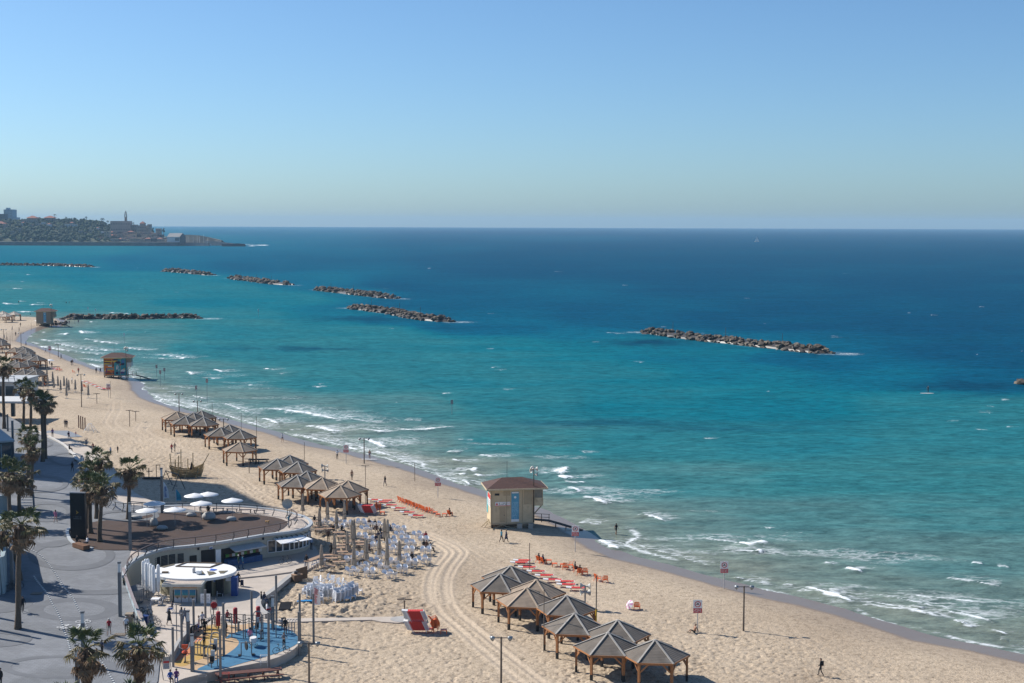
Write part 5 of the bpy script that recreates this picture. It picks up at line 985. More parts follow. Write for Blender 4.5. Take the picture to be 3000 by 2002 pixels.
for x in (-1.4, 0, 1.4): MB().bar((x - .2, 0, 2.45), (x - .2, 0, .55), .02).bar((x + .2, 0, 2.45), (x + .2, 0, .55), .02).box(x - .25, x + .25, -.12, .12, .48, .55).obj('swing_seat', DSTEEL, root)
b = SP(447, 1404); root = empty('dig_frame', b, 'small dark play digger frame on a base in the shade', 'play frame'); MB().box(-1.6, 1.6, -.5, .5, .1, .3).obj('base', DARKW, root); MB().bar((-.6, 0, .3), (-.6, 0, 1.9), .12).bar((-1, 0, 1.3), (0, 0, 1.3), .1).obj('crane_post', DARKW, root); MB().bar((.6, .2, .3), (.6, .2, 2.4), .1).bar((.6, .2, 2.35), (1.3, .2, 2.35), .1).bar((1.2, .2, 2.3), (1.2, .2, 1.5), .05).obj('bucket_arm', DARKW, root)
def picnic_table(px, py, rz, label, m, L=1.8, n=1):
 b = SP(px, py); root = empty('picnic_table', b, label, 'picnic table', rz=rz)
 MB().box(-L, L, -.45, .45, .70, .77).obj('tabletop', m, root)
 for s in (-1, 1): MB().box(-L - .1, L + .1, s * .85 - .15, s * .85 + .15, .42, .47).obj('bench_seat', m, root)
 for x in [(-L + .35) + i * (2 * L - .7) / (n + 1) for i in range(n + 2)]: MB().bar((x, -.95, -.1), (x, -.25, .7), .09).bar((x, .95, -.1), (x, .25, .7), .09).bar((x, -.9, .39), (x, .9, .39), .08).obj('trestle', m, root)
picnic_table(758, 1358, .1, 'dark picnic table beside the single brown pavilion', DARKW); picnic_table(729, 1990, .3, 'long red-brown picnic table on the sand below the gym', mat('table_red_brown', (.11, .042, .03), .7, .2, 3), 3.1, 3)
picnic_table(938, 1448, .1, 'dark picnic table under the brown pavilion of the middle cluster', DARKW, 1.2); picnic_table(496, 1248, .1, 'dark picnic table under the leftmost upper pavilion', DARKW, 1.2)
# ================================================================== LOUNGERS, ORANGE CHAIRS, PARASOLS
RED = mat('lounger_red', (.62, .045, .035), .55, .06, 3); LWH = mat('lounger_white', (.72, .70, .68), .5, .05); ORG = mat('plastic_orange', (.72, .135, .02), .4, .06, 3); BEI = mat('parasol_beige', (.34, .285, .225), .85, .1, 2); PWH = mat('plastic_white', (.80, .81, .83), .35, .04)
def make_lounger():
 root = empty('sun_lounger', (0, 0, -200), 'x', 'sun lounger')
 mb = MB()
 for k in range(6): mb.box(-.62 + k * .265, -.62 + k * .265 + .235, -.30, .30, .33, .37)
 mb.obj('red_slats', RED, root); sf = MB()
 for y in (-.36, .30):
  sf.cur = 0; sf.box(-.98, -.74, y, y + .06, .30, .35).box(.66, .98, y, y + .06, .30, .35); sf.cur = 1; sf.box(-.74, .66, y, y + .06, .30, .36)
 sf.cur = 0; sf.box(.98, 1.03, -.36, .36, .30, .35); sf.obj('side_frame', (LWH, RED), root); MB().add([(-1.28,-.34,.36),(-.64,-.34,.345),(-.64,.34,.345),(-1.28,.34,.36),(-1.28,-.34,.43),(-.64,-.34,.375),(-.64,.34,.375),(-1.28,.34,.43)],[(0,3,2,1),(4,5,6,7),(0,1,5,4),(1,2,6,5),(2,3,7,6),(3,0,4,7)]).obj('headrest', LWH, root)
 for x in (-.75, .7):
  for y in (-.31, .31): MB().bar((x, y, .28), (x + .12, y * 1.05, 0), .05).obj('leg', LWH, root)
 return root
LNG = make_lounger()
for i, (px, py) in enumerate(((1100,1467),(1121,1474),(1144,1483),(1170,1492),(1196,1504),(1222,1514),(1132,1469))): b = SP(px, py + 3); first_or_dup(LNG, b, rd.uniform(-.08, .08), 'red sun lounger in the row by the red stack, ' + ('farthest left','second from the left','third from the left','fourth from the left','second from the right','rightmost','doubled beside the second')[i], 'red sun loungers set out by the first stack')
for i, (px, py) in enumerate(((1524,1652),(1547,1666),(1573,1678),(1598,1690),(1622,1703),(1662,1717),(1690,1727),(1533,1646),(1658,1708))): b = SP(px, py + 3); first_or_dup(LNG, b, rd.uniform(-.08, .08), 'red sun lounger beyond the near pavilions, ' + ('farthest left','second from the left','by the brown pole','fourth from the left','third from the right','second from the right','rightmost beside the loudspeaker pole','behind the farthest left one','behind the second from the right')[i], 'red sun loungers beyond the near pavilions')
for i, (px, py) in enumerate(((152,1079),(160,1083),(168,1086),(250,1121),(262,1126),(274,1131),(286,1136),(298,1141),(306,1143))): b = SP(px, py); first_or_dup(LNG, b, rd.uniform(-.1, .1) - .5, 'far red lounger ' + ('by the far pavilions, left','by the far pavilions, middle','by the far pavilions, right','first in the line to the mural hut','second in the line to the mural hut','third in the line to the mural hut','fourth in the line to the mural hut','fifth in the line to the mural hut','last in the line to the mural hut')[i], 'far red sun loungers')
# stacks of red loungers
def lounger_stack(px, py, n, rz, z0, lab, dx=.045, lean=0):
 b = SP(px, py)
 for k in range(n): o = first_or_dup(LNG, (b.x - dx * k * math.cos(rz), b.y - dx * k * math.sin(rz), b.z + z0 + .098 * k), rz, '%s, %s' % (lab, ('bottom lounger','second lounger up','third lounger up','fourth lounger up','fifth lounger up','sixth lounger up','seventh lounger up','eighth lounger up','ninth lounger up','tenth lounger up','eleventh lounger up','topmost lounger')[k if k < n - 1 else 11]), lab)
lounger_stack(1229, 1853, 10, 0.02, .0, 'lower tier of the big red and white lounger stack'); lounger_stack(1224, 1853, 10, 0.02, 1.12, 'upper tier of the big red and white lounger stack')
lounger_stack(1082, 1507, 11, -.05, 0, 'left red and white lounger stack by the brown pavilions'); lounger_stack(1082, 1501, 9, -.05, 0, 'rear red and white lounger stack by the brown pavilions')
def make_plastic_chair(name, m, cat, w=.29, back=.86, low=0):
 mb = MB(); sw = w
 mb.add([(-sw,-.25,.40-low),(sw,-.25,.40-low),(sw*.9,.22,.36-low),(-sw*.9,.22,.36-low),(-sw,-.25,.37-low),(sw,-.25,.37-low),(sw*.9,.22,.33-low),(-sw*.9,.22,.33-low)],[(0,1,2,3),(7,6,5,4),(0,4,5,1),(1,5,6,2),(2,6,7,3),(3,7,4,0)])
 for k in range(5): x = -sw*.85 + k * sw * .36; mb.add([(x,.22,.38-low),(x+sw*.26,.22,.38-low),(x*1.02+sw*.26,.40,back),(x*1.02,.40,back),(x,.25,.38-low),(x+sw*.26,.25,.38-low),(x*1.02+sw*.26,.43,back),(x*1.02,.43,back)],[(0,1,2,3),(7,6,5,4),(1,5,6,2),(4,0,3,7)])
 mb.bar((-sw*.9,.41,back),(sw*.9,.41,back),.05,.07)
 for s in (-1, 1):
  mb.bar((s*(sw+.02),-.24,.62-low*.5),(s*(sw+.0),.30,.63-low*.5),.06,.035); mb.bar((s*(sw+.02),-.22,.6-low*.5),(s*(sw+.04),-.27,0),.05); mb.bar((s*sw*.95,.22,.4-low),(s*(sw+.03),.40,0),.05)
 return mb.mesh(name), m
OCH = make_plastic_chair('orange_chair', ORG, 'chair', .30, .88, .06); OCH[0].materials.append(ORG); WCH = make_plastic_chair('white_chair', PWH, 'chair'); WCH[0].materials.append(PWH)
def chair(me, name, loc, rz, label, group, tilt=0):
 o = link(name, me, loc=loc); o.rotation_euler = (tilt, 0, rz); return tag(o, label, 'chair', group)
n = 0; nm = ('first','second','third','fourth','fifth','sixth','seventh','eighth','ninth','tenth','eleventh','twelfth')
for i in range(11): t = i / 10; b = SP(1172 + 76 * t + rd.uniform(-2, 2), 1470 + 30 * t); chair(OCH[0], 'orange_chair', b, -.9 + rd.uniform(-.2, .2) + math.pi, 'orange plastic chair in the line by the first loungers, %s from the left' % nm[i], 'orange chairs in a line near the first stack')
for i, (px, py, a, lab) in enumerate(((1257,1502,2.2,'orange chair at the end of the first line beside a table'),(1265,1503,2.0,'orange chair close to the small orange tables'),(1318,1512,2.4,'orange chair of the first line with a sitter'),(1580,1648,2.3,'orange chair with a sitter, left of a pair in the second line'),(1592,1652,2.3,'orange chair with a sitter, right of a pair in the second line'),(1656,1668,3.1,'orange chair with back turned beside an orange table'),(1672,1662,4.6,'orange chair turned sideways at an orange table'),(1687,1674,1.8,'orange chair with a reclining sitter'),(1699,1684,3.0,'orange chair with a sitter, left of a close pair'),(1714,1683,3.1,'empty orange chair, right of a close pair'),(1751,1702,2.2,'orange chair lying open left of the last one'),(1773,1706,3.2,'rightmost orange chair of the second line'),(1866,1785,3.0,'lone orange chair beside a small striped parasol'),(172,1083,2,'far orange chair by the far red loungers, left'),(178,1087,2.2,'far orange chair by the far red loungers, right'),(216,1093,2.2,'far orange chair by a walker in red'),(243,1133,2.2,'far orange chair at the end of the folded parasols'),(250,1136,2.5,'far orange chair right of the folded parasols'),(133,1131,2.5,'far orange chair among the folded parasols'),(115,1118,2.0,'far orange chair under the front far pavilion'))): chair(OCH[0], 'orange_chair', SP(px, py), a, lab, 'orange plastic chairs on the sand')
b = SP(1268, 1852)
for k in range(9): a = .25 + k * .05; o = chair(OCH[0], 'orange_chair', b + Vector((.25 + .10 * k - .012 * k * k, .2, .12 + .115 * k)), 1.57, 'orange chair in the leaning stack by the big red loungers, %s from the bottom' % nm[k], 'leaning stack of orange chairs', -.12 - .04 * k)
def low_table(px, py, m, label, name='orange_table', w=.33, h=.42, zf=None):
 b = SP(px, py) if zf is None else P(px, py, zf); root = empty(name, b, label, 'table'); MB().box(-w, w, -w, w, h - .05, h).obj('tabletop', m, root)
 for x in (-1, 1):
  for y in (-1, 1): MB().bar((x * w * .85, y * w * .85, h - .05), (x * w, y * w, 0), .07).obj('leg', m, root)
for a in ((1300,1856,'orange low table on the sand right of the big stack'),(1262,1853,'orange low table tucked under the leaning chairs'),(1608,1650,'orange low table right of the seated pair'),(1625,1660,'orange stool alone between seated pairs'),(1649,1662,'orange low table left of two turned chairs'),(1275,1508,'orange low table left of two in the first line'),(1283,1514,'orange low table in the first line'),(1302,1513,'orange low table beside a sitter in the first line'),(1120,1508,'orange low table at the right of the left stack')): low_table(a[0], a[1], ORG, a[2])
for k in range(6): chair(OCH[0], 'orange_chair', SP(1108, 1498) + Vector((.02 * k, 0, .12 * k)), 1.5, 'orange chair stacked behind the first red lounger stack, %s from the bottom' % nm[k], 'orange chairs stacked behind the first lounger stack')
b = SP(1847, 1786); root = empty('small_parasol', b, 'small tilted pink striped parasol beside a lone orange chair', 'parasol'); MB().tube([(0, 0, 0), (.3, 0, 1.0)], .025, 6).obj('pole', WHITE, root); mb = MB(); 
for k in range(10): mb.cur = k % 2; a, e = k * .6283, (k + 1) * .6283; mb.add([(0, 0, .3), (.55 * math.cos(a), .55 * math.sin(a), 0), (.55 * math.cos(e), .55 * math.sin(e), 0)], [(0, 1, 2)])
o = mb.obj('canopy', (mat('stripe_pink', (.55, .25, .42), .7), WHITE), root); o.location = (-.1, 0, .55); o.rotation_euler = (.5, -1.0, 0)
def make_parasol():
 root = empty('folded_parasol', (0, 0, -200), 'x', 'parasol'); MB().tube([(0, 0, 0), (0, 0, 3.3)], .035, 6).obj('pole', POLEW, root)
 mb = MB(); mb.lathe([(.05, 3.32), (.10, 3.25), (.13, 3.0), (.19, 2.3), (.22, 1.7), (.20, 1.45), (.24, 1.2), (.31, .75), (.20, .72)], 14, wob=.16); mb.obj('folded_canopy', BEI, root); MB().lathe([(.215, 1.50), (.235, 1.53), (.235, 1.6), (.215, 1.63)], 12).obj('tie_band', POLEW, root); MB().box(-.32, .32, -.32, .32, -.02, .1).obj('base', CONC_G, root)
 return root
PAR = make_parasol()
def zc(x, y): return (900 + x * .1913, 1480 + y * .1913)      # close-up of the terrace
PS = [(220,1010,'leftmost by the plaza, beside the long bar table'),(420,840,'second from the plaza, in front of the round cafe shadow'),(190,400,'at the back left near a dark sitter'),(312,300,'thin one at the back left'),(450,440,'back left, in front of white chairs'),(570,300,'back row, widest and palest'),(690,600,'tallest of the tight trio'),(722,590,'right of the tight trio'),(705,700,'front of the tight trio'),(615,780,'in front left of the tight trio'),(716,1005,'standing among the wooden tables edge, front'),(893,895,'left of a close pair in the middle'),(912,915,'right of a close pair in the middle'),(1105,850,'centre, beside the blue-clad group'),(1185,575,'left of the rear pair'),(1232,590,'right of the rear pair'),(1225,880,'behind the front wide one'),(1222,1010,'front centre, widest skirt'),(1412,940,'rightmost of the terrace')]
for x, y, lab in PS: px, py = zc(x, y); first_or_dup(PAR, SP(px, py), rd.uniform(0, 3), 'folded beige parasol, ' + lab, 'folded beige parasols on the cafe terrace')
first_or_dup(PAR, SP(887, 1512), 0, 'folded beige parasol alone behind the round cafe end', 'folded beige parasols on the cafe terrace')
SPO = mat('parasol_spotted', (.34, .31, .27), .85, .35, 5, spots=((.12, .115, .11), 6, .55)); PSP = make_parasol(); PSP['used'] = 0; del PSP['used']
for ch in PSP.children:
 if ch.name.startswith('folded_canopy'): ch.data = ch.data.copy(); ch.data.materials.clear(); ch.data.materials.append(SPO)
for i, (px, py) in enumerate(((126,1141),(141,1141),(138,1112),(158,1144),(170,1139),(178,1151),(188,1139),(195,1168),(202,1151),(221,1150),(240,1155),(259,1167),(110,1133),(196,1145),(155,1125))): first_or_dup(PSP, SP(px, py), rd.uniform(0, 3), 'folded spotted parasol of the far bar, ' + ('left of the first pair','right of the first pair','rear of the first pair','fourth from the left','fifth from the left','short one before the fifth','tall one in the middle','nearest with its pole showing','just right of the nearest','third from the right','behind the lamp pole','rightmost alone','leftmost by the palms','behind the nearest','rear one left of the middle')[i], 'folded spotted parasols at the far beach bar')
# ------------------------------------------------------------------ terrace tables and chairs
def make_shell_chair():
 root = empty('terrace_chair', (0, 0, -200), 'x', 'chair'); v = []; f = []; prof = [(-.30, .46, .25, .02), (-.05, .43, .31, .05), (.16, .45, .34, .12), (.27, .60, .34, .20), (.33, .80, .30, .15), (.36, .93, .17, .05)]; n_ = 7
 for y, z, w, d in prof:
  for k in range(n_): t = -1 + 2 * k / (n_ - 1); v.append((w * t, y - d * t * t * 1.1, z + .16 * abs(t) ** 2.2 * (1 if z < .7 else .0)))
 for i in range(len(prof) - 1):
  for k in range(n_ - 1): f.append((i*n_+k, i*n_+k+1, (i+1)*n_+k+1, (i+1)*n_+k))
 MB().add(v, f).obj('seat_shell', PWH, root, True)
 for x in (-1, 1):
  for y in (-1, 1): MB().bar((x * .13, y * .12 - .02, .43), (x * .24, y * .24, 0), .035).obj('leg', LWH, root)
 return root
SHC = make_shell_chair()
def make_white_table():
 root = empty('terrace_table', (0, 0, -200), 'x', 'table'); MB().box(-.32, .32, -.32, .32, .70, .74).obj('tabletop', mat('table_sand', (.34, .29, .25), .6), root); MB().tube([(0, 0, .03), (0, 0, .70)], .04, 6).obj('pedestal', STEEL, root); MB().box(-.25, .25, -.25, .25, 0, .03).obj('base_plate', STEEL, root); return root
WTB = make_white_table()
SETS = [(690,1075),(950,1090),(1260,1120),(1450,1040),(1160,1010),(860,1000),(650,905),(1050,925),(1330,935),(1600,945),(1790,900),(1490,870),(1810,755),(1555,750),(1300,735),(1140,840),(830,830),(1580,650),(1320,650),(1040,680),(1780,590),(1500,585),(1290,590),(1430,515),(1700,515),(840,540),(950,590),(1440,430),(1310,400),(900,425),(950,350),(820,320),(1090,360),(620,340),(500,395),(440,300),(250,320)]
SETS.sort(key=lambda s: -s[1]); rowname = ('front', 'second', 'third', 'fourth', 'fifth', 'sixth', 'seventh', 'back')
for r in range(8):
 row = sorted(SETS[r * 5: r * 5 + 5 if r < 7 else 99])
 for j, (x, y) in enumerate(row):
  px, py = zc(x, y); b = SP(px, py); th = rd.uniform(-.25, .25) + .25; where = '%s row from the tracks, %s table' % (rowname[r], ('leftmost', 'second', 'middle', 'fourth', 'rightmost', 'outer', 'far')[j])
  first_or_dup(WTB, b, th, 'white terrace table, ' + where, 'white tables on the terrace')
  for k, (dx, dy, a) in enumerate(((-.38, .62, 0), (.42, .62, 0), (-.38, -.62, math.pi), (.42, -.62, math.pi))):
   c = Vector((dx * math.cos(th) - dy * math.sin(th), dx * math.sin(th) + dy * math.cos(th), 0)); first_or_dup(SHC, b + c, th + a + rd.uniform(-.25, .25), 'white shell chair, %s, %s seat' % (where, ('far left', 'far right', 'near left', 'near right')[k]), 'white shell chairs on the terrace')
TT = mat('table_oak', (.36, .235, .15), .6, .15, 2, stretch=(6, 1, 1)); CHM = mat('chair_metal', (.22, .20, .18), .5, .15)
def make_wood_table():
 root = empty('wooden_table', (0, 0, -200), 'x', 'table'); MB().box(-.8, .8, -.38, .38, .72, .77).obj('tabletop', TT, root)
 for x in (-1, 1):
  for y in (-1, 1): MB().box(x * .72 - .03, x * .72 + .03, y * .32 - .03, y * .32 + .03, 0, .719).obj('leg', CHM, root)
 return root
def make_metal_chair():
 root = empty('metal_chair', (0, 0, -200), 'x', 'chair'); MB().box(-.2, .2, -.2, .2, .43, .46).obj('seat', CHM, root); mb = MB()
 for k in range(5): mb.bar((-.18 + .09 * k, .2, .48), (-.18 + .09 * k, .24, .84), .025)
 mb.bar((-.2, .24, .85), (.2, .24, .85), .04); mb.obj('backrest', CHM, root)
 for x in (-1, 1):
  for y in (-1, 1): MB().bar((x * .18, y * .18, .43), (x * .2, y * .2, 0), .03).obj('leg', CHM, root)
 return root
WDT = make_wood_table(); MCH = make_metal_chair(); k = 0
WT = [(365,900,'front left'),(490,955,'front, beside the parasol base'),(335,1020,'frontmost'),(500,850,'second line'),(530,800,'second line, right'),(330,850,'second line, left'),(525,735,'third line'),(640,840,'third line, right'),(560,690,'fourth line'),(785,600,'right of the tight parasol trio, rear'),(785,645,'right of the tight parasol trio, middle'),(790,690,'right of the tight parasol trio, front'),(640,640,'by the tight parasol trio'),(200,400,'rear left'),(110,330,'rear left by the cafe end'),(210,450,'rear left, in front'),(330,440,'rear middle'),(480,500,'rear right'),(560,560,'rear right, in front')]
for x, y, lab in WT:
 px, py = zc(x, y); b = SP(px, py); th = .12 + rd.uniform(-.08, .08); first_or_dup(WDT, b, th, 'wooden terrace table, ' + lab, 'wooden tables beside the plaza')
 for q, (dx, dy, a) in enumerate(((-.4, .6, 0), (.4, .6, 0), (-.4, -.6, math.pi), (.4, -.6, math.pi))): c = Vector((dx * math.cos(th) - dy * math.sin(th), dx * math.sin(th) + dy * math.cos(th), 0)); first_or_dup(MCH, b + c, th + a + rd.uniform(-.2, .2), 'grey metal chair at the %s wooden table, %s' % (lab, ('far left', 'far right', 'near left', 'near right')[q]), 'metal chairs round the wooden tables')
a, b = P(905, 1668, sand_z), P(938, 1655, sand_z); root = empty('bar_table', (a + b) / 2, 'long high wooden bar table beside the plaza kerb', 'table', rz=math.atan2(b.y - a.y, b.x - a.x)); L = (b - a).length / 2 + .6; MB().box(-L, L, -.4, .4, 1.05, 1.12).obj('tabletop', TT, root)
for x in (-L + .1, 0, L - .1):
 for y in (-.3, .3): MB().box(x - .04, x + .04, y - .04, y + .04, 0, 1.049).obj('leg', LWH, root)
for i in range(7): c = root.matrix_basis @ Vector((-L + .3 + i * (2 * L - .6) / 6, -.75, 0)); r2 = empty('bar_stool', c, 'white bar stool along the long bar table, %s from the left' % nm[i], 'stool', 'bar stools at the long table'); MB().box(-.17, .17, -.17, .17, .72, .77).obj('seat', LWH, r2); [MB().bar((sx * .13, sy * .13, .72), (sx * .19, sy * .19, 0), .035).obj('leg', LWH, r2) for sx in (-1, 1) for sy in (-1, 1)]
b = SP(870, 1706); root = empty('serving_cart', b, 'wooden bar cart with black pots at the corner of the terrace', 'cart', rz=.6); MB().box(-.55, .55, -.4, .4, .15, .95).obj('crate_body', mat('crate_wood', (.13, .085, .055), .8, .3, 3), root); MB().box(-.58, .58, -.43, .43, .951, 1.0).obj('top', TT, root); MB().lathe([(.2, 0), (.25, .3), (.22, .34)], 10, (-.1, .1, 1.0)).obj('pot', DSTEEL, root)
b = SP(884, 1699); root = empty('slat_screen', b, 'tall dark wooden slat screen at the corner of the terrace', 'screen', rz=1.0)
for i in range(8): MB().box(-1 + i * .26, -1 + i * .26 + .2, -.04, .04, 0, 1.5).obj('slat', mat('crate_wood', (.13, .085, .055)), root)
# white plastic chairs in tall stacks
ST = [(906,1754,8,'behind the flag, left'),(917,1756,10,'behind the flag'),(930,1760,9,'left of the single front chairs'),(942,1758,10,'rear middle'),(954,1757,9,'middle'),(966,1756,10,'right of middle'),(985,1768,10,'leaning, nearest front'),(997,1765,9,'next to the leaning one'),(1007,1761,10,'third from the right'),(1017,1757,9,'second from the right, front'),(1027,1752,10,'second from the right, rear'),(1036,1748,10,'rightmost'),(895,1750,5,'short, at the far left'),(938,1768,5,'lone one in front with seats showing')]
for px, py, nn_, lab in ST:
 b = SP(px, py); a = rd.uniform(-.3, .3) + (0 if px < 980 else .9)
 for k in range(nn_): chair(WCH[0], 'white_chair', b + Vector((.02 * k * math.sin(a), -.02 * k * math.cos(a), .10 * k)), a, 'white plastic chair, stack %s, %s up' % (lab, nm[k]), 'white plastic chairs in tall stacks')
for i, (px, py, z, a) in enumerate(((924,1716,1.3,.4),(938,1714,1.35,2.0),(960,1712,1.5,1.2),(974,1716,1.45,2.6),(990,1722,1.4,.9),(1004,1722,1.35,1.9))): b = P(px, py + 32, sand_z); chair(WCH[0], 'white_chair', b + Vector((0, .3, z)), a, 'white plastic chair thrown on top of the stacks, %s from the left' % nm[i], 'loose white chairs on top of the stacks', .5)
chair(WCH[0], 'white_chair', SP(1052, 1739), 2.4, 'single white plastic chair standing right of the tall stacks', 'loose white chairs')
for i, (px, py) in enumerate(((1019,1763),(1033,1756))): low_table(px, py, PWH, 'white plastic low table in front of the stacks, %s one' % ('left', 'right')[i], 'white_table', .38, .45)
b = SP(897, 1764); root = empty('surfboards', b, 'two bright blue surfboards lying before the white stacks', 'surfboard', rz=.15)
for k in range(2): MB().lathe([(.02, 0), (.28, .02), (.3, .06), (.02, .09)], 16, (0, 0, .02 + .1 * k), sx=3.6).obj('board', mat('board_blue', (.03, .25, .55), .3, .15, 2), root)
# white storage boxes behind the chair stacks
for i, (px, py, w) in enumerate(((912,1742,.5),(932,1741,.42),(948,1744,.5),(970,1744,.45))): b = SP(px, py); root = empty('cooler_box', b, 'tall white folded table stack behind the chairs, %s from the left' % nm[i], 'folded tables', 'white folded tables behind the chairs'); [MB().box(-w, w, -.2 + q * .09, -.2 + q * .09 + .06, 0, 1.35).obj('folded_top', PWH, root) for q in range(4)]
# ================================================================== PALMS
BARK = mat('palm_bark', (.12, .088, .062), .9, .3, 3, .6, 14, stretch=(1, 1, 5)); LEAF = mat('palm_green', (.080, .100, .024), .5, .45, 1.6, spec=.35); LEAF_Y = mat('palm_olive', (.155, .120, .040), .6, .4, 1.6, ovar=.25); DEAD = mat('palm_dead', (.235, .150, .085), .85, .4, 2.5, ovar=.3); SKIRT = mat('palm_skirt', (.12, .074, .045), .9, .4, 3)
def frond_mesh(name, m, seed, L=1.15, R=.95, droop=.5, ns=13):
 r = random.Random(seed); mb = MB(); pts = []
 for i in range(5): t = i / 4; pts.append(Vector((L * t, 0, -.12 * t * t)))
 mb.tube(pts, [.035, .03, .026, .022, .018], 4, False); tip = pts[-1]
 for k in range(ns):
  a = math.radians(-105 + 210 * (k + .5) / ns + r.uniform(-4, 4)); ln = R * (1 - .25 * abs(a) / 1.9) * r.uniform(.85, 1.1); d = Vector((math.cos(a), math.sin(a), 0)); s = Vector((-d.y, d.x, 0)) * (.062 * R); up = Vector((0, 0, .03)); dr = Vector((0, 0, -droop * ln * r.uniform(.5, 1.2)))
  p0 = tip; p1 = tip + d * ln * .55 + Vector((0, 0, -droop * .12 * ln)); p2 = tip + d * ln * (.95 - droop * .25) + dr * .75
  mb.add([p0, p1 - s, p1 + s, p1 + up * 2, p2], [(0, 1, 3), (0, 3, 2), (1, 4, 3), (3, 4, 2)])
 me = mb.mesh(name); me.materials.append(m); return me
FR_G = [frond_mesh('frond', LEAF, 1 + i, droop=.25 + .1 * i) for i in range(3)]; FR_Y = [frond_mesh('frond', LEAF_Y, 10 + i, droop=.55 + .1 * i) for i in range(3)]; FR_D = [frond_mesh('dead_frond', DEAD, 20 + i, droop=.95, ns=11, R=.9) for i in range(3)]
def make_palm(seed, h, lean=(0, 0), crown=1.0, skirt=1.4, label='x', dark=False):
 r = random.Random(seed); root = empty('palm_tree', (0, 0, 0), label, 'palm tree', 'fan palms along the promenade'); n = max(8, int(h * 2.2)); pts = []; rs = []
 for i in range(n + 1): t = i / n; pts.append((lean[0] * t * t + .05 * math.sin(t * 7 + seed), lean[1] * t * t, -.2 + (h + .2) * t)); rs.append((.30 - .09 * t + (.12 * (1 - t * 8) if t < .12 else 0)) * r.uniform(.93, 1.08) * min(1.15, .8 + h / 40))
 MB().tube(pts, rs, 9).obj('trunk', BARK, root, True); top = Vector(pts[-1])
 mb = MB(); K = 150       # thatch of hanging dead leaves under the crown
 for k in range(K):
  a = r.uniform(0, 6.283); z = r.uniform(-skirt, -.05); q = (.30 + .38 * (1 + z / skirt) * (1.2 if z > -.5 * skirt else 1)) * r.uniform(.8, 1.15) * crown; d = Vector((math.cos(a), math.sin(a), 0)); s = Vector((-d.y, d.x, 0)) * r.uniform(.07, .16); p0 = top + d * q * .55 + Vector((0, 0, z + .35)); p1 = top + d * q + Vector((0, 0, z)); p2 = top + d * q * r.uniform(.75, 1.05) + Vector((0, 0, z - r.uniform(.4, .8)))
  mb.add([p0 - s * .5, p0 + s * .5, p1 + s, p1 - s, p2 + s * r.uniform(-.3, .6), p2 - s * .4], [(0, 1, 2, 3), (3, 2, 4, 5)])
 mb.lathe([(.2, -skirt), (.34 * crown, -skirt * .8), (.42 * crown, -skirt * .35), (.25, .1)], 9, tuple(top)); mb.obj('dead_skirt', SKIRT, root)['kind'] = 'stuff'
 def fr(me, e, a, sc, z=0):
  o = link(me.name.split('.')[0], me, root); o.location = top + Vector((0, 0, z)); o.rotation_euler = (r.uniform(-.5, .5), -e, a); o.scale = (sc,) * 3
 for k in range(10): fr(r.choice(FR_G), r.uniform(.55, 1.4), k * 2.4 + r.uniform(-.3, .3), crown * r.uniform(.75, 1.1), .15)
 for k in range(11): fr(r.choice(FR_Y), r.uniform(-.3, .5), k * 2.4 + 1 + r.uniform(-.3, .3), crown * r.uniform(.8, 1.3), .05)
 for k in range(22): fr(r.choice(FR_D), r.uniform(-1.2, -.05), k * 2.4 + .5 + r.uniform(-.3, .3), crown * r.uniform(.7, 1.25), r.uniform(-.4, 0))
 return root
def palm(bx, by, cx, cy, crown, label, zf=prom_z, seed=1, skirt=1.4):
 b = P(bx, by, zf); d = ray(cx, cy); t = b.y / d.y; top = Vector((0, 0, H)) + d * t; h = max(2.5, top.z - b.z - .2)
 root = make_palm(seed, h, (top.x - b.x, 0), crown, skirt, label); root.location = b; root.rotation_euler = (0, 0, 0); return root
PALMS = [(53,1842,63,1535,1.28,'tall fan palm on the left promenade, long bare trunk and base in full view'),(58,1700,8,1555,1.2,'fan palm cut by the left edge behind the tall left palm'),(30,1545,26,1385,1.25,'left fan palm of the pair above the tall left palm'),(57,1500,58,1395,1.3,'right fan palm of the pair above the tall left palm'),(84,1436,84,1272,1.05,'rear fan palm of the slim pair by the shade edge'),(94,1457,94,1310,1.05,'front fan palm of the slim pair by the shade edge'),(70,1262,70,1130,1.15,'left of two palms before the far beach bar'),(90,1275,93,1142,1.2,'right of two palms before the far beach bar'),(126,1353,124,1172,1.1,'dark palm with a double trunk, left trunk'),(133,1344,133,1178,1.0,'dark palm with a double trunk, right trunk'),(12,1256,10,1072,1.2,'tall palm at the far left edge near the bar roof'),(283,1519,283,1345,1.15,'rearmost palm of the four at the deck corner'),(259,1548,268,1378,1.1,'second palm from the back of the four at the deck corner'),(266,1563,260,1418,1.15,'third palm of the four at the deck corner, thick dead skirt'),(293,1588,299,1425,1.15,'front palm of the four, its trunk rising from the deck'),(377,1522,380,1375,1.2,'single palm right of the group of four')]
for i, (bx, by, cx, cy, cr, lab) in enumerate(PALMS): palm(bx, by, cx, cy, cr, lab, seed=31 + i * 7, skirt=1.9 if i in (0, 2, 3, 13, 15) else 1.5, zf=(lambda x, y: DECK_Z) if i >= 11 else prom_z)
palm(247, 2115, 254, 1897, 1.15, 'left of two palms at the bottom edge, behind a light column', seed=301, skirt=2.6); palm(400, 2110, 408, 1893, 1.15, 'right of two palms at the bottom edge, ragged brown crown', seed=302, skirt=2.8); palm(190, 2200, 190, 2062, 1.1, 'palm crown just showing at the bottom edge, left', seed=303); palm(380, 2200, 385, 2062, 1.1, 'palm crown just showing at the bottom edge, right', seed=304)
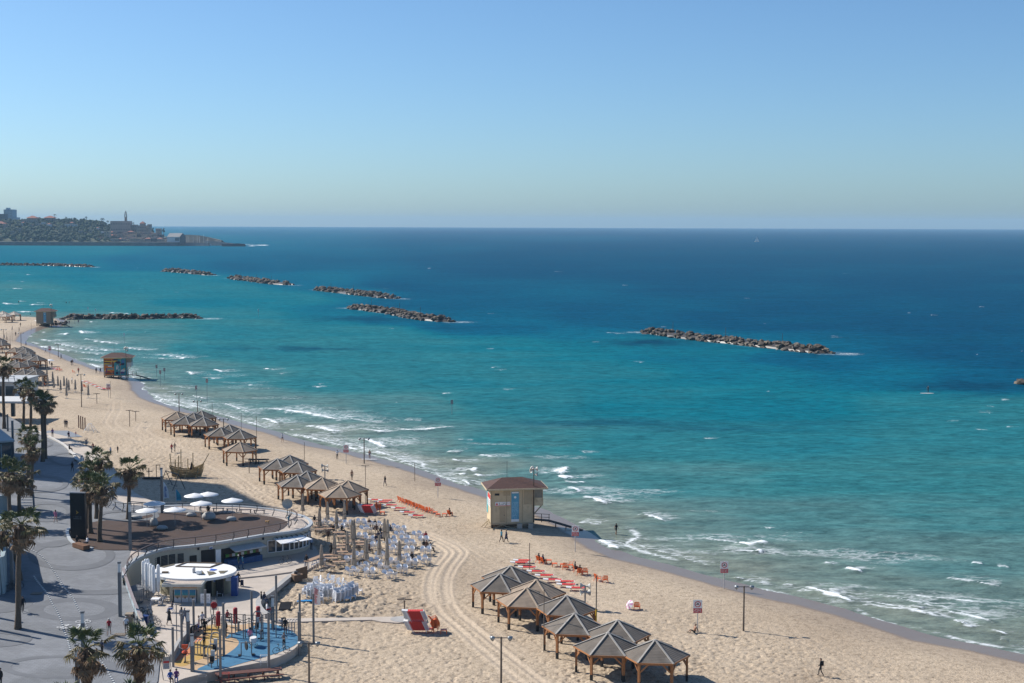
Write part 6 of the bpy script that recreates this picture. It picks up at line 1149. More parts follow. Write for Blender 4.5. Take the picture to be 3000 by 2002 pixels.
# ================================================================== LIGHT COLUMNS, UMBRELLAS, TOTEM, SEATS
COLM = mat('column_grey', (.15, .155, .16), .5, .1, 3); LANT = mat('lantern_glass', (.62, .64, .63), .25, .05)
def light_column(px, yt, yb, label, zf=prom_z, lantern=True, w=.16):
 b, h = pole_at(px, yt, yb, zf); root = empty('light_column', b, label, 'lamp post', 'square light columns'); lt = .95 if lantern else 0
 MB().box(-w, w, -w, w, -.1, h - lt - (.18 if lantern else 0)).obj('column', COLM, root)
 if lantern: MB().box(-w * .8, w * .8, -w * .8, w * .8, h - lt - .18, h - .18).obj('lantern', LANT, root); MB().box(-w, w, -w, w, h - .179, h).obj('cap', COLM, root)
DZ = lambda x, y: DECK_Z + .03
for a in ((352.5,1646,1806,'light column at the bend of the ramp beside the white kiosk'),(245,1791,1952,'light column rising behind the left bottom palm'),(228,1888,2040,'light column in front of the left bottom palm'),(36,1570,1722,'light column at the left edge by the parked bicycles'),(240.5,1335,1368,'short light column by the upper benches')): light_column(*a)
light_column(382, 1473, 1611, 'light column at the near edge of the timber deck', DZ); light_column(475, 1371, 1503, 'light column at the far side of the timber deck', DZ); light_column(23, 1214, 1264, 'slim column near the far canopy', prom_z, False, .14); light_column(39, 1233, 1350, 'tall dark column beside the left glass building', prom_z, False, .16)
for a in ((-75,1660,1797,'light column beyond the left edge, its shadow crossing the promenade'),(-50,1675,1838,'second light column beyond the left edge'),(-70,1690,1858,'third light column beyond the left edge'),(-70,1800,1925,'lowest light column beyond the left edge')): light_column(*a)
GP = [(507.6,1838,1954,0),(518,1770,1883,2),(533,1797,1913,0),(552,1788,1885,1),(564,1858,1967,1),(568,1757,1863,0),(602,1728,1811,0),(646,1843,1980,0),(656,1767,1922,0),(738,1731,1848,0),(800,1746,1841,1),(810,1686,1826,0),(788,1795,1953,0),(876,1793,1920,0),(879,1739,1880,0),(919,1739,1884,0)]
for i, (px, yt, yb, k) in enumerate(GP):
 lab = ('gym pole at the left end of the low wall','thin gym pole outside the low wall','gym pole in front of the orange floor','lantern column behind the red exercise seat','lantern column at the front left of the gym','gym pole behind the group of exercisers','gym pole at the back by the parallel ladder','gym pole in the front kerb','tallest gym pole in the middle of the yellow floor','gym pole between two red punch bags','lantern column at the sandy back corner','tall pole at the right of the seat wall','gym pole in the front kerb, right','gym pole at the right end of the kerb','gym pole standing in sand right of the gym','pole with a small plate right of the white flag')[i]
 if k == 1: light_column(px, yt, yb, lab, plaza_z)
 else: b, h = pole_at(px, yt, yb, plaza_z if px < 870 else sand_z); o = MB().tube([(0, 0, -.1), (0, 0, h)], .05 if k == 2 else .12, 10).obj('gym_pole', GSTEEL, loc=b, smooth=False); tag(o, lab, 'pole', 'steel poles round the outdoor gym')
UMB = empty('deck_umbrella', (0, 0, -200), 'x', 'umbrella'); MB().tube([(0, 0, 0), (0, 0, 2.4)], .035, 8).obj('pole', STEEL, UMB); MB().lathe([(1.46, 2.18), (1.44, 2.22), (.75, 2.42), (.15, 2.60), (.02, 2.62)], 28).obj('canopy', WHITE, UMB, True); MB().lathe([(1.40, 2.19), (.72, 2.39), (.05, 2.50)], 28).obj('canopy_lining', mat('lining_grey', (.5, .5, .5), .8), UMB, True)
for px, py, lab in ((431,1546,'nearest left one of the deck umbrellas'),(453,1524,'second from the left, behind the nearest'),(513,1543,'third from the left, alone at the front'),(590,1524,'front one of the rear trio'),(681,1515,'rightmost'),(571,1500,'left one of the rear trio'),(610,1496,'right one of the rear trio')): first_or_dup(UMB, P(px, py, DZ), 0, 'flat white disc umbrella on the timber deck, ' + lab, 'white disc umbrellas on the deck')
PEB = mat('pebble_stone', (.36, .36, .35), .7, .12, 2)
for px, py, rx, ry, hh, lab in ((400,1520,.8,.45,.5,'flat one at the left end'),(451,1540,.55,.5,1.05,'tall leaning one'),(475,1551,.75,.45,.55,'dark one in front of the tall one'),(561,1513,.75,.4,.55,'small one behind'),(612,1521,.95,.8,1.0,'biggest dome'),(678,1526,.7,.4,.6,'rightmost small one')):
 o = MB().lathe([(.75, -.02), (1.0, .25), (.92, .6), (.6, .9), (.02, 1.0)], 16, sx=rx, sy=ry).obj('pebble_seat', PEB, smooth=True, loc=P(px, py, DZ)); o.scale = (1, 1, hh); tag(o, 'grey pebble shaped seat on the timber deck, ' + lab, 'seat', 'pebble seats on the deck')
b = P(207, 1577, DZ); root = empty('information_totem', b, 'tall black information totem at the left corner of the timber deck', 'sign', rz=-.12); TB = mat('totem_black', (.012, .012, .014), .35); MB().box(0, 1.95, 0, .5, -.1, 5.75).obj('slab', TB, root); MB().box(-.02, 1.97, -.02, .52, 5.752, 5.86).obj('top_cap', STEEL, root)
MB().add([(.75, -.012, 3.05), (1.15, -.012, 3.3), (.75, -.012, 3.6), (.88, -.012, 3.3)], [(0, 1, 2, 3)]).obj('yellow_emblem', mat('emblem_ochre', (.32, .20, .03), .6), root); lettering(root, Matrix.Identity(4), .45, 1.5, 2.4, 2.85, 2, mat('faint_text', (.11, .12, .13), .6), -.012, 4)
b = P(231, 1600, DZ); root = empty('timber_bench', b, 'low brown timber bench block at the near left of the deck', 'bench', rz=-.75); MB().box(0, 2.6, -.9, 0, .04, .5).obj('bench_block', mat('bench_timber', (.17, .085, .045), .7, .2, 2), root); [MB().box(0.02 + k * .323, .31 + k * .323, -.89, -.01, .502, .53).obj('plank', mat('bench_timber', (.17, .085, .045)), root) for k in range(8)]
for i, (px, py) in enumerate(((212,1334),(226,1352))): b = P(px, py, prom_z); root = empty('concrete_bench', b, 'long pale bench in the steps by the upper promenade, %s' % ('upper one', 'lower one')[i], 'bench', rz=-1.05); MB().box(-1.8, 1.8, -.3, .3, .35, .45).obj('seat', mat('pale_kerb', (.55, .53, .50)), root); [MB().box(x - .15, x + .15, -.25, .25, -.3, .349).obj('leg', CONC_G, root) for x in (-1.3, 1.3)]
# benches behind the rear railing
for i, px in enumerate((600, 640, 680, 720, 760)): b = P(px, 1496 + i * 2, DZ); root = empty('terrace_bench', b, 'dark slatted bench behind the deck umbrellas, %s from the left' % nm[i], 'bench', 'slatted benches at the back of the deck'); MB().box(-.8, .8, -.22, .22, .38, .44).obj('seat', RAILM, root); [MB().box(x - .04, x + .04, -.2, .2, 0, .379).obj('leg', DSTEEL, root) for x in (-.65, .65)]
# closed white parasols by the kiosk
CP = empty('closed_parasol', (0, 0, -200), 'x', 'parasol'); MB().tube([(0, 0, 0), (0, 0, 4.0)], .045, 8).obj('pole', STEEL, CP); MB().lathe([(.06, 4.15), (.15, 4.05), (.19, 3.7), (.20, 1.2), (.17, 1.02), (.05, 1.0)], 12, wob=.06).obj('white_sleeve', WHITE, CP); MB().box(-.35, .35, -.35, .35, 0, .08).obj('base', CONC_G, CP)
for i, (px, py) in enumerate(((421,1748),(428,1742),(435,1741),(430,1754),(437,1755),(444,1758),(451,1763),(465,1760))): first_or_dup(CP, P(px, py, plaza_z), 0, 'tall closed white parasol left of the kiosk, ' + ('leftmost','rear left','rear right tallest','second in front','third in front','fourth in front','fifth in front','rightmost apart')[i], 'closed white parasols by the kiosk')
chair(WCH[0], 'white_chair', P(481, 1762, plaza_z), 2.2, 'white plastic chair left of the fridge porch', 'white plastic chairs on the plaza'); chair(WCH[0], 'white_chair', P(645, 1747, plaza_z), .1, 'white plastic chair against the kiosk right wall', 'white plastic chairs on the plaza'); low_table(456, 1772, PWH, 'white plastic table left of the kiosk', 'white_table', .45, .72, plaza_z)
b = P(602, 1772, plaza_z); root = empty('notice_easel', b, 'white notice easel standing before the kiosk doors', 'sign'); MB().box(-.55, .55, -.02, .02, .15, 1.25).obj('board', WHITE, root); lettering(root, Matrix.Identity(4), -.4, .4, .5, 1.1, 5, mat('text_grey', (.25, .25, .28)), -.021, 6); [MB().bar((x, .03, 1.2), (x, .4, 0), .04).obj('leg', STEEL, root) for x in (-.4, .4)]
def bin_(px, py, m, label, w=.3, h=1.05):
 b = P(px, py, plaza_z if px > 412 else prom_z); root = empty('waste_bin', b, label, 'bin'); MB().add([(-w*.85,-w*.85,0),(w*.85,-w*.85,0),(w*.85,w*.85,0),(-w*.85,w*.85,0),(-w,-w,h),(w,-w,h),(w,w,h),(-w,w,h)],[(0,3,2,1),(0,1,5,4),(1,2,6,5),(2,3,7,6),(3,0,4,7)]).obj('body', m, root); MB().box(-w*1.08, w*1.08, -w*1.1, w*1.08, h + .003, h + .1).obj('lid', m, root)
bin_(426, 1838, mat('bin_blue', (.015, .04, .16), .5), 'dark blue waste bin at the foot of the ramp', .32, 1.15); bin_(380, 1826, mat('bin_sand', (.26, .21, .155), .8), 'sand coloured planter bin at the ramp edge', .38, .95)
b = P(405, 1768, plaza_z); root = empty('wire_trolley', b, 'grey wire cage trolley in the ramp shade', 'trolley'); mb = MB()
for x in (-.5, -.25, 0, .25, .5): mb.bar((x, -.3, .2), (x, -.3, 1.5), .03).bar((x, .3, .2), (x, .3, 1.5), .03)
for z in (.2, .85, 1.5): mb.bar((-.5, -.3, z), (.5, -.3, z), .03).bar((-.5, .3, z), (.5, .3, z), .03)
mb.obj('cage', STEEL, root); MB().box(-.5, .5, -.3, .3, .12, .19).obj('base', DSTEEL, root)
# bicycles
def make_bike():
 root = empty('bicycle', (0, 0, -200), 'x', 'bicycle')
 for x in (-.52, .52):
  mb = MB(); N = 18
  pts = [(x + .33 * math.cos(2 * math.pi * k / N), 0, .34 + .33 * math.sin(2 * math.pi * k / N)) for k in range(N + 1)]; mb.tube(pts, .028, 5, False); w = mb.obj('wheel', DSTEEL, root); mb = MB()
  for k in range(6): a = k * math.pi / 3; mb.bar((x, 0, .34), (x + .31 * math.cos(a), 0, .34 + .31 * math.sin(a)), .012)
  mb.obj('spokes', STEEL, w)
 MB().tube([(-.52, 0, .34), (-.15, 0, .34), (.35, 0, .82), (-.25, 0, .85), (-.15, 0, .34)], .022, 5).tube([(-.52, 0, .34), (-.25, 0, .85), (-.28, 0, .95)], .018, 5).tube([(.52, 0, .34), (.35, 0, .82), (.30, 0, 1.02)], .02, 5).obj('frame', mat('bike_frame', (.04, .045, .05), .4, .3), root); MB().bar((.28, -.28, 1.03), (.28, .28, 1.03), .035).obj('handlebar', DSTEEL, root); MB().box(-.42, -.18, -.07, .07, .95, 1.0).obj('saddle', DSTEEL, root)
 return root
BIKE = make_bike()
for i, (px, py, a, z) in enumerate(((400,1800,.3,0),(412,1808,.2,0),(424,1805,.5,0),(434,1808,1.9,0),(443,1815,2.2,0),(446,1832,.3,0),(449,1842,.5,0),(404,1838,2.1,0))): first_or_dup(BIKE, P(px, py, plaza_z), a, 'parked bicycle beside the ramp, ' + ('farthest left','second from the left','third from the left','in the middle of the rack','right of the middle','right, upper','right, nearest','left of the blue bin')[i], 'bicycles parked by the ramp')
for i, (px, py, a) in enumerate(((22,1728,.2),(36,1732,.3),(46,1726,.4),(824,1915,.4),(836,1652,.5))): first_or_dup(BIKE, P(px, py, prom_z if px < 400 else plaza_z), a, ('bicycle at the left edge rack, left','bicycle at the left edge rack, middle','bicycle at the left edge rack, right','bicycle with a child seat on the blue gym floor','dark bicycle parked before the cafe windows')[i], 'bicycles parked singly')
# info signs shaped like upright boards
def boat_sign(px, py, rz, label, h=2.4):
 b = P(px, py, plaza_z); root = empty('boat_shaped_sign', b, label, 'sign', rz=rz); mb = MB(); pl = [(-.28, 0, 0), (-.42, 0, h * .45), (-.30, 0, h * .85), (-.16, 0, h), (.16, 0, h), (.30, 0, h * .85), (.42, 0, h * .45), (.28, 0, 0)]
 for p, q in zip(pl[:3] + [pl[3]], pl[1:4]): mb.bar(p, q, .06)
 for p, q in zip(pl[4:7], pl[5:8]): mb.bar(p, q, .06)
 mb.obj('curved_frame', GSTEEL, root); MB().box(-.30, .30, -.02, .02, h * .42, h * .9).obj('panel', mat('panel_pale', (.42, .40, .38), .5, .1), root); MB().box(-.27, .27, -.028, -.021, h * .66, h * .74).obj('panel_band', REDP, root); lettering(root, Matrix.Identity(4), -.24, .24, h * .45, h * .63, 4, mat('text_grey', (.25, .25, .28)), -.021, 2)
boat_sign(488, 1992, .2, 'boat shaped sign at the bottom left corner of the gym'); boat_sign(628, 1812, .1, 'boat shaped sign behind the red punch pad', 2.2)
# ================================================================== OUTDOOR GYM
GRED = mat('pad_red', (.32, .015, .02), .5, .1); GRY = mat('gym_grey', (.23, .235, .24), .4, .1, metal=.2); GOR = mat('gym_orange', (.62, .09, .03), .5); GBK = mat('gym_black', (.02, .02, .022), .6)
def gp(px, py): return P(px, py, lambda x, y: plaza_z(x, y) + .02)
for i, (px, yt, yb, lab) in enumerate(((640,1792,1850,'left of three'),(690,1781,1845,'middle of three'),(757,1777,1838,'right of three'))):
 b = gp(px, yb); d = ray(px, yt); h = H + d.z * (b.y / d.y) - b.z; root = empty('punch_bag', b, 'upright red punch bag in the gym, %s' % lab, 'punch bag', 'red punch bags'); MB().lathe([(.20, h * .28), (.23, h * .3), (.23, h * .97), (.18, h)], 14).obj('bag', GRED, root, True); MB().tube([(0, 0, 0), (0, 0, h * .3)], .07, 8).obj('foot_post', GBK, root)
b = gp(622, 1830); root = empty('round_pad', b, 'round red strike pad on a black post at the back of the gym', 'punch pad'); MB().tube([(0, 0, 0), (.2, .1, 2.0)], .05, 8).obj('post', GBK, root); o = MB().lathe([(.02, 0), (.34, .0), (.34, .16), (.02, .17)], 18).obj('pad', GRED, root); o.location = (.2, 0, 2.1); o.rotation_euler = (1.57, 0, .2)
def station(px, py, kind, label, rz=0):
 b = gp(px, py); root = empty('exercise_station', b, label, 'gym machine', 'exercise machines in the outdoor gym', rz)
 if kind == 'press':
  for x in (-.45, .45): MB().tube([(x, -.1, 0), (x, -.1, 1.7), (x * .75, -.05, 2.0), (x * .2, 0, 2.1)], .05, 7).obj('side_frame', GRY, root)
  MB().bar((-.25, 0, 2.08), (.25, 0, 2.08), .12).obj('top_beam', GRY, root); MB().box(-.2, .2, -.9, -.5, .45, .55).obj('seat', GBK, root); MB().box(-.2, .2, -.5, -.42, .55, 1.05).obj('backrest', GBK, root); MB().bar((0, -.7, 0), (0, -.7, .45), .09).obj('seat_post', GRY, root); MB().tube([(-.5, -.3, 1.3), (-.35, -.7, 1.15)], .03, 6).tube([(.5, -.3, 1.3), (.35, -.7, 1.15)], .03, 6).obj('lever', GRY, root); MB().box(-.18, .18, -.06, .06, .5, 1.5).obj('weight_panel', LANT, root)
 elif kind == 'seat':
  MB().tube([(0, .1, 0), (0, .1, 1.5)], .07, 8).obj('post', GRY, root); MB().box(-.3, .3, -.05, .05, 1.2, 1.65).obj('back_pad', GOR, root); MB().box(-.22, .22, -.35, .05, .72, .82).obj('seat', GBK, root); MB().tube([(-.15, 0, 1.2), (-.45, -.3, 1.45), (-.5, -.1, 1.9)], .035, 6).tube([(.15, 0, 1.2), (.45, -.3, 1.45), (.5, -.1, 1.9)], .035, 6).obj('handle_arm', LANT, root); MB().lathe([(.24, .2), (.3, .3), (.24, .42)], 12, (0, -.02, .6)).obj('ring_pad', GOR, root); MB().bar((0, -.4, .05), (.5, -.7, .06), .06).bar((0, 0, .04), (0, -.5, .05), .06).obj('pedal', GBK, root)
 elif kind == 'rails':
  for x in (-.5, -.2, .1, .4): MB().tube([(x, 0, 0), (x, 0, 1.2), (x + .12, .2, 1.35), (x + .22, .35, 1.3)], .045, 7).obj('rail', GRY, root)
  MB().bar((-.5, 0, .6), (.4, 0, .6), .05).obj('cross_bar', GRY, root)
 elif kind == 'bars':
  for x in (-1, 1): MB().tube([(x, 0, 0), (x, 0, 2.5)], .055, 8).obj('post', GSTEEL, root)
  MB().tube([(-1, 0, 2.45), (1, 0, 2.45)], .03, 7).obj('pull_up_bar', GBK, root); MB().tube([(-1, 0, 1.7), (0, .1, 1.5), (1, 0, 1.7)], .025, 6).obj('sling_rope', GBK, root)
 elif kind == 'wheel':
  for x in (-.5, .5): MB().tube([(x, 0, 0), (x, 0, 1.3)], .055, 8).obj('post', GRY, root)
  o = MB().lathe([(.1, -.06), (.42, -.05), (.46, 0), (.42, .05), (.1, .06)], 16).obj('flywheel', GBK, root); o.location = (0, 0, .95); o.rotation_euler = (0, 1.57, .3); MB().bar((-.5, 0, 1.25), (.5, 0, 1.25), .07).obj('cross_bar', GRY, root); MB().box(-.8, -.55, -.3, .2, .03, .1).box(.55, .8, -.3, .2, .03, .1).obj('foot_plate', GBK, root)
 elif kind == 'bench':
  MB().bar((-.9, 0, .15), (.7, 0, 1.3), .5, .08).obj('sloping_board', GBK, root); MB().tube([(.7, -.25, 1.3), (.8, -.25, 0)], .05, 7).tube([(.7, .25, 1.3), (.8, .25, 0)], .05, 7).obj('leg', GRY, root)
  for k in range(5): MB().bar((-.7 + k * .3, -.35, .5 + k * .2), (-.7 + k * .3, .35, .5 + k * .2), .05).obj('rung', STEEL, root)
 elif kind == 'bike':
  MB().tube([(0, 0, 0), (0, 0, .9)], .07, 7).obj('post', GRY, root); MB().box(-.15, .15, -.1, .25, .88, .98).obj('saddle', GBK, root); MB().tube([(0, -.5, 0), (0, -.55, 1.15)], .05, 7).obj('front_post', GRY, root); MB().tube([(-.3, -.55, 1.25), (0, -.5, 1.12), (.3, -.55, 1.25)], .03, 6).obj('handlebar', GBK, root); MB().box(-.3, .3, -.42, -.3, .2, .3).obj('pedal', GBK, root)
for a in ((542,1938,'seat','orange seated exercise machine on the orange floor'),(576,1915,'rails','row of bent steel rails on the yellow floor'),(624,1950,'press','tall chest press machine on the tan floor'),(632,1915,'press','chest press machine behind the tall one'),(600,1925,'bike','black pedal seat on the yellow floor'),(722,1920,'wheel','machine with a black flywheel on the blue floor',.2),(610,1842,'bench','black inclined ladder bench at the back of the gym',.5),(690,1870,'bars','pull up frame between yellow and blue floors'),(742,1872,'bars','rear pull up frame on the blue floor'),(650,1870,'bars','pull up frame on the yellow floor',.2),(766,1875,'bike','black pedal machine in the middle of the blue floor'),(780,1870,'bars','right pull up frame on the blue floor',.3),(828,1838,'bike','grey pedal machine at the back right corner'),(852,1855,'rails','bent steel rails at the right rim'),(700,1850,'bike','machine beside the middle punch bag'),(755,1850,'press','machine in front of the right punch bag')): station(*a)
A = [gp(*q) for q in ((650,1862),(690,1860),(730,1866),(765,1862),(800,1850))]; root = empty('rope_bridge', A[0], 'black rope line strung on posts across the middle of the gym', 'rope course'); mb = MB()
for i, (a, b) in enumerate(zip(A, A[1:])):
 pts = [(a.lerp(b, t / 6) - A[0]) + Vector((0, 0, 1.95 - .35 * math.sin(t / 6 * math.pi) + (.35 if i == 0 else 0) * math.sin(t / 6 * math.pi) * 2)) for t in range(7)]; mb.tube(pts, .035, 5, False); mb.tube([p - Vector((0, 0, .28)) for p in pts], .025, 5, False)
mb.obj('rope', GBK, root); [MB().tube([a - A[0], a - A[0] + Vector((0, 0, 2.0))], .05, 7).obj('post', GSTEEL, root) for a in A]
b = P(835, 1785, sand_z); root = empty('step_board', b, 'dark sloping sit up board in the sand behind the gym', 'gym machine', rz=.1); MB().add([(-.7,-.5,.1),(.6,-.5,.1),(.8,.3,.75),(-.5,.3,.75)],[(0,1,2,3)]).add([(-.7,-.5,.02),(.6,-.5,.02),(.8,.3,.68),(-.5,.3,.68)],[(3,2,1,0)]).obj('board', GBK, root); MB().tube([(.8, .3, .7), (.9, .4, 0)], .04, 6).tube([(1.0, .2, .0), (1.1, .2, .7), (1.6, .1, .6)], .04, 6).obj('leg', GSTEEL, root)
b = P(560, 1880, plaza_z); root = empty('push_pram', gp(742, 1895), 'pale pram beside the woman in pink on the blue floor', 'pram'); MB().lathe([(.1, .35), (.3, .4), (.36, .7), (.34, .95)], 12, sy=1.5).obj('basket', LWH, root); [MB().tube([(x * .25 + .1 * math.cos(a), y * .4, .12 + .1 * math.sin(a)) for a in [i * .7 for i in range(10)]], .02, 4).obj('wheel', GBK, root) for x in (-1, 1) for y in (-1, 1)]; MB().tube([(-.2, .4, .9), (-.2, .8, 1.05), (.2, .8, 1.05), (.2, .4, .9)], .02, 5).obj('handle', GBK, root)
for i, (px, py, k) in enumerate(((774,1950,0),(594,2010,1),(660,2002,1))):   # basketball-like wire bin and wire frames at the rim
 b = P(px, py, plaza_z if k == 0 else sand_z); root = empty(('wire_basket', 'wire_stand', 'wire_stand')[i], b, ('small white and red wire basket on the front kerb','thin wire frame in the sand at the bottom edge, left','thin red wire frame in the sand below the kerb')[i], 'wire stand'); mb = MB(); 
 for x in (-.35, .35):
  for y in (-.2, .2): mb.bar((x, y, 0), (x, y, 1.0), .03)
 for z in (.35, .98): mb.bar((-.35, -.2, z), (.35, -.2, z), .03).bar((-.35, .2, z), (.35, .2, z), .03).bar((-.35, -.2, z), (-.35, .2, z), .03).bar((.35, -.2, z), (.35, .2, z), .03)
 mb.obj('wires', (LWH, STEEL, REDP)[i], root)
# ================================================================== LEFT EDGE BUILDINGS
def left_buildings():
 b = P(36, 1372, prom_z); root = empty('glass_pavilion', b, 'dark glazed building with a flat roof at the left edge of the promenade', 'building', rz=.5); h = 4.4
 MB().box(-14, 0, 0, 18, 0, h).obj('wall', mat('pavilion_dark', (.05, .07, .08), .4), root); MB().box(-15, .4, -.5, 18.5, h + .003, h + .3).obj('roof', mat('pavilion_roof', (.28, .32, .34), .6, .1), root)
 for k in range(8): MB().box(-1.6 - k * 1.6, -.15 - k * 1.6, -.06, -.004, .4, h - .6).obj('window', GLASS, root); MB().box(-1.75 - k * 1.6, -1.6 - k * 1.6, -.1, -.003, .1, h - .3).obj('mullion', mat('mullion_blue', (.17, .25, .29), .5), root)
 for k in range(7): MB().box(.004, .06, .4 + k * 2.4, 2.5 + k * 2.4, .4, h - .6).obj('window', GLASS, root)
 b = P(76, 1182, lambda x, y: 4.2); root = empty('bus_canopy', (b.x, b.y, 1.4), 'long pale flat canopy on dark columns at the left edge', 'canopy'); MB().box(-22, 0, 0, 9, 2.8, 3.2).obj('roof_slab', mat('canopy_white', (.55, .55, .54), .7, .1), root); [MB().box(x - .35, x + .35, .8, 1.6, -.2, 2.799).obj('column', mat('pavilion_dark', (.05, .07, .08)), root) for x in (-3.2, -6.6, -14)]
 b = P(46, 1166, lambda x, y: 1.0); root = empty('beach_bar', b, 'white beach bar with a glazed front and roof railing at the far left', 'building', rz=-.05); MB().box(-20, 0, 0, 14, 0, 3.6).obj('wall', mat('bar_white', (.50, .52, .52), .7, .08), root); MB().box(-20.3, .3, -.3, 14.3, 3.603, 3.9).obj('roof', mat('bar_roof', (.42, .44, .45), .7, .1), root)
 for k in range(7): MB().box(-2.4 - k * 2.4, -.4 - k * 2.4, -.06, -.004, .4, 2.8).obj('window', GLASS, root)
 mb = MB(); [mb.bar((-k * 1.5, -.1, 3.9), (-k * 1.5 - .3, -.1, 5.2), .12) for k in range(14)]; mb.bar((0, -.1, 5.2), (-20, -.1, 5.2), .12).bar((0, -.1, 4.6), (-20, -.1, 4.6), .06); mb.obj('roof_railing', STEEL, root)
 TW = mat('teal_plaster', (.30, .37, .385), .7, .12, 1)
 for i, (line, hh, lab) in enumerate((([(-60,1520),(0,1508),(19,1500),(21,1490),(12,1478)], 2.6, 'pale wall with a railing on top at the left edge below the palms'), ([(-70,1745),(2,1742),(14,1728),(17,1700),(10,1660),(2,1615),(-30,1600)], 4.2, 'tall pale curved wall at the left edge beside the bicycles'))):
  A = [P(a, c, prom_z) for a, c in spline(line, 4)]; O = A[0].copy(); root = empty('curved_wall', O, lab, 'wall'); mb = MB(); [mb.bar(a - O + Vector((0, 0, hh / 2)), c - O + Vector((0, 0, hh / 2)), .3, hh) for a, c in zip(A, A[1:])]; mb.obj('wall', TW, root)
  if i == 0:
   mb = MB(); [mb.bar(a - O + Vector((0, 0, hh)), a - O + Vector((0, 0, hh + 1.05)), .06) for a in A]; [mb.bar(a - O + Vector((0, 0, hh + 1.05)), c - O + Vector((0, 0, hh + 1.05)), .07) for a, c in zip(A, A[1:])]; mb.obj('railing', DSTEEL, root)
 b = P(60, 1492, prom_z); root = empty('stair_flight', b, 'blue steel stair stringer beside the left pair of palms', 'stairs'); MB().tube([(0, 0, 3.6), (1.2, .2, 3.2), (1.7, .3, 2.2), (1.8, .3, 0)], .14, 6).obj('stringer', mat('stair_blue', (.07, .12, .18), .5), root); [MB().box(-.4, 1.5, .2, .6, .4 + k * .4, .46 + k * .4).obj('tread', STEEL, root) for k in range(7)]
left_buildings()
# ================================================================== PEOPLE
def _pose(kind):
 J = dict(pel=(0,0,.95), sp=(0,-.01,1.14), ch=(0,0,1.34), nk=(0,.01,1.49), hd=(0,-.02,1.57), ht=(0,-.02,1.69)); L = {}
 for s, k in ((-1, 'l'), (1, 'r')):
  J['sh' + k] = (s*.17,0,1.41); J['el' + k] = (s*.24,.02,1.14); J['wr' + k] = (s*.25,-.05,.90); J['ha' + k] = (s*.25,-.08,.82); J['hp' + k] = (s*.09,0,.90); J['kn' + k] = (s*.10,-.02,.50); J['an' + k] = (s*.10,.02,.09); J['to' + k] = (s*.11,-.15,.03)
 def st(**k): J.update(k)
 if kind == 'walk': st(knl=(-.1,-.17,.52), anl=(-.1,-.20,.10), tol=(-.11,-.36,.06), knr=(.1,.06,.50), anr=(.1,.30,.14), tor=(.11,.18,.03), ell=(-.24,.12,1.16), wrl=(-.24,.10,.93), hal=(-.24,.06,.85), elr=(.24,-.06,1.15), wrr=(.24,-.24,1.0), har=(.24,-.30,.95))
 if kind == 'sit':
  for q in ('pel','sp','ch','nk','hd','ht','shl','shr','ell','elr','hpl','hpr'): J[q] = (J[q][0], J[q][1] + .1, J[q][2] - .45)
  st(knl=(-.12,-.36,.50), anl=(-.12,-.40,.09), tol=(-.12,-.58,.03), knr=(.12,-.36,.50), anr=(.12,-.42,.09), tor=(.12,-.60,.03), wrl=(-.16,-.20,.62), hal=(-.14,-.28,.60), wrr=(.16,-.20,.62), har=(.14,-.28,.60))
 if kind == 'ground':
  for q in ('pel','sp','ch','nk','hd','ht','shl','shr','ell','elr','hpl','hpr'): J[q] = (J[q][0], J[q][1] + .25 * max(0, J[q][2] - .95), J[q][2] - .83)
  st(knl=(-.13,-.40,.30), anl=(-.12,-.66,.07), tol=(-.12,-.82,.06), knr=(.13,-.42,.36), anr=(.12,-.56,.07), tor=(.12,-.74,.05), ell=(-.26,.30,.30), wrl=(-.26,.34,.10), hal=(-.26,.30,.05), elr=(.26,.30,.30), wrr=(.26,.34,.10), har=(.26,.30,.05))
 if kind == 'bend':
  st(sp=(0,-.12,1.08), ch=(0,-.34,1.16), nk=(0,-.50,1.18), hd=(0,-.58,1.14), ht=(0,-.68,1.10), shl=(-.17,-.40,1.16), shr=(.17,-.40,1.16), ell=(-.2,-.46,.88), elr=(.2,-.46,.88), wrl=(-.16,-.52,.66), wrr=(.16,-.52,.66), hal=(-.15,-.55,.58), har=(.15,-.55,.58))
 if kind == 'arms': st(ell=(-.32,-.02,1.62), wrl=(-.18,-.04,1.84), hal=(-.12,-.05,1.92), elr=(.32,-.02,1.62), wrr=(.18,-.04,1.84), har=(.12,-.05,1.92))
 if kind == 'reach': st(elr=(.26,-.18,1.24), wrr=(.16,-.38,1.22), har=(.12,-.46,1.24), ell=(-.26,-.16,1.22), wrl=(-.16,-.36,1.2), hal=(-.12,-.44,1.22))
 return {k: Vector(v) for k, v in J.items()}
BONES = [('pel','sp','t'),('sp','ch','t'),('ch','nk','t'),('nk','hd','s'),('hd','ht','s')] + [b for k in 'lr' for b in (('ch','sh'+k,'t'),('sh'+k,'el'+k,'u'),('el'+k,'wr'+k,'f'),('wr'+k,'ha'+k,'s'),('pel','hp'+k,'b'),('hp'+k,'kn'+k,'b'),('kn'+k,'an'+k,'c'),('an'+k,'to'+k,'o'))]
RAD = dict(pel=(.155,.115), sp=(.14,.10), ch=(.165,.115), nk=(.062,.062), hd=(.082,.092), ht=(.078,.085), sh=(.072,.07), el=(.045,.045), wr=(.034,.03), ha=(.038,.022), hp=(.092,.092), kn=(.062,.062), an=(.043,.045), to=(.042,.03))
_bodies = {}
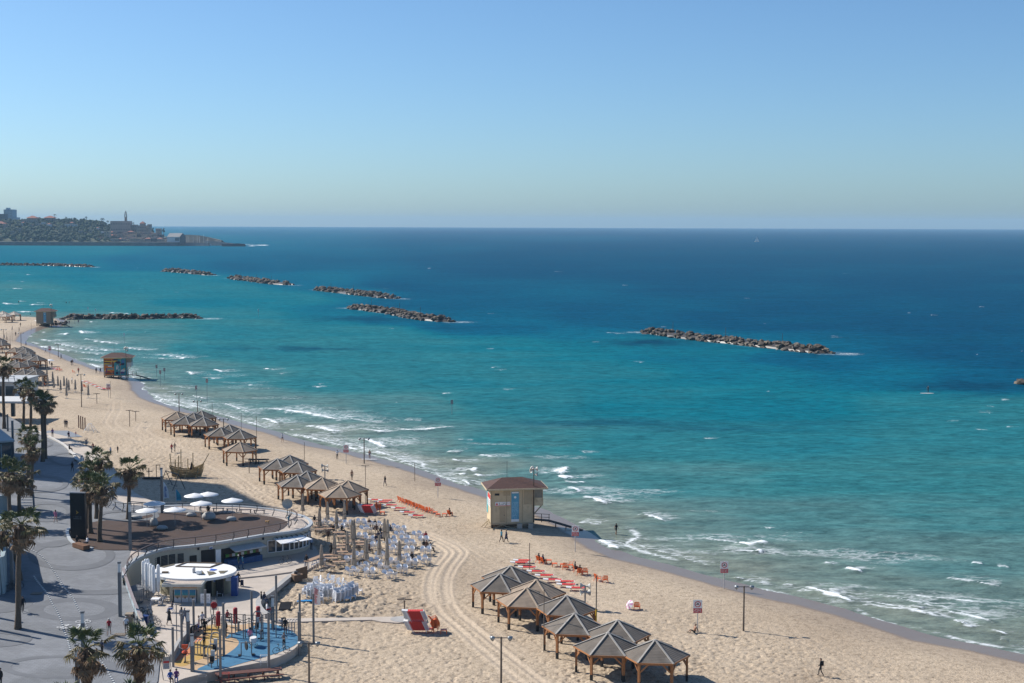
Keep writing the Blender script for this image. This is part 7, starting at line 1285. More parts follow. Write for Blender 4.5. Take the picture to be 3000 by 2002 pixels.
def body_mesh(kind, sleeve, leg, dress):
 key = (kind, sleeve, leg, dress)
 if key in _bodies: return _bodies[key]
 J = _pose(kind); ks = list(J); ix = {k: i for i, k in enumerate(ks)}; me = bpy.data.meshes.new('body_skeleton'); me.from_pydata([J[k] for k in ks], [(ix[a], ix[b]) for a, b, _ in BONES], [])
 ob = bpy.data.objects.new('body_skeleton', me); COL.objects.link(ob); ob.modifiers.new('skin', 'SKIN'); sv = me.skin_vertices[0].data
 for k in ks: sv[ix[k]].radius = RAD[k if k in RAD else k[:2]]; sv[ix[k]].use_root = (k == 'pel')
 sub = ob.modifiers.new('sub', 'SUBSURF'); sub.levels = 1; sub.render_levels = 1
 dg = bpy.context.evaluated_depsgraph_get(); dg.update(); ev = ob.evaluated_get(dg); out = bpy.data.meshes.new_from_object(ev); V = [v.co.copy() for v in out.vertices]; Fs = [tuple(f.vertices) for f in out.polygons]
 bpy.data.objects.remove(ob); bpy.data.meshes.remove(me); mb = MB()
 for f in Fs:
  c = sum((V[i] for i in f), Vector()) / len(f); best = 9; bn = 's'; bt = 0
  for a, b, tg in BONES:
   p, q = J[a], J[b]; d = q - p; t = max(0, min(1, (c - p).dot(d) / d.length_squared)); e = (c - p - d * t).length / (.09 if tg in 'tb' else .06)
   if e < best: best, bn, bt = e, tg, t
  m = {'t': 1, 's': 0, 'u': 1 if (sleeve == 2 or (sleeve == 1 and bt < .75)) else 0, 'f': 1 if sleeve == 2 and bt < .9 else 0, 'b': 2, 'c': 2 if leg == 2 and bt < .95 else 0, 'o': 3}[bn]
  if bn == 't' and sleeve == -1: m = 0
  if bn == 'b' and leg == 0 and c.z < J['pel'].z - .12: m = 0
  mb.m.append(m)
 mb.v = [tuple(v) for v in V]; mb.f = Fs
 for k in 'lr':                    # fingers and thumb
  w, h_ = J['wr' + k], J['ha' + k]; d = (h_ - w).normalized(); sx = d.cross(Vector((0, 1, .2))).normalized(); up = sx.cross(d); mb.cur = 0
  for j, ln in enumerate((.062, .075, .07, .055)): o = h_ + sx * (j - 1.5) * .018; mb.tube([o - d * .015, o + d * ln * .5, o + d * ln * .9 + up * .02], [.0095, .009, .007], 5)
  o = h_ - d * .03; mb.tube([o, o + sx * .04 + d * .03, o + sx * .045 + d * .065], [.011, .01, .008], 5)
 hd, ht = J['hd'], J['ht']; up = (ht - hd).normalized(); fw = Vector((0, -1, 0)); fw = (fw - up * fw.dot(up)).normalized() if abs(fw.dot(up)) < .95 else Vector((0, 0, -1)); sx = fw.cross(up); c = hd.lerp(ht, .35) + fw * .085
 mb.cur = 0; mb.add([c + up * .035, c + sx * .016 - up * .02, c - sx * .016 - up * .02, c + fw * .03 - up * .015], [(0, 1, 3), (0, 3, 2), (1, 2, 3)])   # nose
 for s in (-1, 1): mb.cur = 0; e = hd.lerp(ht, .4) + sx * s * .085; mb.bar(e - up * .025, e + up * .03, .02, .04); mb.cur = 3; e = hd.lerp(ht, .55) + fw * .083 + sx * s * .032; mb.bar(e - sx * .012, e + sx * .012, .012)
 mb.cur = 3; e = hd.lerp(ht, .0) + fw * .083 - up * .01; mb.bar(e - sx * .022, e + sx * .022, .008)
 if dress:
  p = J['pel']; mb.cur = 1; mb.lathe([(.17, .12), (.19, -.05), (.24, -.32), (.27, -.45)], 12, tuple(p), sy=.85)
 r = mb.mesh('person_body', True); _bodies[key] = (r, J); return _bodies[key]
_hair = {}
def hair_mesh(kind, long_):
 k = (kind, long_)
 if k in _hair: return _hair[k]
 J = body_mesh(kind, 2, 2, 0)[1]; hd, ht = J['hd'], J['ht']; up = (ht - hd).normalized(); fw = Vector((0, -1, 0)); fw = (fw - up * fw.dot(up)).normalized() if abs(fw.dot(up)) < .95 else Vector((0, 0, -1)); sx = fw.cross(up); c = hd.lerp(ht, .52) - fw * .012; mb = MB(); v = []; f = []; n_, r_ = 10, 5
 for i in range(r_ + 1):
  ph = (i / r_) * (2.3 if long_ else 1.75)
  for j in range(n_):
   a = 2 * math.pi * j / n_; front = max(0, math.cos(a)); p2 = ph * (1 - .42 * front); q = c + up * math.cos(p2) * .118 + (fw * math.cos(a) + sx * math.sin(a)) * math.sin(p2) * .106
   if long_ and i == r_ and front == 0: q = q - up * .12 - fw * .01
   v.append(q)
 for i in range(r_):
  for j in range(n_): f.append((i*n_+j, i*n_+(j+1)%n_, (i+1)*n_+(j+1)%n_, (i+1)*n_+j))
 mb.add(v, f); _hair[k] = mb.mesh('hair', True); return _hair[k]
def cl(name, c): return mat('cloth_' + name, c, .85, .12, 8)
C = {k: cl(k, v) for k, v in dict(black=(.014,.014,.017), navy=(.018,.025,.06), white=(.62,.63,.65), grey=(.17,.18,.20), red=(.36,.02,.03), blue=(.03,.10,.36), teal=(.03,.16,.24), pink=(.50,.18,.27), beige=(.34,.27,.19), khaki=(.28,.26,.22), jean=(.05,.085,.16), purple=(.16,.05,.18), green=(.04,.10,.05), brown=(.12,.06,.04), lblue=(.26,.34,.48), magenta=(.55,.03,.16)).items()}
SK = [mat('skin_light', (.46, .27, .19), .6, .06), mat('skin_tan', (.32, .17, .105), .6, .06), mat('skin_dark', (.13, .065, .04), .6, .06)]; HR = {'b': mat('hair_black', (.012, .010, .009), .7), 'n': mat('hair_brown', (.06, .032, .018), .7), 'y': mat('hair_blond', (.33, .22, .11), .7), 'w': mat('hair_white', (.5, .48, .46), .7), 'h': mat('hat_white', (.7, .68, .64), .8), 'r': mat('hat_red', (.35, .03, .03), .8)}
def person(loc, rz, label, top='black', bot='jean', pose='stand', sleeve=2, leg=2, skin=0, hair='b', long_=False, scale=1.0, dress=0, pack=None, group=None, shoe='black'):
 me, J = body_mesh(pose, sleeve, leg, dress); o = bpy.data.objects.new('person', me); COL.objects.link(o); o.location = loc; o.rotation_euler = (0, 0, rz); o.scale = (scale,) * 3
 if not me.materials: [me.materials.append(None) for _ in range(4)]
 for i, m in enumerate((SK[skin], C[top], C[bot], C[shoe])): o.material_slots[i].link = 'OBJECT'; o.material_slots[i].material = m
 hm = hair_mesh(pose, long_)
 if not hm.materials: hm.materials.append(None)
 h = link('hair', hm, o); h.material_slots[0].link = 'OBJECT'; h.material_slots[0].material = HR[hair]
 if pack: c = J['ch']; b = MB().box(-.15, .15, .10 + c.y, .27 + c.y, c.z - .28, c.z + .12).obj('backpack', C[pack], None); b.parent = o
 tag(o, label, 'person', group); return o
def S_(px, py, rz, label, **k): return person(SP(px, py), rz, label, **k)
def M_(px, py, rz, label, **k): return person(P(px, py, prom_z), rz, label, **k)
def Z_(px, py, rz, label, **k): return person(P(px, py, plaza_z), rz, label, **k)
S_(2404,1981,-1.9,'person in black with a backpack walking alone on the lower right sand',pose='walk',bot='black',pack='black',hair='n'); S_(1469,1590,2.2,'person in a teal jacket of the pair before the cream hut',pose='walk',top='teal',bot='black'); S_(1483,1589,1.9,'fair haired person in a navy dress of the pair before the cream hut',pose='walk',top='navy',bot='black',dress=1,hair='y',long_=True)
person(P(1805,1569,-.95),.6,'person wading in the shallows right of the cream hut',top='black',bot='black',sleeve=0,leg=0,skin=1,pose='walk'); S_(827,1296,2.9,'person in a white shirt walking along the wet sand above the middle pavilions',pose='walk',top='white',bot='navy',leg=0); S_(988,1346,.2,'person in white and black standing left of the no bathing sign',top='white',bot='black',pose='reach'); S_(1083,1345,2.8,'bare chested person in blue shorts standing behind a paddle board',sleeve=-1,bot='blue',leg=0,skin=1); S_(1031,1407,.4,'person in dark shorts standing alone above the brown pavilions',sleeve=-1,bot='black',leg=1,skin=1,top='black'); S_(1128,1425,-.6,'person in black walking right of the middle pavilions',pose='walk',bot='navy',long_=True)
b = SP(1082, 1346); o = MB().lathe([(.02, 0), (.3, .03), (.34, .08), (.02, .12)], 18, sx=4.6).obj('paddle_board', LWH, loc=b + Vector((0, -.5, .02))); tag(o, 'white paddle board lying on the wet sand', 'surfboard')
S_(503,1327,.9,'person in red walking with another towards the wooden ship',pose='walk',top='red',bot='navy'); S_(512,1324,.9,'person in beige beside the one in red',pose='walk',top='beige',bot='khaki'); S_(589,1391,-1.2,'person in black bending at the bow of the wooden ship',pose='bend',bot='black'); S_(191,1253,.3,'left of two dark figures walking on the upper sand',pose='walk',bot='navy'); S_(196,1253,.3,'right of two dark figures walking on the upper sand',pose='walk',top='navy',bot='black',scale=.95)
M_(154,1281,.4,'person in dark purple on the upper walkway by the grey court',top='purple',bot='black'); S_(202,1289,2.8,'person in a pink top walking on the beach walkway',top='pink',bot='black',pose='walk',pack='black'); S_(222,1280,.5,'small child in pink at the edge of the grey court',top='pink',bot='white',scale=.6); S_(253,1312,.2,'person carrying a child with raised arms on the walkway',top='grey',bot='jean',pose='arms'); S_(274,1311,1.2,'person in dark red sitting at the sand edge of the walkway',top='red',bot='black',pose='ground'); S_(324,1333,2.6,'child in light blue standing on the sand by the walkway',top='lblue',bot='jean',scale=.85); S_(345,1327,-.4,'dark child standing on the sand right of the one in light blue',scale=.75,sleeve=1,bot='black'); M_(212,1384,3.0,'dark figure walking in the hotel shadow',pose='walk',bot='black',long_=True); M_(205,1323,1.4,'person sitting on the upper pale bench',pose='sit',bot='black'); M_(163,1532,3.0,'person in pink walking away on the promenade',top='pink',bot='pink',leg=0,long_=True,pose='walk',hair='n'); M_(228,1598,1.2,'person in black sitting left on the timber bench',pose='sit',bot='black'); M_(254,1601,-.9,'person in a white shirt sitting right on the timber bench',pose='sit',top='white',bot='black')
M_(67,1794,.5,'person in black with a magenta bag behind the tall palm trunk',pose='walk',bot='black',long_=True); b = P(62, 1794, prom_z); o = MB().lathe([(.1, 0), (.16, .05), (.17, .25), (.1, .36)], 10).obj('shoulder_bag', C['magenta'], loc=b + Vector((-.05, -.25, .85))); tag(o, 'magenta shoulder bag carried by the woman behind the palm trunk', 'bag')
M_(320,1861,.1,'white haired person in a red shirt walking with a cane',top='red',bot='khaki',sleeve=1,leg=1,hair='w',pose='walk'); b = P(311, 1864, prom_z); o = MB().tube([(0, 0, 0), (.02, .02, .9), (.06, .02, .93)], .018, 6).obj('walking_cane', DSTEEL, loc=b); tag(o, 'dark walking cane held by the person in red', 'cane'); M_(370,1855,.3,'person in a white T-shirt and black shorts walking',top='white',bot='black',sleeve=1,leg=1,hair='w',pose='walk'); M_(393,1838,-1.2,'person in a black top and pale trousers leaning at the ramp end',bot='khaki',pose='reach',hair='w'); M_(299,1918,2.6,'dark child behind the left bottom palm',scale=.85,top='navy',bot='black',sleeve=1); M_(402,1856,.8,'small child in light blue sitting behind the right bottom palm',pose='sit',top='lblue',bot='brown',scale=.8); M_(2,2012,-.4,'dark figure cut by the bottom left corner',bot='black')
Z_(496,1831,2.7,'person in a black coat walking towards the kiosk',pose='walk',bot='black',long_=True,dress=1); Z_(532,1826,2.9,'dark haired person left of the one in a grey shirt',bot='black',top='grey',long_=True,hair='n'); Z_(541,1828,3.0,'white haired person in a grey shirt and jeans',top='grey',bot='jean',hair='w',pose='walk'); Z_(502,1795,-1.5,'person in blue jeans lounging on a chair before the porch',pose='sit',bot='blue',top='navy'); chair(WCH[0], 'white_chair', P(500, 1795, plaza_z), -1.5, 'white plastic chair under the lounging person in jeans', 'white plastic chairs on the plaza')
Z_(698,1718,.8,'person in black with a white hat pulling a trolley right of the kiosk',bot='black',hair='h',pose='walk',dress=1); b = P(709, 1718, plaza_z); root = empty('shopping_trolley', b, 'dark blue shopping trolley pulled by the person in a white hat', 'trolley'); MB().box(-.17, .17, -.13, .13, .12, .75).obj('bag', C['navy'], root); MB().tube([(-.1, .1, .7), (-.35, .15, 1.0)], .018, 5).obj('handle', DSTEEL, root); [MB().lathe([(.08, -.02), (.08, .02)], 10, (x, 0, .08)).obj('wheel', GBK, root) for x in (-.15, .15)]
for i, (px, py, t, rz) in enumerate(((768,1768,'black',.4),(776,1770,'navy',-.3),(785,1800,'white',.8))): p = P(px, py, plaza_z); p.z += .08; person(p, rz + 1.2, 'person sitting on the curved seat wall, ' + ('left, in black','right, in navy','front, in white and red')[i], pose='sit', top=t, bot=('grey','jean','red')[i], hair='b')
for px, py, rz, lab, k in ((583,1852,-1.3,'person in a grey top and blue shorts at the gym',dict(top='grey',bot='blue',leg=1,sleeve=0)),(593,1840,.5,'person with long hair in a white top at the back of the gym',dict(top='white',bot='black',long_=True,hair='y')),(600,1862,.2,'dark clothed person behind the one in black at the gym',dict(bot='black',long_=True)),(598,1896,1.0,'person in black standing on the yellow gym floor',dict(bot='black',pose='reach',sleeve=1)),(733,1888,2.9,'person in a pink jacket on the blue gym floor',dict(top='pink',bot='jean',long_=True)),(836,1858,.3,'person in a black jacket at the right of the gym',dict(bot='brown')),(832,1903,.6,'person in dark clothes pushing a bicycle on the blue floor',dict(top='grey',bot='black',pose='reach')),(661,1866,-.6,'dark figure behind the tall gym pole',dict(bot='black')),(668,1822,.9,'person in red and black sitting at the back of the gym',dict(top='red',bot='black',pose='sit')),(560,1865,1.4,'dark person crouching by the lantern column',dict(bot='black',pose='bend'))): Z_(px, py, rz, lab, **k)
p = P(500, 2003, plaza_z); person(p, .5, 'person in a blue jacket sitting at the bottom edge beside the gym', pose='sit', top='blue', bot='black'); p = P(517, 2000, plaza_z); person(p, .2, 'person in purple sitting at the bottom edge beside the gym', pose='sit', top='purple', bot='blue')
person(P(846,1545,DZ),-1.6,'person in a teal jacket leaning on the deck railing',top='teal',bot='grey',pose='reach',hair='h'); person(P(607,1520,DZ) + Vector((0,.6,.5)),.3,'dark person sitting on the biggest pebble seat',pose='sit',bot='black')
def dog():
 J = [(0,-.28,.36),(0,-.08,.34),(0,.16,.35),(0,-.36,.46),(0,-.46,.50),(0,-.55,.47),(0,.24,.38),(0,.34,.50)]; E = [(0,1),(1,2),(0,3),(3,4),(4,5),(2,6),(6,7)]; R = [.085,.095,.085,.06,.06,.03,.035,.015]
 for s in (-1, 1):
  for y, bend in ((-.26, .02), (.18, -.06)): n_ = len(J); J += [(s*.07,y,.28),(s*.075,y+bend*.5 + (.03 if y < 0 else .05),.15),(s*.075,y+bend*.2,.03)]; R += [.05,.028,.022]; E += [(0 if y < 0 else 2, n_), (n_, n_+1), (n_+1, n_+2)]
 me = bpy.data.meshes.new('dog_skeleton'); me.from_pydata(J, E, []); ob = bpy.data.objects.new('dog_skeleton', me); COL.objects.link(ob); ob.modifiers.new('skin', 'SKIN'); sv = me.skin_vertices[0].data
 for i, r in enumerate(R): sv[i].radius = (r, r); sv[i].use_root = i == 1
 ob.modifiers.new('sub', 'SUBSURF').levels = 1; dg = bpy.context.evaluated_depsgraph_get(); dg.update(); out = bpy.data.meshes.new_from_object(ob.evaluated_get(dg)); bpy.data.objects.remove(ob); out.name = 'dog'
 o = link('dog', out, None, (mat('dog_fur', (.36, .22, .10), .9, .2, 8),), P(782, 1535, DZ)); o.rotation_euler = (0, 0, 1.0); tag(o, 'small tan dog walking on the timber deck', 'dog')
 for s in (-1, 1): MB().add([(s*.05-.02,-.43,.53),(s*.05+.02,-.43,.53),(s*.05,-.41,.53),(s*.06,-.41,.60)],[(0,1,3),(1,2,3),(2,0,3)]).obj('ear', mat('dog_fur', (.36, .22, .10)), o)
dog()
TL = lambda x, y: SP(*zc(x, y))
for px, py, rz, lab, k in ((922,1536,.4,'dark person sitting alone behind the cafe end',dict(pose='sit',bot='black')),(962,1588,.3,'person in brown standing among the rear wooden tables',dict(top='brown',bot='black')),(970,1629,2.6,'person in a long black coat at the edge of the plaza shade',dict(bot='black',dress=1)),(912,1611,.8,'person in a blue shirt at the right end of the cafe',dict(top='lblue',bot='black')),(898,1664,-.2,'person in dark blue standing by the cafe windows',dict(top='black',bot='jean')),(699,1666,1.5,'person with a white hat at the cafe counter',dict(top='green',bot='jean',hair='h')),(711,1667,1.8,'person in blue at the cafe counter',dict(top='teal',bot='jean'))): (Z_ if px in (898,699,711,912,970) else S_)(px, py, rz, lab, **k)
for i, (x, y, t, rz, hc) in enumerate(((950,345,'brown',.3,'n'),(1035,350,'black',-.4,'b'),(1060,430,'brown',.2,'n'),(1055,590,'navy',.5,'b'),(1085,540,'navy',-.3,'b'),(1130,470,'black',.9,'b'),(1145,560,'navy',2.2,'b'),(1280,440,'black',2.6,'b'),(962,740,'brown',1.2,'n'),(1605,870,'black',.3,'b'),(1790,680,'black',.2,'b'),(1825,685,'brown',-.3,'n'),(1895,715,'white',1.4,'n'),(410,440,'black',.3,'b'),(540,440,'black',1.0,'n'),(370,430,'black',-.6,'b'),(1820,545,'red',.4,'n'))): person(TL(x, y), rz, 'person sitting at a terrace table, ' + ('brown haired one at the back left','dark one beside a white bag at the back','one behind the centre parasol','front of the blue clad group','second of the blue clad group','rear of the blue clad group','right of the blue clad group','one behind the rear parasol pair','one in brown left of the centre','one in black on the right','left of the right hand trio','middle of the right hand trio','one in white at the tracks','one in black at the rear wooden tables','one at the rear wooden tables, right','one at the rear wooden tables, left','one in red near the tracks')[i], pose='sit', top=t, bot=('black','jean')[i % 2], hair=hc, long_=i % 2 == 0, group='guests at the terrace tables')
person(TL(800, 975), 1.3, 'person in black bending over a table at the terrace front', pose='bend', bot='black')
for i, (px, py, rz, t, lab) in enumerate(((1580,1648,2.3,'black','left of the pair in the second orange line'),(1592,1652,2.3,'navy','right of the pair in the second orange line'),(1687,1674,1.8,'black','alone in the middle of the second orange line'),(1699,1684,3.0,'black','in the close pair of orange chairs'),(1318,1512,2.4,'brown','at the end of the first orange line'))): p = SP(px, py); p.z -= .05; person(p, rz, 'person sitting in an orange chair, ' + lab, pose='sit', top=t, bot='black', group='sitters in the orange chairs')
S_(2034,1853,-1.2,'tanned sunbather sitting at the foot of a no bathing sign',pose='ground',sleeve=-1,leg=0,bot='black',skin=1,top='black')
for i, (px, py, t) in enumerate(((60,958,'black'),(36,968,'black'),(56,972,'brown'),(46,986,'black'),(13,994,'navy'),(20,997,'brown'),(76,1014,'blue'),(133,1035,'lblue'),(179,1053,'black'),(209,1071,'black'),(213,1070,'brown'),(230,1095,'red'),(282,1095,'black'),(294,1095,'navy'),(211,1125,'white'),(89,928,'black'),(145,1068,'black'),(152,1078,'black'))): S_(px, py, rd.uniform(-3, 3), 'far beach walker ' + ('below the far hut','left of the waterline by the far hut','second below the far hut','at the bend of the bay','left of two by the left edge','right of two by the left edge','in blue by the bent lamp','in pale blue left of the red sign','in black right of the slim lamp','left of a pair on the wet sand','right of a pair on the wet sand','in red by the orange chair','left of the pair before the mural hut','right of the pair before the mural hut','in white among the far parasols','beyond the groin by the canvas shelters','under a white parasol by the red loungers','on the far red loungers')[i], pose='walk' if i < 14 else 'stand', top=t, bot=('black','jean','navy')[i % 3], group='walkers on the far beach')
for i, (px, py) in enumerate(((55,891),(194,893),(203,893))): person(P(px, py, -1.6), rd.uniform(-3, 3), 'bather in the surf beyond the groin, ' + ('left one','left of a pair','right of a pair')[i], top='black', bot='black', group='bathers beyond the groin')
person(P(386, 927, WATER_Z + 2.2), .3, 'dark figure standing on the groin boulders', top='black', bot='black'); p = P(2719, 1152, WATER_Z); p.z = WATER_Z + .14; person(p, -1.2, 'lone paddler in black standing on a white board', top='black', bot='black', pose='reach'); b = P(2716, 1154, WATER_Z); o = MB().lathe([(.02, 0), (.36, .05), (.42, .14), (.02, .2)], 18, sx=4.4).obj('paddle_board', WHITE, loc=b); tag(o, 'white paddle board far out under the lone paddler', 'surfboard'); o = MB().tube([(-.5, -.3, WATER_Z + .1), (.1, -.3, WATER_Z + 2.0)], .03, 5).obj('paddle', DSTEEL, loc=(p.x - .3, p.y - .2, 0)); tag(o, 'dark paddle held by the lone paddler', 'paddle')
b = SP(147, 1074); root = empty('open_parasol', b, 'open white parasol beside the far red loungers', 'parasol'); MB().tube([(0, 0, 0), (0, 0, 2.1)], .03, 6).obj('pole', WHITE, root); MB().lathe([(1.3, 1.75), (.7, 2.05), (.02, 2.2)], 14).obj('canopy', WHITE, root)
b = SP(117, 953); root = empty('open_parasol', b, 'open white parasol at the foot of the far lifeguard hut', 'parasol'); MB().tube([(0, 0, 0), (0, 0, 2.3)], .05, 6).obj('pole', WHITE, root); MB().lathe([(2.2, 1.8), (1.2, 2.2), (.02, 2.5)], 14).obj('canopy', mat('canopy_white', (.55, .55, .54)), root)
# ================================================================== BREAKWATERS
def hull_mesh(name, r, seed, flat=.75, n=15):
 rd = random.Random(seed); bm = bmesh.new()
 for i in range(n):
  v = Vector((rd.gauss(0, 1), rd.gauss(0, 1), rd.gauss(0, 1))).normalized() * r * rd.uniform(.75, 1.1); v.z *= flat; bm.verts.new(v)
 res = bmesh.ops.convex_hull(bm, input=list(bm.verts)); bmesh.ops.delete(bm, geom=[g for g in res['geom_interior'] if isinstance(g, bmesh.types.BMVert)], context='VERTS')
 me = bpy.data.meshes.new(name); bm.to_mesh(me); bm.free(); return me
ROCK_M = [mat('rock_brown', (.092, .072, .054), .9, .35, .8, .5, 3, ovar=.35), mat('rock_grey', (.11, .094, .075), .9, .35, .8, .5, 3, ovar=.35), mat('rock_tan', (.185, .145, .10), .9, .3, .8, .4, 3, ovar=.3), mat('rock_wet', (.05, .042, .036), .45, .3, .8, .5, 3)]
ROCKS = [[hull_mesh('rock', 1, 100 + i * 7 + k) for i in range(7)] for k in range(4)]
for k in range(4):
 for me in ROCKS[k]: me.materials.append(ROCK_M[k])
BW_LABEL = ['nearest breakwater of brown boulders, alone on the right half of the sea', 'breakwater of dark boulders in mid sea with foam at its right tip', 'boulder breakwater third from the right, left of and beyond the mid-sea one', 'short boulder breakwater with a white splash at its right end, between two others', 'small far boulder breakwater just below the hill town headland', 'long low far breakwater cut by the left picture edge', 'straight boulder groin running out from the far lifeguard hut']
def make_breakwaters():
 rd = random.Random(11)
 for bi, (pts, w, h, nr) in enumerate(BREAKWATERS):
  A = [P(a, b, WATER_Z) for a, b in spline(pts, 8)]; mid = A[len(A) // 2]
  root = empty('breakwater', mid, BW_LABEL[bi], 'breakwater')
  seg = [(A[i + 1] - A[i]).length for i in range(len(A) - 1)]; T = sum(seg)
  def at(s):
   s = min(max(s, 0), T - 1e-3); i = 0
   while s > seg[i]: s -= seg[i]; i += 1
   d = (A[i + 1] - A[i]).normalized(); return A[i] + d * s, Vector((-d.y, d.x, 0))
  # rubble core
  mb = MB(); K = 40; ring = []
  for i in range(K + 1):
   p, nn = at(T * i / K); e = min(1, min(i, K - i) / 3 + .15)
   for j, (q, z) in enumerate(((-1.05, -1.2), (-.6, .25), (-.22, .62), (.22, .62), (.6, .25), (1.05, -1.2))): mb.v.append(tuple(p - mid + nn * q * w * e + Vector((0, 0, z * h * e))))
  for i in range(K):
   for j in range(5): mb.f.append((i*6+j, i*6+j+1, i*6+6+j+1, i*6+6+j)); mb.m.append(0)
  mb.obj('rubble_core', ROCK_M[3], root)
  cnt = max(nr, 60); pile = MB(); size = max(1.15, math.sqrt(T * w * 2 / cnt) * .62)
  if nr == 0: size = 1.4; cnt = 330
  for i in range(cnt):
   s = rd.uniform(0, T); q = rd.uniform(-1, 1); p, nn = at(s); e = min(1, min(s, T - s) / 7 + .25)
   z = h * e * (1 - abs(q) ** 1.5) - .25; sc = size * rd.choice((.55, .7, .85, 1, 1.15, 1.3)) * rd.uniform(.85, 1.1) * (.8 if e < .6 else 1)
   k = 3 if z < .15 else rd.choice((0, 0, 0, 1, 1, 2))
   me = ROCKS[k][rd.randrange(7)]; loc = p - mid + nn * q * w * e + Vector((0, 0, z)); rot = Matrix.Rotation(rd.uniform(0, 6.28), 4, 'Z') @ Matrix.Rotation(rd.uniform(-.5, .5), 4, 'X')
   if nr:
    o = link('rock', me, root); o.matrix_local = Matrix.Translation(loc) @ rot @ Matrix.Diagonal((sc * rd.uniform(.9, 1.3), sc, sc * rd.uniform(.7, 1), 1))
   else:
    pile.cur = k; pile.add([loc + (rot @ v.co) * sc for v in me.vertices], [tuple(f.vertices) for f in me.polygons])
  if not nr: pile.obj('rock_pile', ROCK_M, root)['kind'] = 'stuff'
  if bi < 4:   # thin marker posts standing on the crest
   for j, f in enumerate((.2, .5, .78)[:3 if bi != 2 else 2]):
    p, nn = at(T * f); m2 = MB().tube([(0, 0, 0), (0, 0, h + 3.2)], .09, 6); o = m2.obj('marker_post', mat('dark_steel', (.05, .05, .055), .5), loc=p)
    tag(o, ['thin dark post on the nearest breakwater, %s', 'thin post on the mid-sea breakwater, %s', 'thin post on the third breakwater from the right, %s', 'thin post on the fourth breakwater from the right, %s'][bi] % ('left one', 'middle one', 'right one')[j], 'post', 'marker posts on the breakwaters')
 # single rock islet at the right picture edge
 root = empty('rock_islet', P(2992, 1126, WATER_Z), 'small brown rock islet at the right edge of the sea', 'rocks')
 for i in range(9):
  o = link('rock', ROCKS[rd.choice((0, 1, 2))][i % 7], root); o.location = (rd.uniform(-1, 6), rd.uniform(-2, 2), rd.uniform(-.3, .7)); o.scale = (rd.uniform(.9, 1.7),) * 3; o.rotation_euler = (rd.random(), 0, rd.random() * 6)
make_breakwaters()
# rocks under the far lifeguard hut
_rd = random.Random(3); root = empty('rock_heap', SP(155, 952), 'heap of dark boulders round the foot of the far lifeguard hut', 'rocks')
for i in range(34):
 p = SP(_rd.uniform(118, 196), _rd.uniform(944, 954)) - root.location
 o = link('rock', ROCKS[_rd.choice((0, 0, 1, 3))][i % 7], root); o.location = p + Vector((0, 0, .3)); o.scale = (_rd.uniform(.6, 1.1),) * 3; o.rotation_euler = (_rd.random(), 0, _rd.random() * 6)
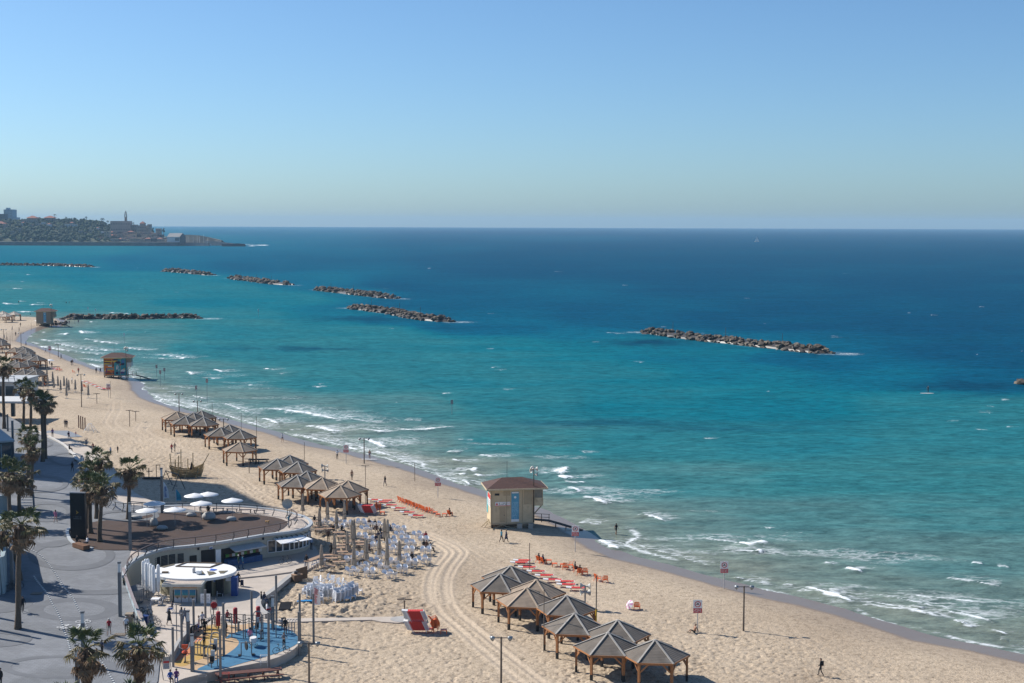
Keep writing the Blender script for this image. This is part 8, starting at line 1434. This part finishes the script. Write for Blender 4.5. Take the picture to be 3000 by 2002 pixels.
# ================================================================== FAR HILL TOWN
def interp(px, tab):
 for (a, b), (c, d) in zip(tab, tab[1:]):
  if px <= c: return b + (d - b) * max(0, (px - a)) / (c - a)
 return tab[-1][1]
RIDGE = [(-900, 655), (-300, 648), (0, 651), (60, 652), (120, 648), (200, 651), (260, 651), (300, 656), (345, 668), (400, 672), (440, 678), (470, 688), (500, 698), (540, 711), (560, 716)]
SHOREY = 2655.0
def hill_at(px, f): 
 zt = max(0, PY(px, interp(px, RIDGE), SHOREY + 320).z); p = PY(px, 700, SHOREY + 320 * f)
 k = f ** .75 if f < 1 else 1.0
 return Vector((p.x, p.y, max(-2, 4 + (zt - 4) * k if zt > 4 else zt - 1)))
def make_hill():
 mb = MB(); pxs = list(range(-900, 561, 20)); fs = [0, .02, .12, .25, .4, .55, .7, .85, 1, 1.5, 3, 5]
 for px in pxs:
  for f in fs:
   p = hill_at(px, f) if f else Vector((*PY(px, 700, SHOREY - 3)[:2], -3)); mb.v.append((p.x, p.y, p.z - (max(0, f - 1) * 6)))
 n = len(fs)
 for i in range(len(pxs) - 1):
  for j in range(n - 1): mb.f.append((i*n+j, (i+1)*n+j, (i+1)*n+j+1, i*n+j+1)); mb.m.append(0)
 o = mb.obj('headland_hill', mat('hill_earth', (.07, .078, .045), .95, .4, .02, 0, spots=((.16, .13, .085), .03, .66)), smooth=True); o['kind'] = 'structure'
 # sea wall along the water
 mb = MB(); A = [PY(px, 712, SHOREY - 6) for px in range(-900, 521, 20)] + [PY(527, 712, SHOREY - 4)]
 for a, b in zip(A, A[1:]):
  a = Vector((a.x, a.y, 0)); b = Vector((b.x, b.y, 0)); mb.quad(a + Vector((0, 0, -2)), b + Vector((0, 0, -2)), b + Vector((0, 0, 6)), a + Vector((0, 0, 6))); mb.quad(a + Vector((0, 0, 6)), b + Vector((0, 0, 6)), b + Vector((0, 26, 6.2)), a + Vector((0, 26, 6.2)))
 o = mb.obj('sea_wall', mat('sea_wall', (.15, .14, .13), .9, .35, .08)); tag(o, 'long dark sea wall along the foot of the far hill town', 'wall')
 # the wood on the hill: many clumps
 rd = random.Random(21); bm = bmesh.new(); bmesh.ops.create_icosphere(bm, subdivisions=1, radius=1); V = [v.co.copy() for v in bm.verts]; Fc = [tuple(v.index for v in f.verts) for f in bm.faces]; bm.free()
 mb = MB()
 for i in range(2300):
  px = rd.uniform(-300, 470); f = rd.uniform(.012, 1.08)
  if px > 322 and (rd.random() < .85 or f < .5): continue
  p = hill_at(px, f); r = rd.uniform(2.2, 5.2) * (1 if px < 300 else .7); mb.cur = rd.choice((0, 0, 1, 2))
  for j in range(2):
   c = p + Vector((rd.uniform(-r, r) * .7, rd.uniform(-3, 3), r * rd.uniform(.4, 1.0))); q = r * rd.uniform(.6, .95)
   mb.add([c + Vector((v.x * q * rd.uniform(.75, 1.25), v.y * q, v.z * q * rd.uniform(.65, 1.15))) for v in V], Fc)
 o = mb.obj('hillside_wood', [mat('far_leaf_a', (.030, .050, .026), .9, .4, .15), mat('far_leaf_b', (.055, .08, .032), .9, .4, .15), mat('far_leaf_c', (.026, .048, .028), .9, .4, .15)]); o['kind'] = 'stuff'; o['label'] = 'dense wood of dark trees over the far hill'
make_hill()
YK = .807
def PJ(px, py, Y): return PY(px, py, Y * YK)
def far_house(x0, x1, yt, yb, Y, wall, label, roof=None, roof_h=0, rows=2, cols=4, cat='house', depth=14, over=.06, wh=.45):
 a = PJ(x0, yb, Y); b = PJ(x1, yb, Y); zt = PJ(x0, yt, Y).z; zb = a.z - 6; w = b.x - a.x
 root = empty('hill_house' if cat == 'house' else cat.replace(' ', '_'), (a.x + w / 2, a.y, zb), label, cat)
 hgt = zt - zb; MB().box(-w / 2, w / 2, 0, depth, 0, hgt).obj('wall', wall, root)
 vis = zt - a.z
 if rows and cols:
  for r in range(rows):
   for c in range(cols):
    cx = -w / 2 + w * (c + .5) / cols; cz = 6 + vis * (r + .55) / rows; ww = min(w / cols * .36, 1.6); wz = min(vis / rows * wh, 2.2)
    MB().box(cx - ww / 2, cx + ww / 2, -.25, -.003, cz - wz / 2, cz + wz / 2).obj('window', mat('far_window', (.025, .03, .038), .3, .2), root)
 if roof:
  rz = PJ(x0, yt - roof_h, Y).z - zt; o_ = w * over; mb = MB()
  e = [(-w/2-o_, -o_, hgt), (w/2+o_, -o_, hgt), (w/2+o_, depth+o_, hgt), (-w/2-o_, depth+o_, hgt)]; t = [(-w*.12, depth*.5, hgt+rz), (w*.12, depth*.5, hgt+rz)]
  mb.add(e + t, [(0,1,5,4), (1,2,5), (2,3,4,5), (3,0,4), (3,2,1,0)]); mb.obj('roof', roof, root)
 else:
  MB().box(-w/2-.3, w/2+.3, -.3, depth+.3, hgt, hgt+.7).obj('parapet', wall, root)
 return root
def make_town():
 ST = mat('far_stone', (.34, .285, .235), .9, .2, .12); ST2 = mat('far_stone_warm', (.42, .34, .25), .9, .2, .12); WH = mat('far_white', (.62, .62, .60), .8, .1, .1); GL = mat('far_blue_glass', (.30, .38, .44), .5, .15, .1)
 PK = mat('far_pink', (.46, .33, .27), .9, .15, .1); DK = mat('far_dark', (.13, .125, .12), .9, .2, .1); RED = mat('far_red_tile', (.34, .13, .085), .8, .2, .1); GR = mat('far_grey_roof', (.36, .34, .31), .8, .15, .1)
 r = far_house(11.5, 37, 615, 652, 4200, GL, 'pale blue stepped hotel tower, tallest block on the far left skyline', rows=8, cols=6, cat='hotel', depth=30)
 w = r.children[0]; x = PJ(0, 0, 4200)
 k = PJ(1, 600, 4200).x - PJ(0, 600, 4200).x
 MB().box(-7 * k, -1 * k, 3, 20, PJ(0, 622, 4200).z - r.location.z, PJ(0, 609, 4200).z - r.location.z).obj('upper_block', GL, r)
 MB().box(12.76 * k, 24 * k, 1, 26, 0, PJ(0, 637, 4200).z - r.location.z).obj('lower_wing', GL, r); MB().box(12.77 * k, 13.9 * k, 3, 20, PJ(0, 626, 4200).z - r.location.z, PJ(0, 619, 4200).z - r.location.z).obj('side_bay', GL, r)
 far_house(-20, 17, 628, 652, 3900, DK, 'dark flat-roofed block at the far left edge of the hill', rows=3, cols=5)
 far_house(-14, 14, 656, 664, 3560, PK, 'pink house with a red roof low at the far left edge', RED, 7, 1, 5)
 far_house(14, 61, 648.5, 658, 3640, ST2, 'long low beige wall-like building left of the red-roofed villas', rows=1, cols=12)
 far_house(62, 110, 644.5, 654, 3590, ST, 'broad stone terrace block under the left red-roofed villa', rows=1, cols=9)
 far_house(80, 105.5, 639, 645, 3630, ST2, 'left of the two red-roofed villas on the skyline', RED, 6.5, 1, 6, over=.14)
 far_house(131, 157, 638.5, 647, 3630, ST, 'right of the two red-roofed villas on the skyline, beside a tall palm', RED, 6, 1, 5, over=.14)
 far_house(189, 222, 659, 664, 3520, WH, 'low white building among the trees in the middle of the hill', rows=1, cols=8)
 far_house(230, 235.5, 648, 658, 3600, ST2, 'narrow beige tower house above the hill trees', rows=2, cols=1)
 far_house(226, 233, 675, 683, 3440, ST2, 'small beige cube house low among the hill trees', rows=1, cols=1)
 far_house(281, 291, 696, 706, 3330, PK, 'small pink house by the water left of the tall cream building', rows=1, cols=2)
 far_house(291, 306, 696, 706, 3345, ST, 'low grey house between the pink house and the cream building', rows=1, cols=3)
 far_house(305, 320, 679, 711, 3340, ST2, 'tall narrow cream building at the left end of the old town', rows=4, cols=2)
 # church
 c = far_house(323.5, 382, 649, 682, 3480, PK, 'big flat-roofed church with rows of small windows below its bell tower', rows=2, cols=8, cat='church', wh=.22)
 k = PJ(1, 650, 3480).x - PJ(0, 650, 3480).x; z0 = c.location.z; zz = lambda py: PJ(366, py, 3490).z - z0; cx = (366 - 352.7) * k
 mb = MB(); q = 3.0 * k
 mb.box(cx - q, cx + q, 6, 6 + 2 * q, zz(650), zz(637)).box(cx - q * 1.15, cx + q * 1.15, 5.5, 6.5 + 2 * q, zz(637), zz(636.2))
 for zt, zb, s in ((629.5, 636.2, .82), (623.5, 629, .62)):
  for sx in (-1, 1):
   for sy in (0, 1): mb.box(cx + sx * q * s - q * .2, cx + sx * q * s + q * .2, 6 + q + (sy * 2 - 1) * q * s - q * .2, 6 + q + (sy * 2 - 1) * q * s + q * .2, zz(zb), zz(zt))
  mb.box(cx - q * s * 1.3, cx + q * s * 1.3, 6 + q - q * s * 1.3, 6 + q + q * s * 1.3, zz(zt), zz(zt - .7))
 mb.lathe([(q * .6, 0), (q * .55, zz(620.5) - zz(622.8)), (q * .3, zz(619) - zz(622.8)), (0.05, zz(617) - zz(622.8))], 8, (cx, 6 + q, zz(622.8)))
 mb.obj('bell_tower', mat('far_tower', (.30, .235, .165), .9, .15, .1), c)
 far_house(382, 400, 659.5, 682, 3490, ST, 'grey wing against the right side of the church', rows=2, cols=3)
 r = far_house(404, 430, 662, 682, 3470, ST, 'stepped stone house with a pyramid roof right of the church', rows=2, cols=5)
 k = PJ(1, 650, 3470).x - PJ(0, 650, 3470).x; zz = lambda py: PJ(410, py, 3470).z - r.location.z
 MB().box(-8 * k, 6 * k, 2, 12, zz(662) + .7, zz(655)).obj('upper_block', ST, r); MB().add([(-9*k,1,zz(655)),(7*k,1,zz(655)),(7*k,13,zz(655)),(-9*k,13,zz(655)),(-1*k,7,zz(648.5))],[(0,1,4),(1,2,4),(2,3,4),(3,0,4),(3,2,1,0)]).obj('roof', RED, r)
 far_house(432, 440, 658.5, 684, 3460, ST, 'slim tall stone house on the right shoulder of the old town', rows=3, cols=2)
 far_house(456, 469, 671, 690, 3420, ST, 'stone house at the right end of the old town skyline', rows=2, cols=3)
 rd = random.Random(31); words_row = ('top', 'middle', 'lower', 'waterfront'); n_ = 0
 for row, (yb, Y, hgt, x0, x1) in enumerate(((691, 3420, 10, 322, 462), (698, 3385, 10, 322, 478), (706, 3350, 11, 322, 497), (713, 3315, 12, 324, 520))):
  x = x0; i = 0
  while x < x1 - 6:
   w = rd.uniform(9, 19); m = rd.choice((ST, ST, PK, ST2, DK)); far_house(x, min(x + w - .6, x1), yb - hgt * rd.uniform(.7, 1.15), yb, Y + rd.uniform(-8, 8), m, 'stone house of the far old town, %s row, %s from the left' % (words_row[row], ('first','second','third','fourth','fifth','sixth','seventh','eighth','ninth','tenth','eleventh','twelfth','thirteenth','fourteenth','fifteenth','sixteenth','seventeenth','eighteenth')[i]), rows=rd.choice((1, 2)), cols=max(2, int(w / 4)), roof=RED if rd.random() < .18 else None, roof_h=3)['group'] = 'stone houses of the far old town'
   x += w; i += 1
 ORD = 'first second third fourth fifth sixth seventh eighth ninth tenth eleventh twelfth thirteenth fourteenth fifteenth sixteenth seventeenth eighteenth'.split()
 for i in range(18):
  x = -4 + i * 17.6 + rd.uniform(-5, 5); f = rd.uniform(.15, .9); hp = hill_at(x, f); w = rd.uniform(4, 11); yb = project(hp.x, hp.y, hp.z + 1)[1]; hh = rd.uniform(4, 7); far_house(x, x + w, yb - hh - 5, yb, hp.y / YK - 6, rd.choice((ST2, WH, ST, PK)), 'small pale house half hidden among the far hill trees, %s from the left' % ORD[i], rows=1, cols=2, roof=RED if i % 4 == 0 else None, roof_h=2.5)['group'] = 'small houses among the hill trees'
 # harbour shed with a gabled end
 Y = 3300; a = PJ(511, 711, Y); b = PJ(526, 711, Y); g = PJ(537, 711, Y); z = lambda py: PJ(520, py, Y).z
 root = empty('harbour_shed', (b.x, b.y, 0), 'big grey gabled harbour shed at the right end of the old town', 'warehouse')
 L = b.x - PJ(489, 711, Y).x; W_ = 22; gx = g.x - b.x
 MB().box(-L, 0, 0, W_, 0, z(694.5)).obj('wall', WH, root); MB().add([(0.05,0,0),(gx,W_*.9,0),(gx,W_*.9,z(694)),(gx*.5,W_*.45,z(684)),(0.05,0,z(694.5))],[(0,1,2,3,4)]).obj('gable', DK, root)
 MB().add([(-L,-1,z(694.5)),(.6,-1,z(694.5)),(gx*.5+.6,W_*.45,z(683.6)),(-L+3,W_*.45,z(683.6)),(gx+.6,W_,z(694)),(-L,W_,z(694))],[(0,1,2,3),(3,2,4,5)]).obj('roof', GR, root)
 for i in range(4): MB().box(-L * .35 + i * L * .085, -L * .35 + i * L * .085 + L * .06, -.2, -.004, z(706), z(697)).obj('door', mat('far_window', (.025, .03, .038)), root)
 # far mole, quay and reef
 def mound(name, pts, Y, m, base=-2.0, dep=30):
  mb = MB()
  for px, py in pts:
   y = Y * YK; p = PY(px, py, y + dep); mb.v += [(PY(px, py, y).x, y, base), (p.x, y + dep * .5, p.z), (p.x, y + dep, p.z * .96), (p.x, y + dep * 2.5, base)]
  for i in range(len(pts) - 1):
   for j in range(3): mb.f.append((i*4+j, (i+1)*4+j, (i+1)*4+j+1, i*4+j+1)); mb.m.append(0)
  o = mb.obj(name, m); return o
 o = mound('far_mole', [(520,692),(540,688.5),(560,688),(590,690),(615,695),(640,701),(652,704.5)], 3420, mat('mole_earth', (.24, .20, .14), .95, .3, .05, spots=((.13, .125, .12), .03, .55))); o['kind'] = 'structure'
 o = mound('harbour_quay', [(528,710.5),(560,711),(600,712),(612,712.5)], 3310, mat('quay', (.25, .21, .18), .9, .2, .1), dep=8); o['kind'] = 'structure'
 o = mound('harbour_jetty', [(600,706),(625,706),(645,708.5),(665,711),(690,714)], 3360, mat('jetty_pink', (.42, .30, .24), .9, .25, .15), dep=8); o['kind'] = 'structure'
 o = mound('far_reef', [(650,715.3),(680,714.2),(700,713.6),(718,715.2)], 3250, ROCK_M[3], dep=6); o['kind'] = 'structure'
 for i, (px, yt) in enumerate(((548,692),(553,693),(566,694),(578,690),(585,695),(597,688),(608,696))):
  b = PJ(px, 711, 3330); root = empty('moored_boat', (b.x, b.y, 0), 'moored harbour boat with a bare mast, %s from the shed' % ('first','second','third','fourth','fifth','sixth','seventh')[i], 'boat', 'moored boats in the far harbour')
  MB().add([(-6,-1.5,0),(4,-1.5,0),(7,0,0),(4,1.5,0),(-6,1.5,0),(-6.5,-2,2),(4,-2,2.2),(8,0,2.6),(4,2,2.2),(-6.5,2,2)],[(0,1,6,5),(1,2,7,6),(2,3,8,7),(3,4,9,8),(4,0,5,9),(5,6,7,8,9)]).obj('hull', WH, root); MB().box(-3,1,-1.2,1.2,2.1,4).obj('cabin', DK if i % 2 else WH, root); MB().tube([(0,0,2),(0,0,PJ(px, yt, 3330).z)], .22, 5).obj('mast', WH, root)
 # skyline palms and single trees
 TR = mat('far_trunk', (.11, .085, .06)); LF = mat('far_palm_leaf', (.035, .05, .026), .9, .3, .3)
 def far_palm(px, yt, yb, Y, lab):
  b = PJ(px, yb, Y); t = PJ(px, yt, Y); root = empty('far_palm', (b.x, b.y, b.z - 3), lab, 'palm tree', 'palms on the far hill skyline'); h = t.z - b.z + 3
  MB().tube([(0,0,0),(0,0,h)], [.5, .35], 5).obj('trunk', TR, root); mb = MB(); rr = random.Random(px)
  for i in range(20):
   a = rr.uniform(0, 6.28); e = rr.uniform(-.6, .9); d = Vector((math.cos(a) * math.cos(e), math.sin(a) * math.cos(e), math.sin(e))); s = d.cross(Vector((0, 0, 1))).normalized() * .7; p0 = Vector((0, 0, h)); p1 = p0 + d * 2.3; p2 = p0 + d * 4 + Vector((0, 0, -1.3))
   mb.quad(p0 - s * .3, p0 + s * .3, p1 + s, p1 - s); mb.quad(p1 - s, p1 + s, p2 + s * .3, p2 - s * .3)
  mb.obj('crown', LF, root)
 names = ('right beside the right red-roofed villa', 'small one right of the villas', 'in the clump right of the villas, tall', 'in the skyline clump, short', 'in the skyline clump, middle', 'in the skyline clump, right', 'standing alone left of the church', 'left of a pair near the church', 'right of a pair near the church', 'close against the church left side', 'behind the right wing of the church')
 for i, (px, yt, yb) in enumerate(((161, 630, 648), (173, 642, 652), (193, 638, 652), (204, 643, 652), (210, 641.5, 652), (218, 640, 652), (253, 637, 650), (298.5, 642, 656), (302.5, 642, 656), (316, 649, 664), (390, 654, 666))): far_palm(px, yt, yb, 3610, 'far skyline palm ' + names[i])
 bmx = bmesh.new(); bmesh.ops.create_icosphere(bmx, subdivisions=1, radius=1); V = [v.co.copy() for v in bmx.verts]; Fc = [tuple(v.index for v in f.verts) for f in bmx.faces]; bmx.free()
 for i, (px, yt, yb, Y, lab) in enumerate(((115, 642, 652, 3600, 'dark round tree between the two red-roofed villas'), (143, 644, 655, 3580, 'dark tree in front of the right red-roofed villa'), (75, 650, 662, 3540, 'big dark tree below the left red-roofed villa'), (240, 648, 658, 3600, 'bushy tree right of the narrow tower house'), (275, 647, 660, 3600, 'broad tree crown on the skyline left of the church'), (448, 668, 680, 3440, 'pointed dark tree on the right shoulder of the old town'), (479.5, 669, 684, 3400, 'lone thin conifer right of the old town'), (330, 690, 700, 3365, 'dark bush below the church'))):
  b = PJ(px, yb, Y); t = PJ(px, yt, Y); hh = t.z - b.z; root = empty('hill_tree', (b.x, b.y, b.z - 2), lab, 'tree'); MB().tube([(0,0,0),(0,0,2 + hh * .5)], [.6, .3], 5).obj('trunk', TR, root); rr = random.Random(px); mb = MB(); thin = .35 if 'conifer' in lab or 'pointed' in lab else .9
  for j in range(14):
   c = Vector((rr.gauss(0, .3) * hh * thin, rr.gauss(0, .3) * hh * thin, 2 + hh * rr.uniform(.3, .95))); q = hh * rr.uniform(.12, .24) * (1 if thin > .5 else .7)
   mb.add([c + Vector((v.x * rr.uniform(.8, 1.2), v.y, v.z * rr.uniform(.8, 1.2))) * q for v in V], Fc)
  mb.obj('crown', mat('far_leaf_a', (.035, .06, .026)), root)
make_town()
# ================================================================== on the water
def make_boats():
 WHT = mat('sail_white', (.82, .82, .80), .8, .05); p = P(2217, 709, WATER_Z); k = p.y / (W0 * F)
 root = empty('sailboat', p, 'lone white sailboat far out near the horizon', 'sailboat', rz=.5)
 MB().add([(-5,-1.5,-.2),(4,-1.5,-.2),(6,0,-.2),(4,1.5,-.2),(-5,1.5,-.2),(-5.5,-1.9,1.4),(4,-1.9,1.5),(7.5,0,1.8),(4,1.9,1.5),(-5.5,1.9,1.4)],[(0,1,6,5),(1,2,7,6),(2,3,8,7),(3,4,9,8),(4,0,5,9),(5,6,7,8,9)]).obj('hull', WHT, root)
 hM = 20 * k * .95; MB().tube([(0,0,1.4),(0,0,hM)], .12, 6).obj('mast', mat('dark_steel', (.05, .05, .055)), root)
 mb = MB(); mb.add([(-.1,.05,2.4),(-5.2,.5,2.6),(-3.0,.75,hM*.45),(-.1,.05,hM*.97)],[(0,1,2,3)]); mb.obj('main_sail', WHT, root); MB().add([(7,0,2.0),(.2,.3,2.6),(1.5,.7,hM*.4),(.1,.05,hM*.85)],[(0,1,2,3)]).obj('jib', WHT, root)
make_boats()
# ================================================================== air
def make_haze(dens=6.5e-5):
 mb = MB().box(-70000, 70000, -300, 15300, -4, 105); m = bpy.data.materials.new('haze'); m.use_nodes = True; n = m.node_tree
 for x in list(n.nodes):
  if x.type != 'OUTPUT_MATERIAL': n.nodes.remove(x)
 v = n.nodes.new('ShaderNodeVolumePrincipled'); v.inputs['Density'].default_value = dens; v.inputs['Color'].default_value = (.46, .74, 1.0, 1); v.inputs['Anisotropy'].default_value = .0
 n.links.new(v.outputs[0], n.nodes['Material Output'].inputs['Volume'])
 o = mb.obj('haze', m); o['kind'] = 'stuff'; o['label'] = 'thin pale air over the whole bay'
 return o
make_haze()
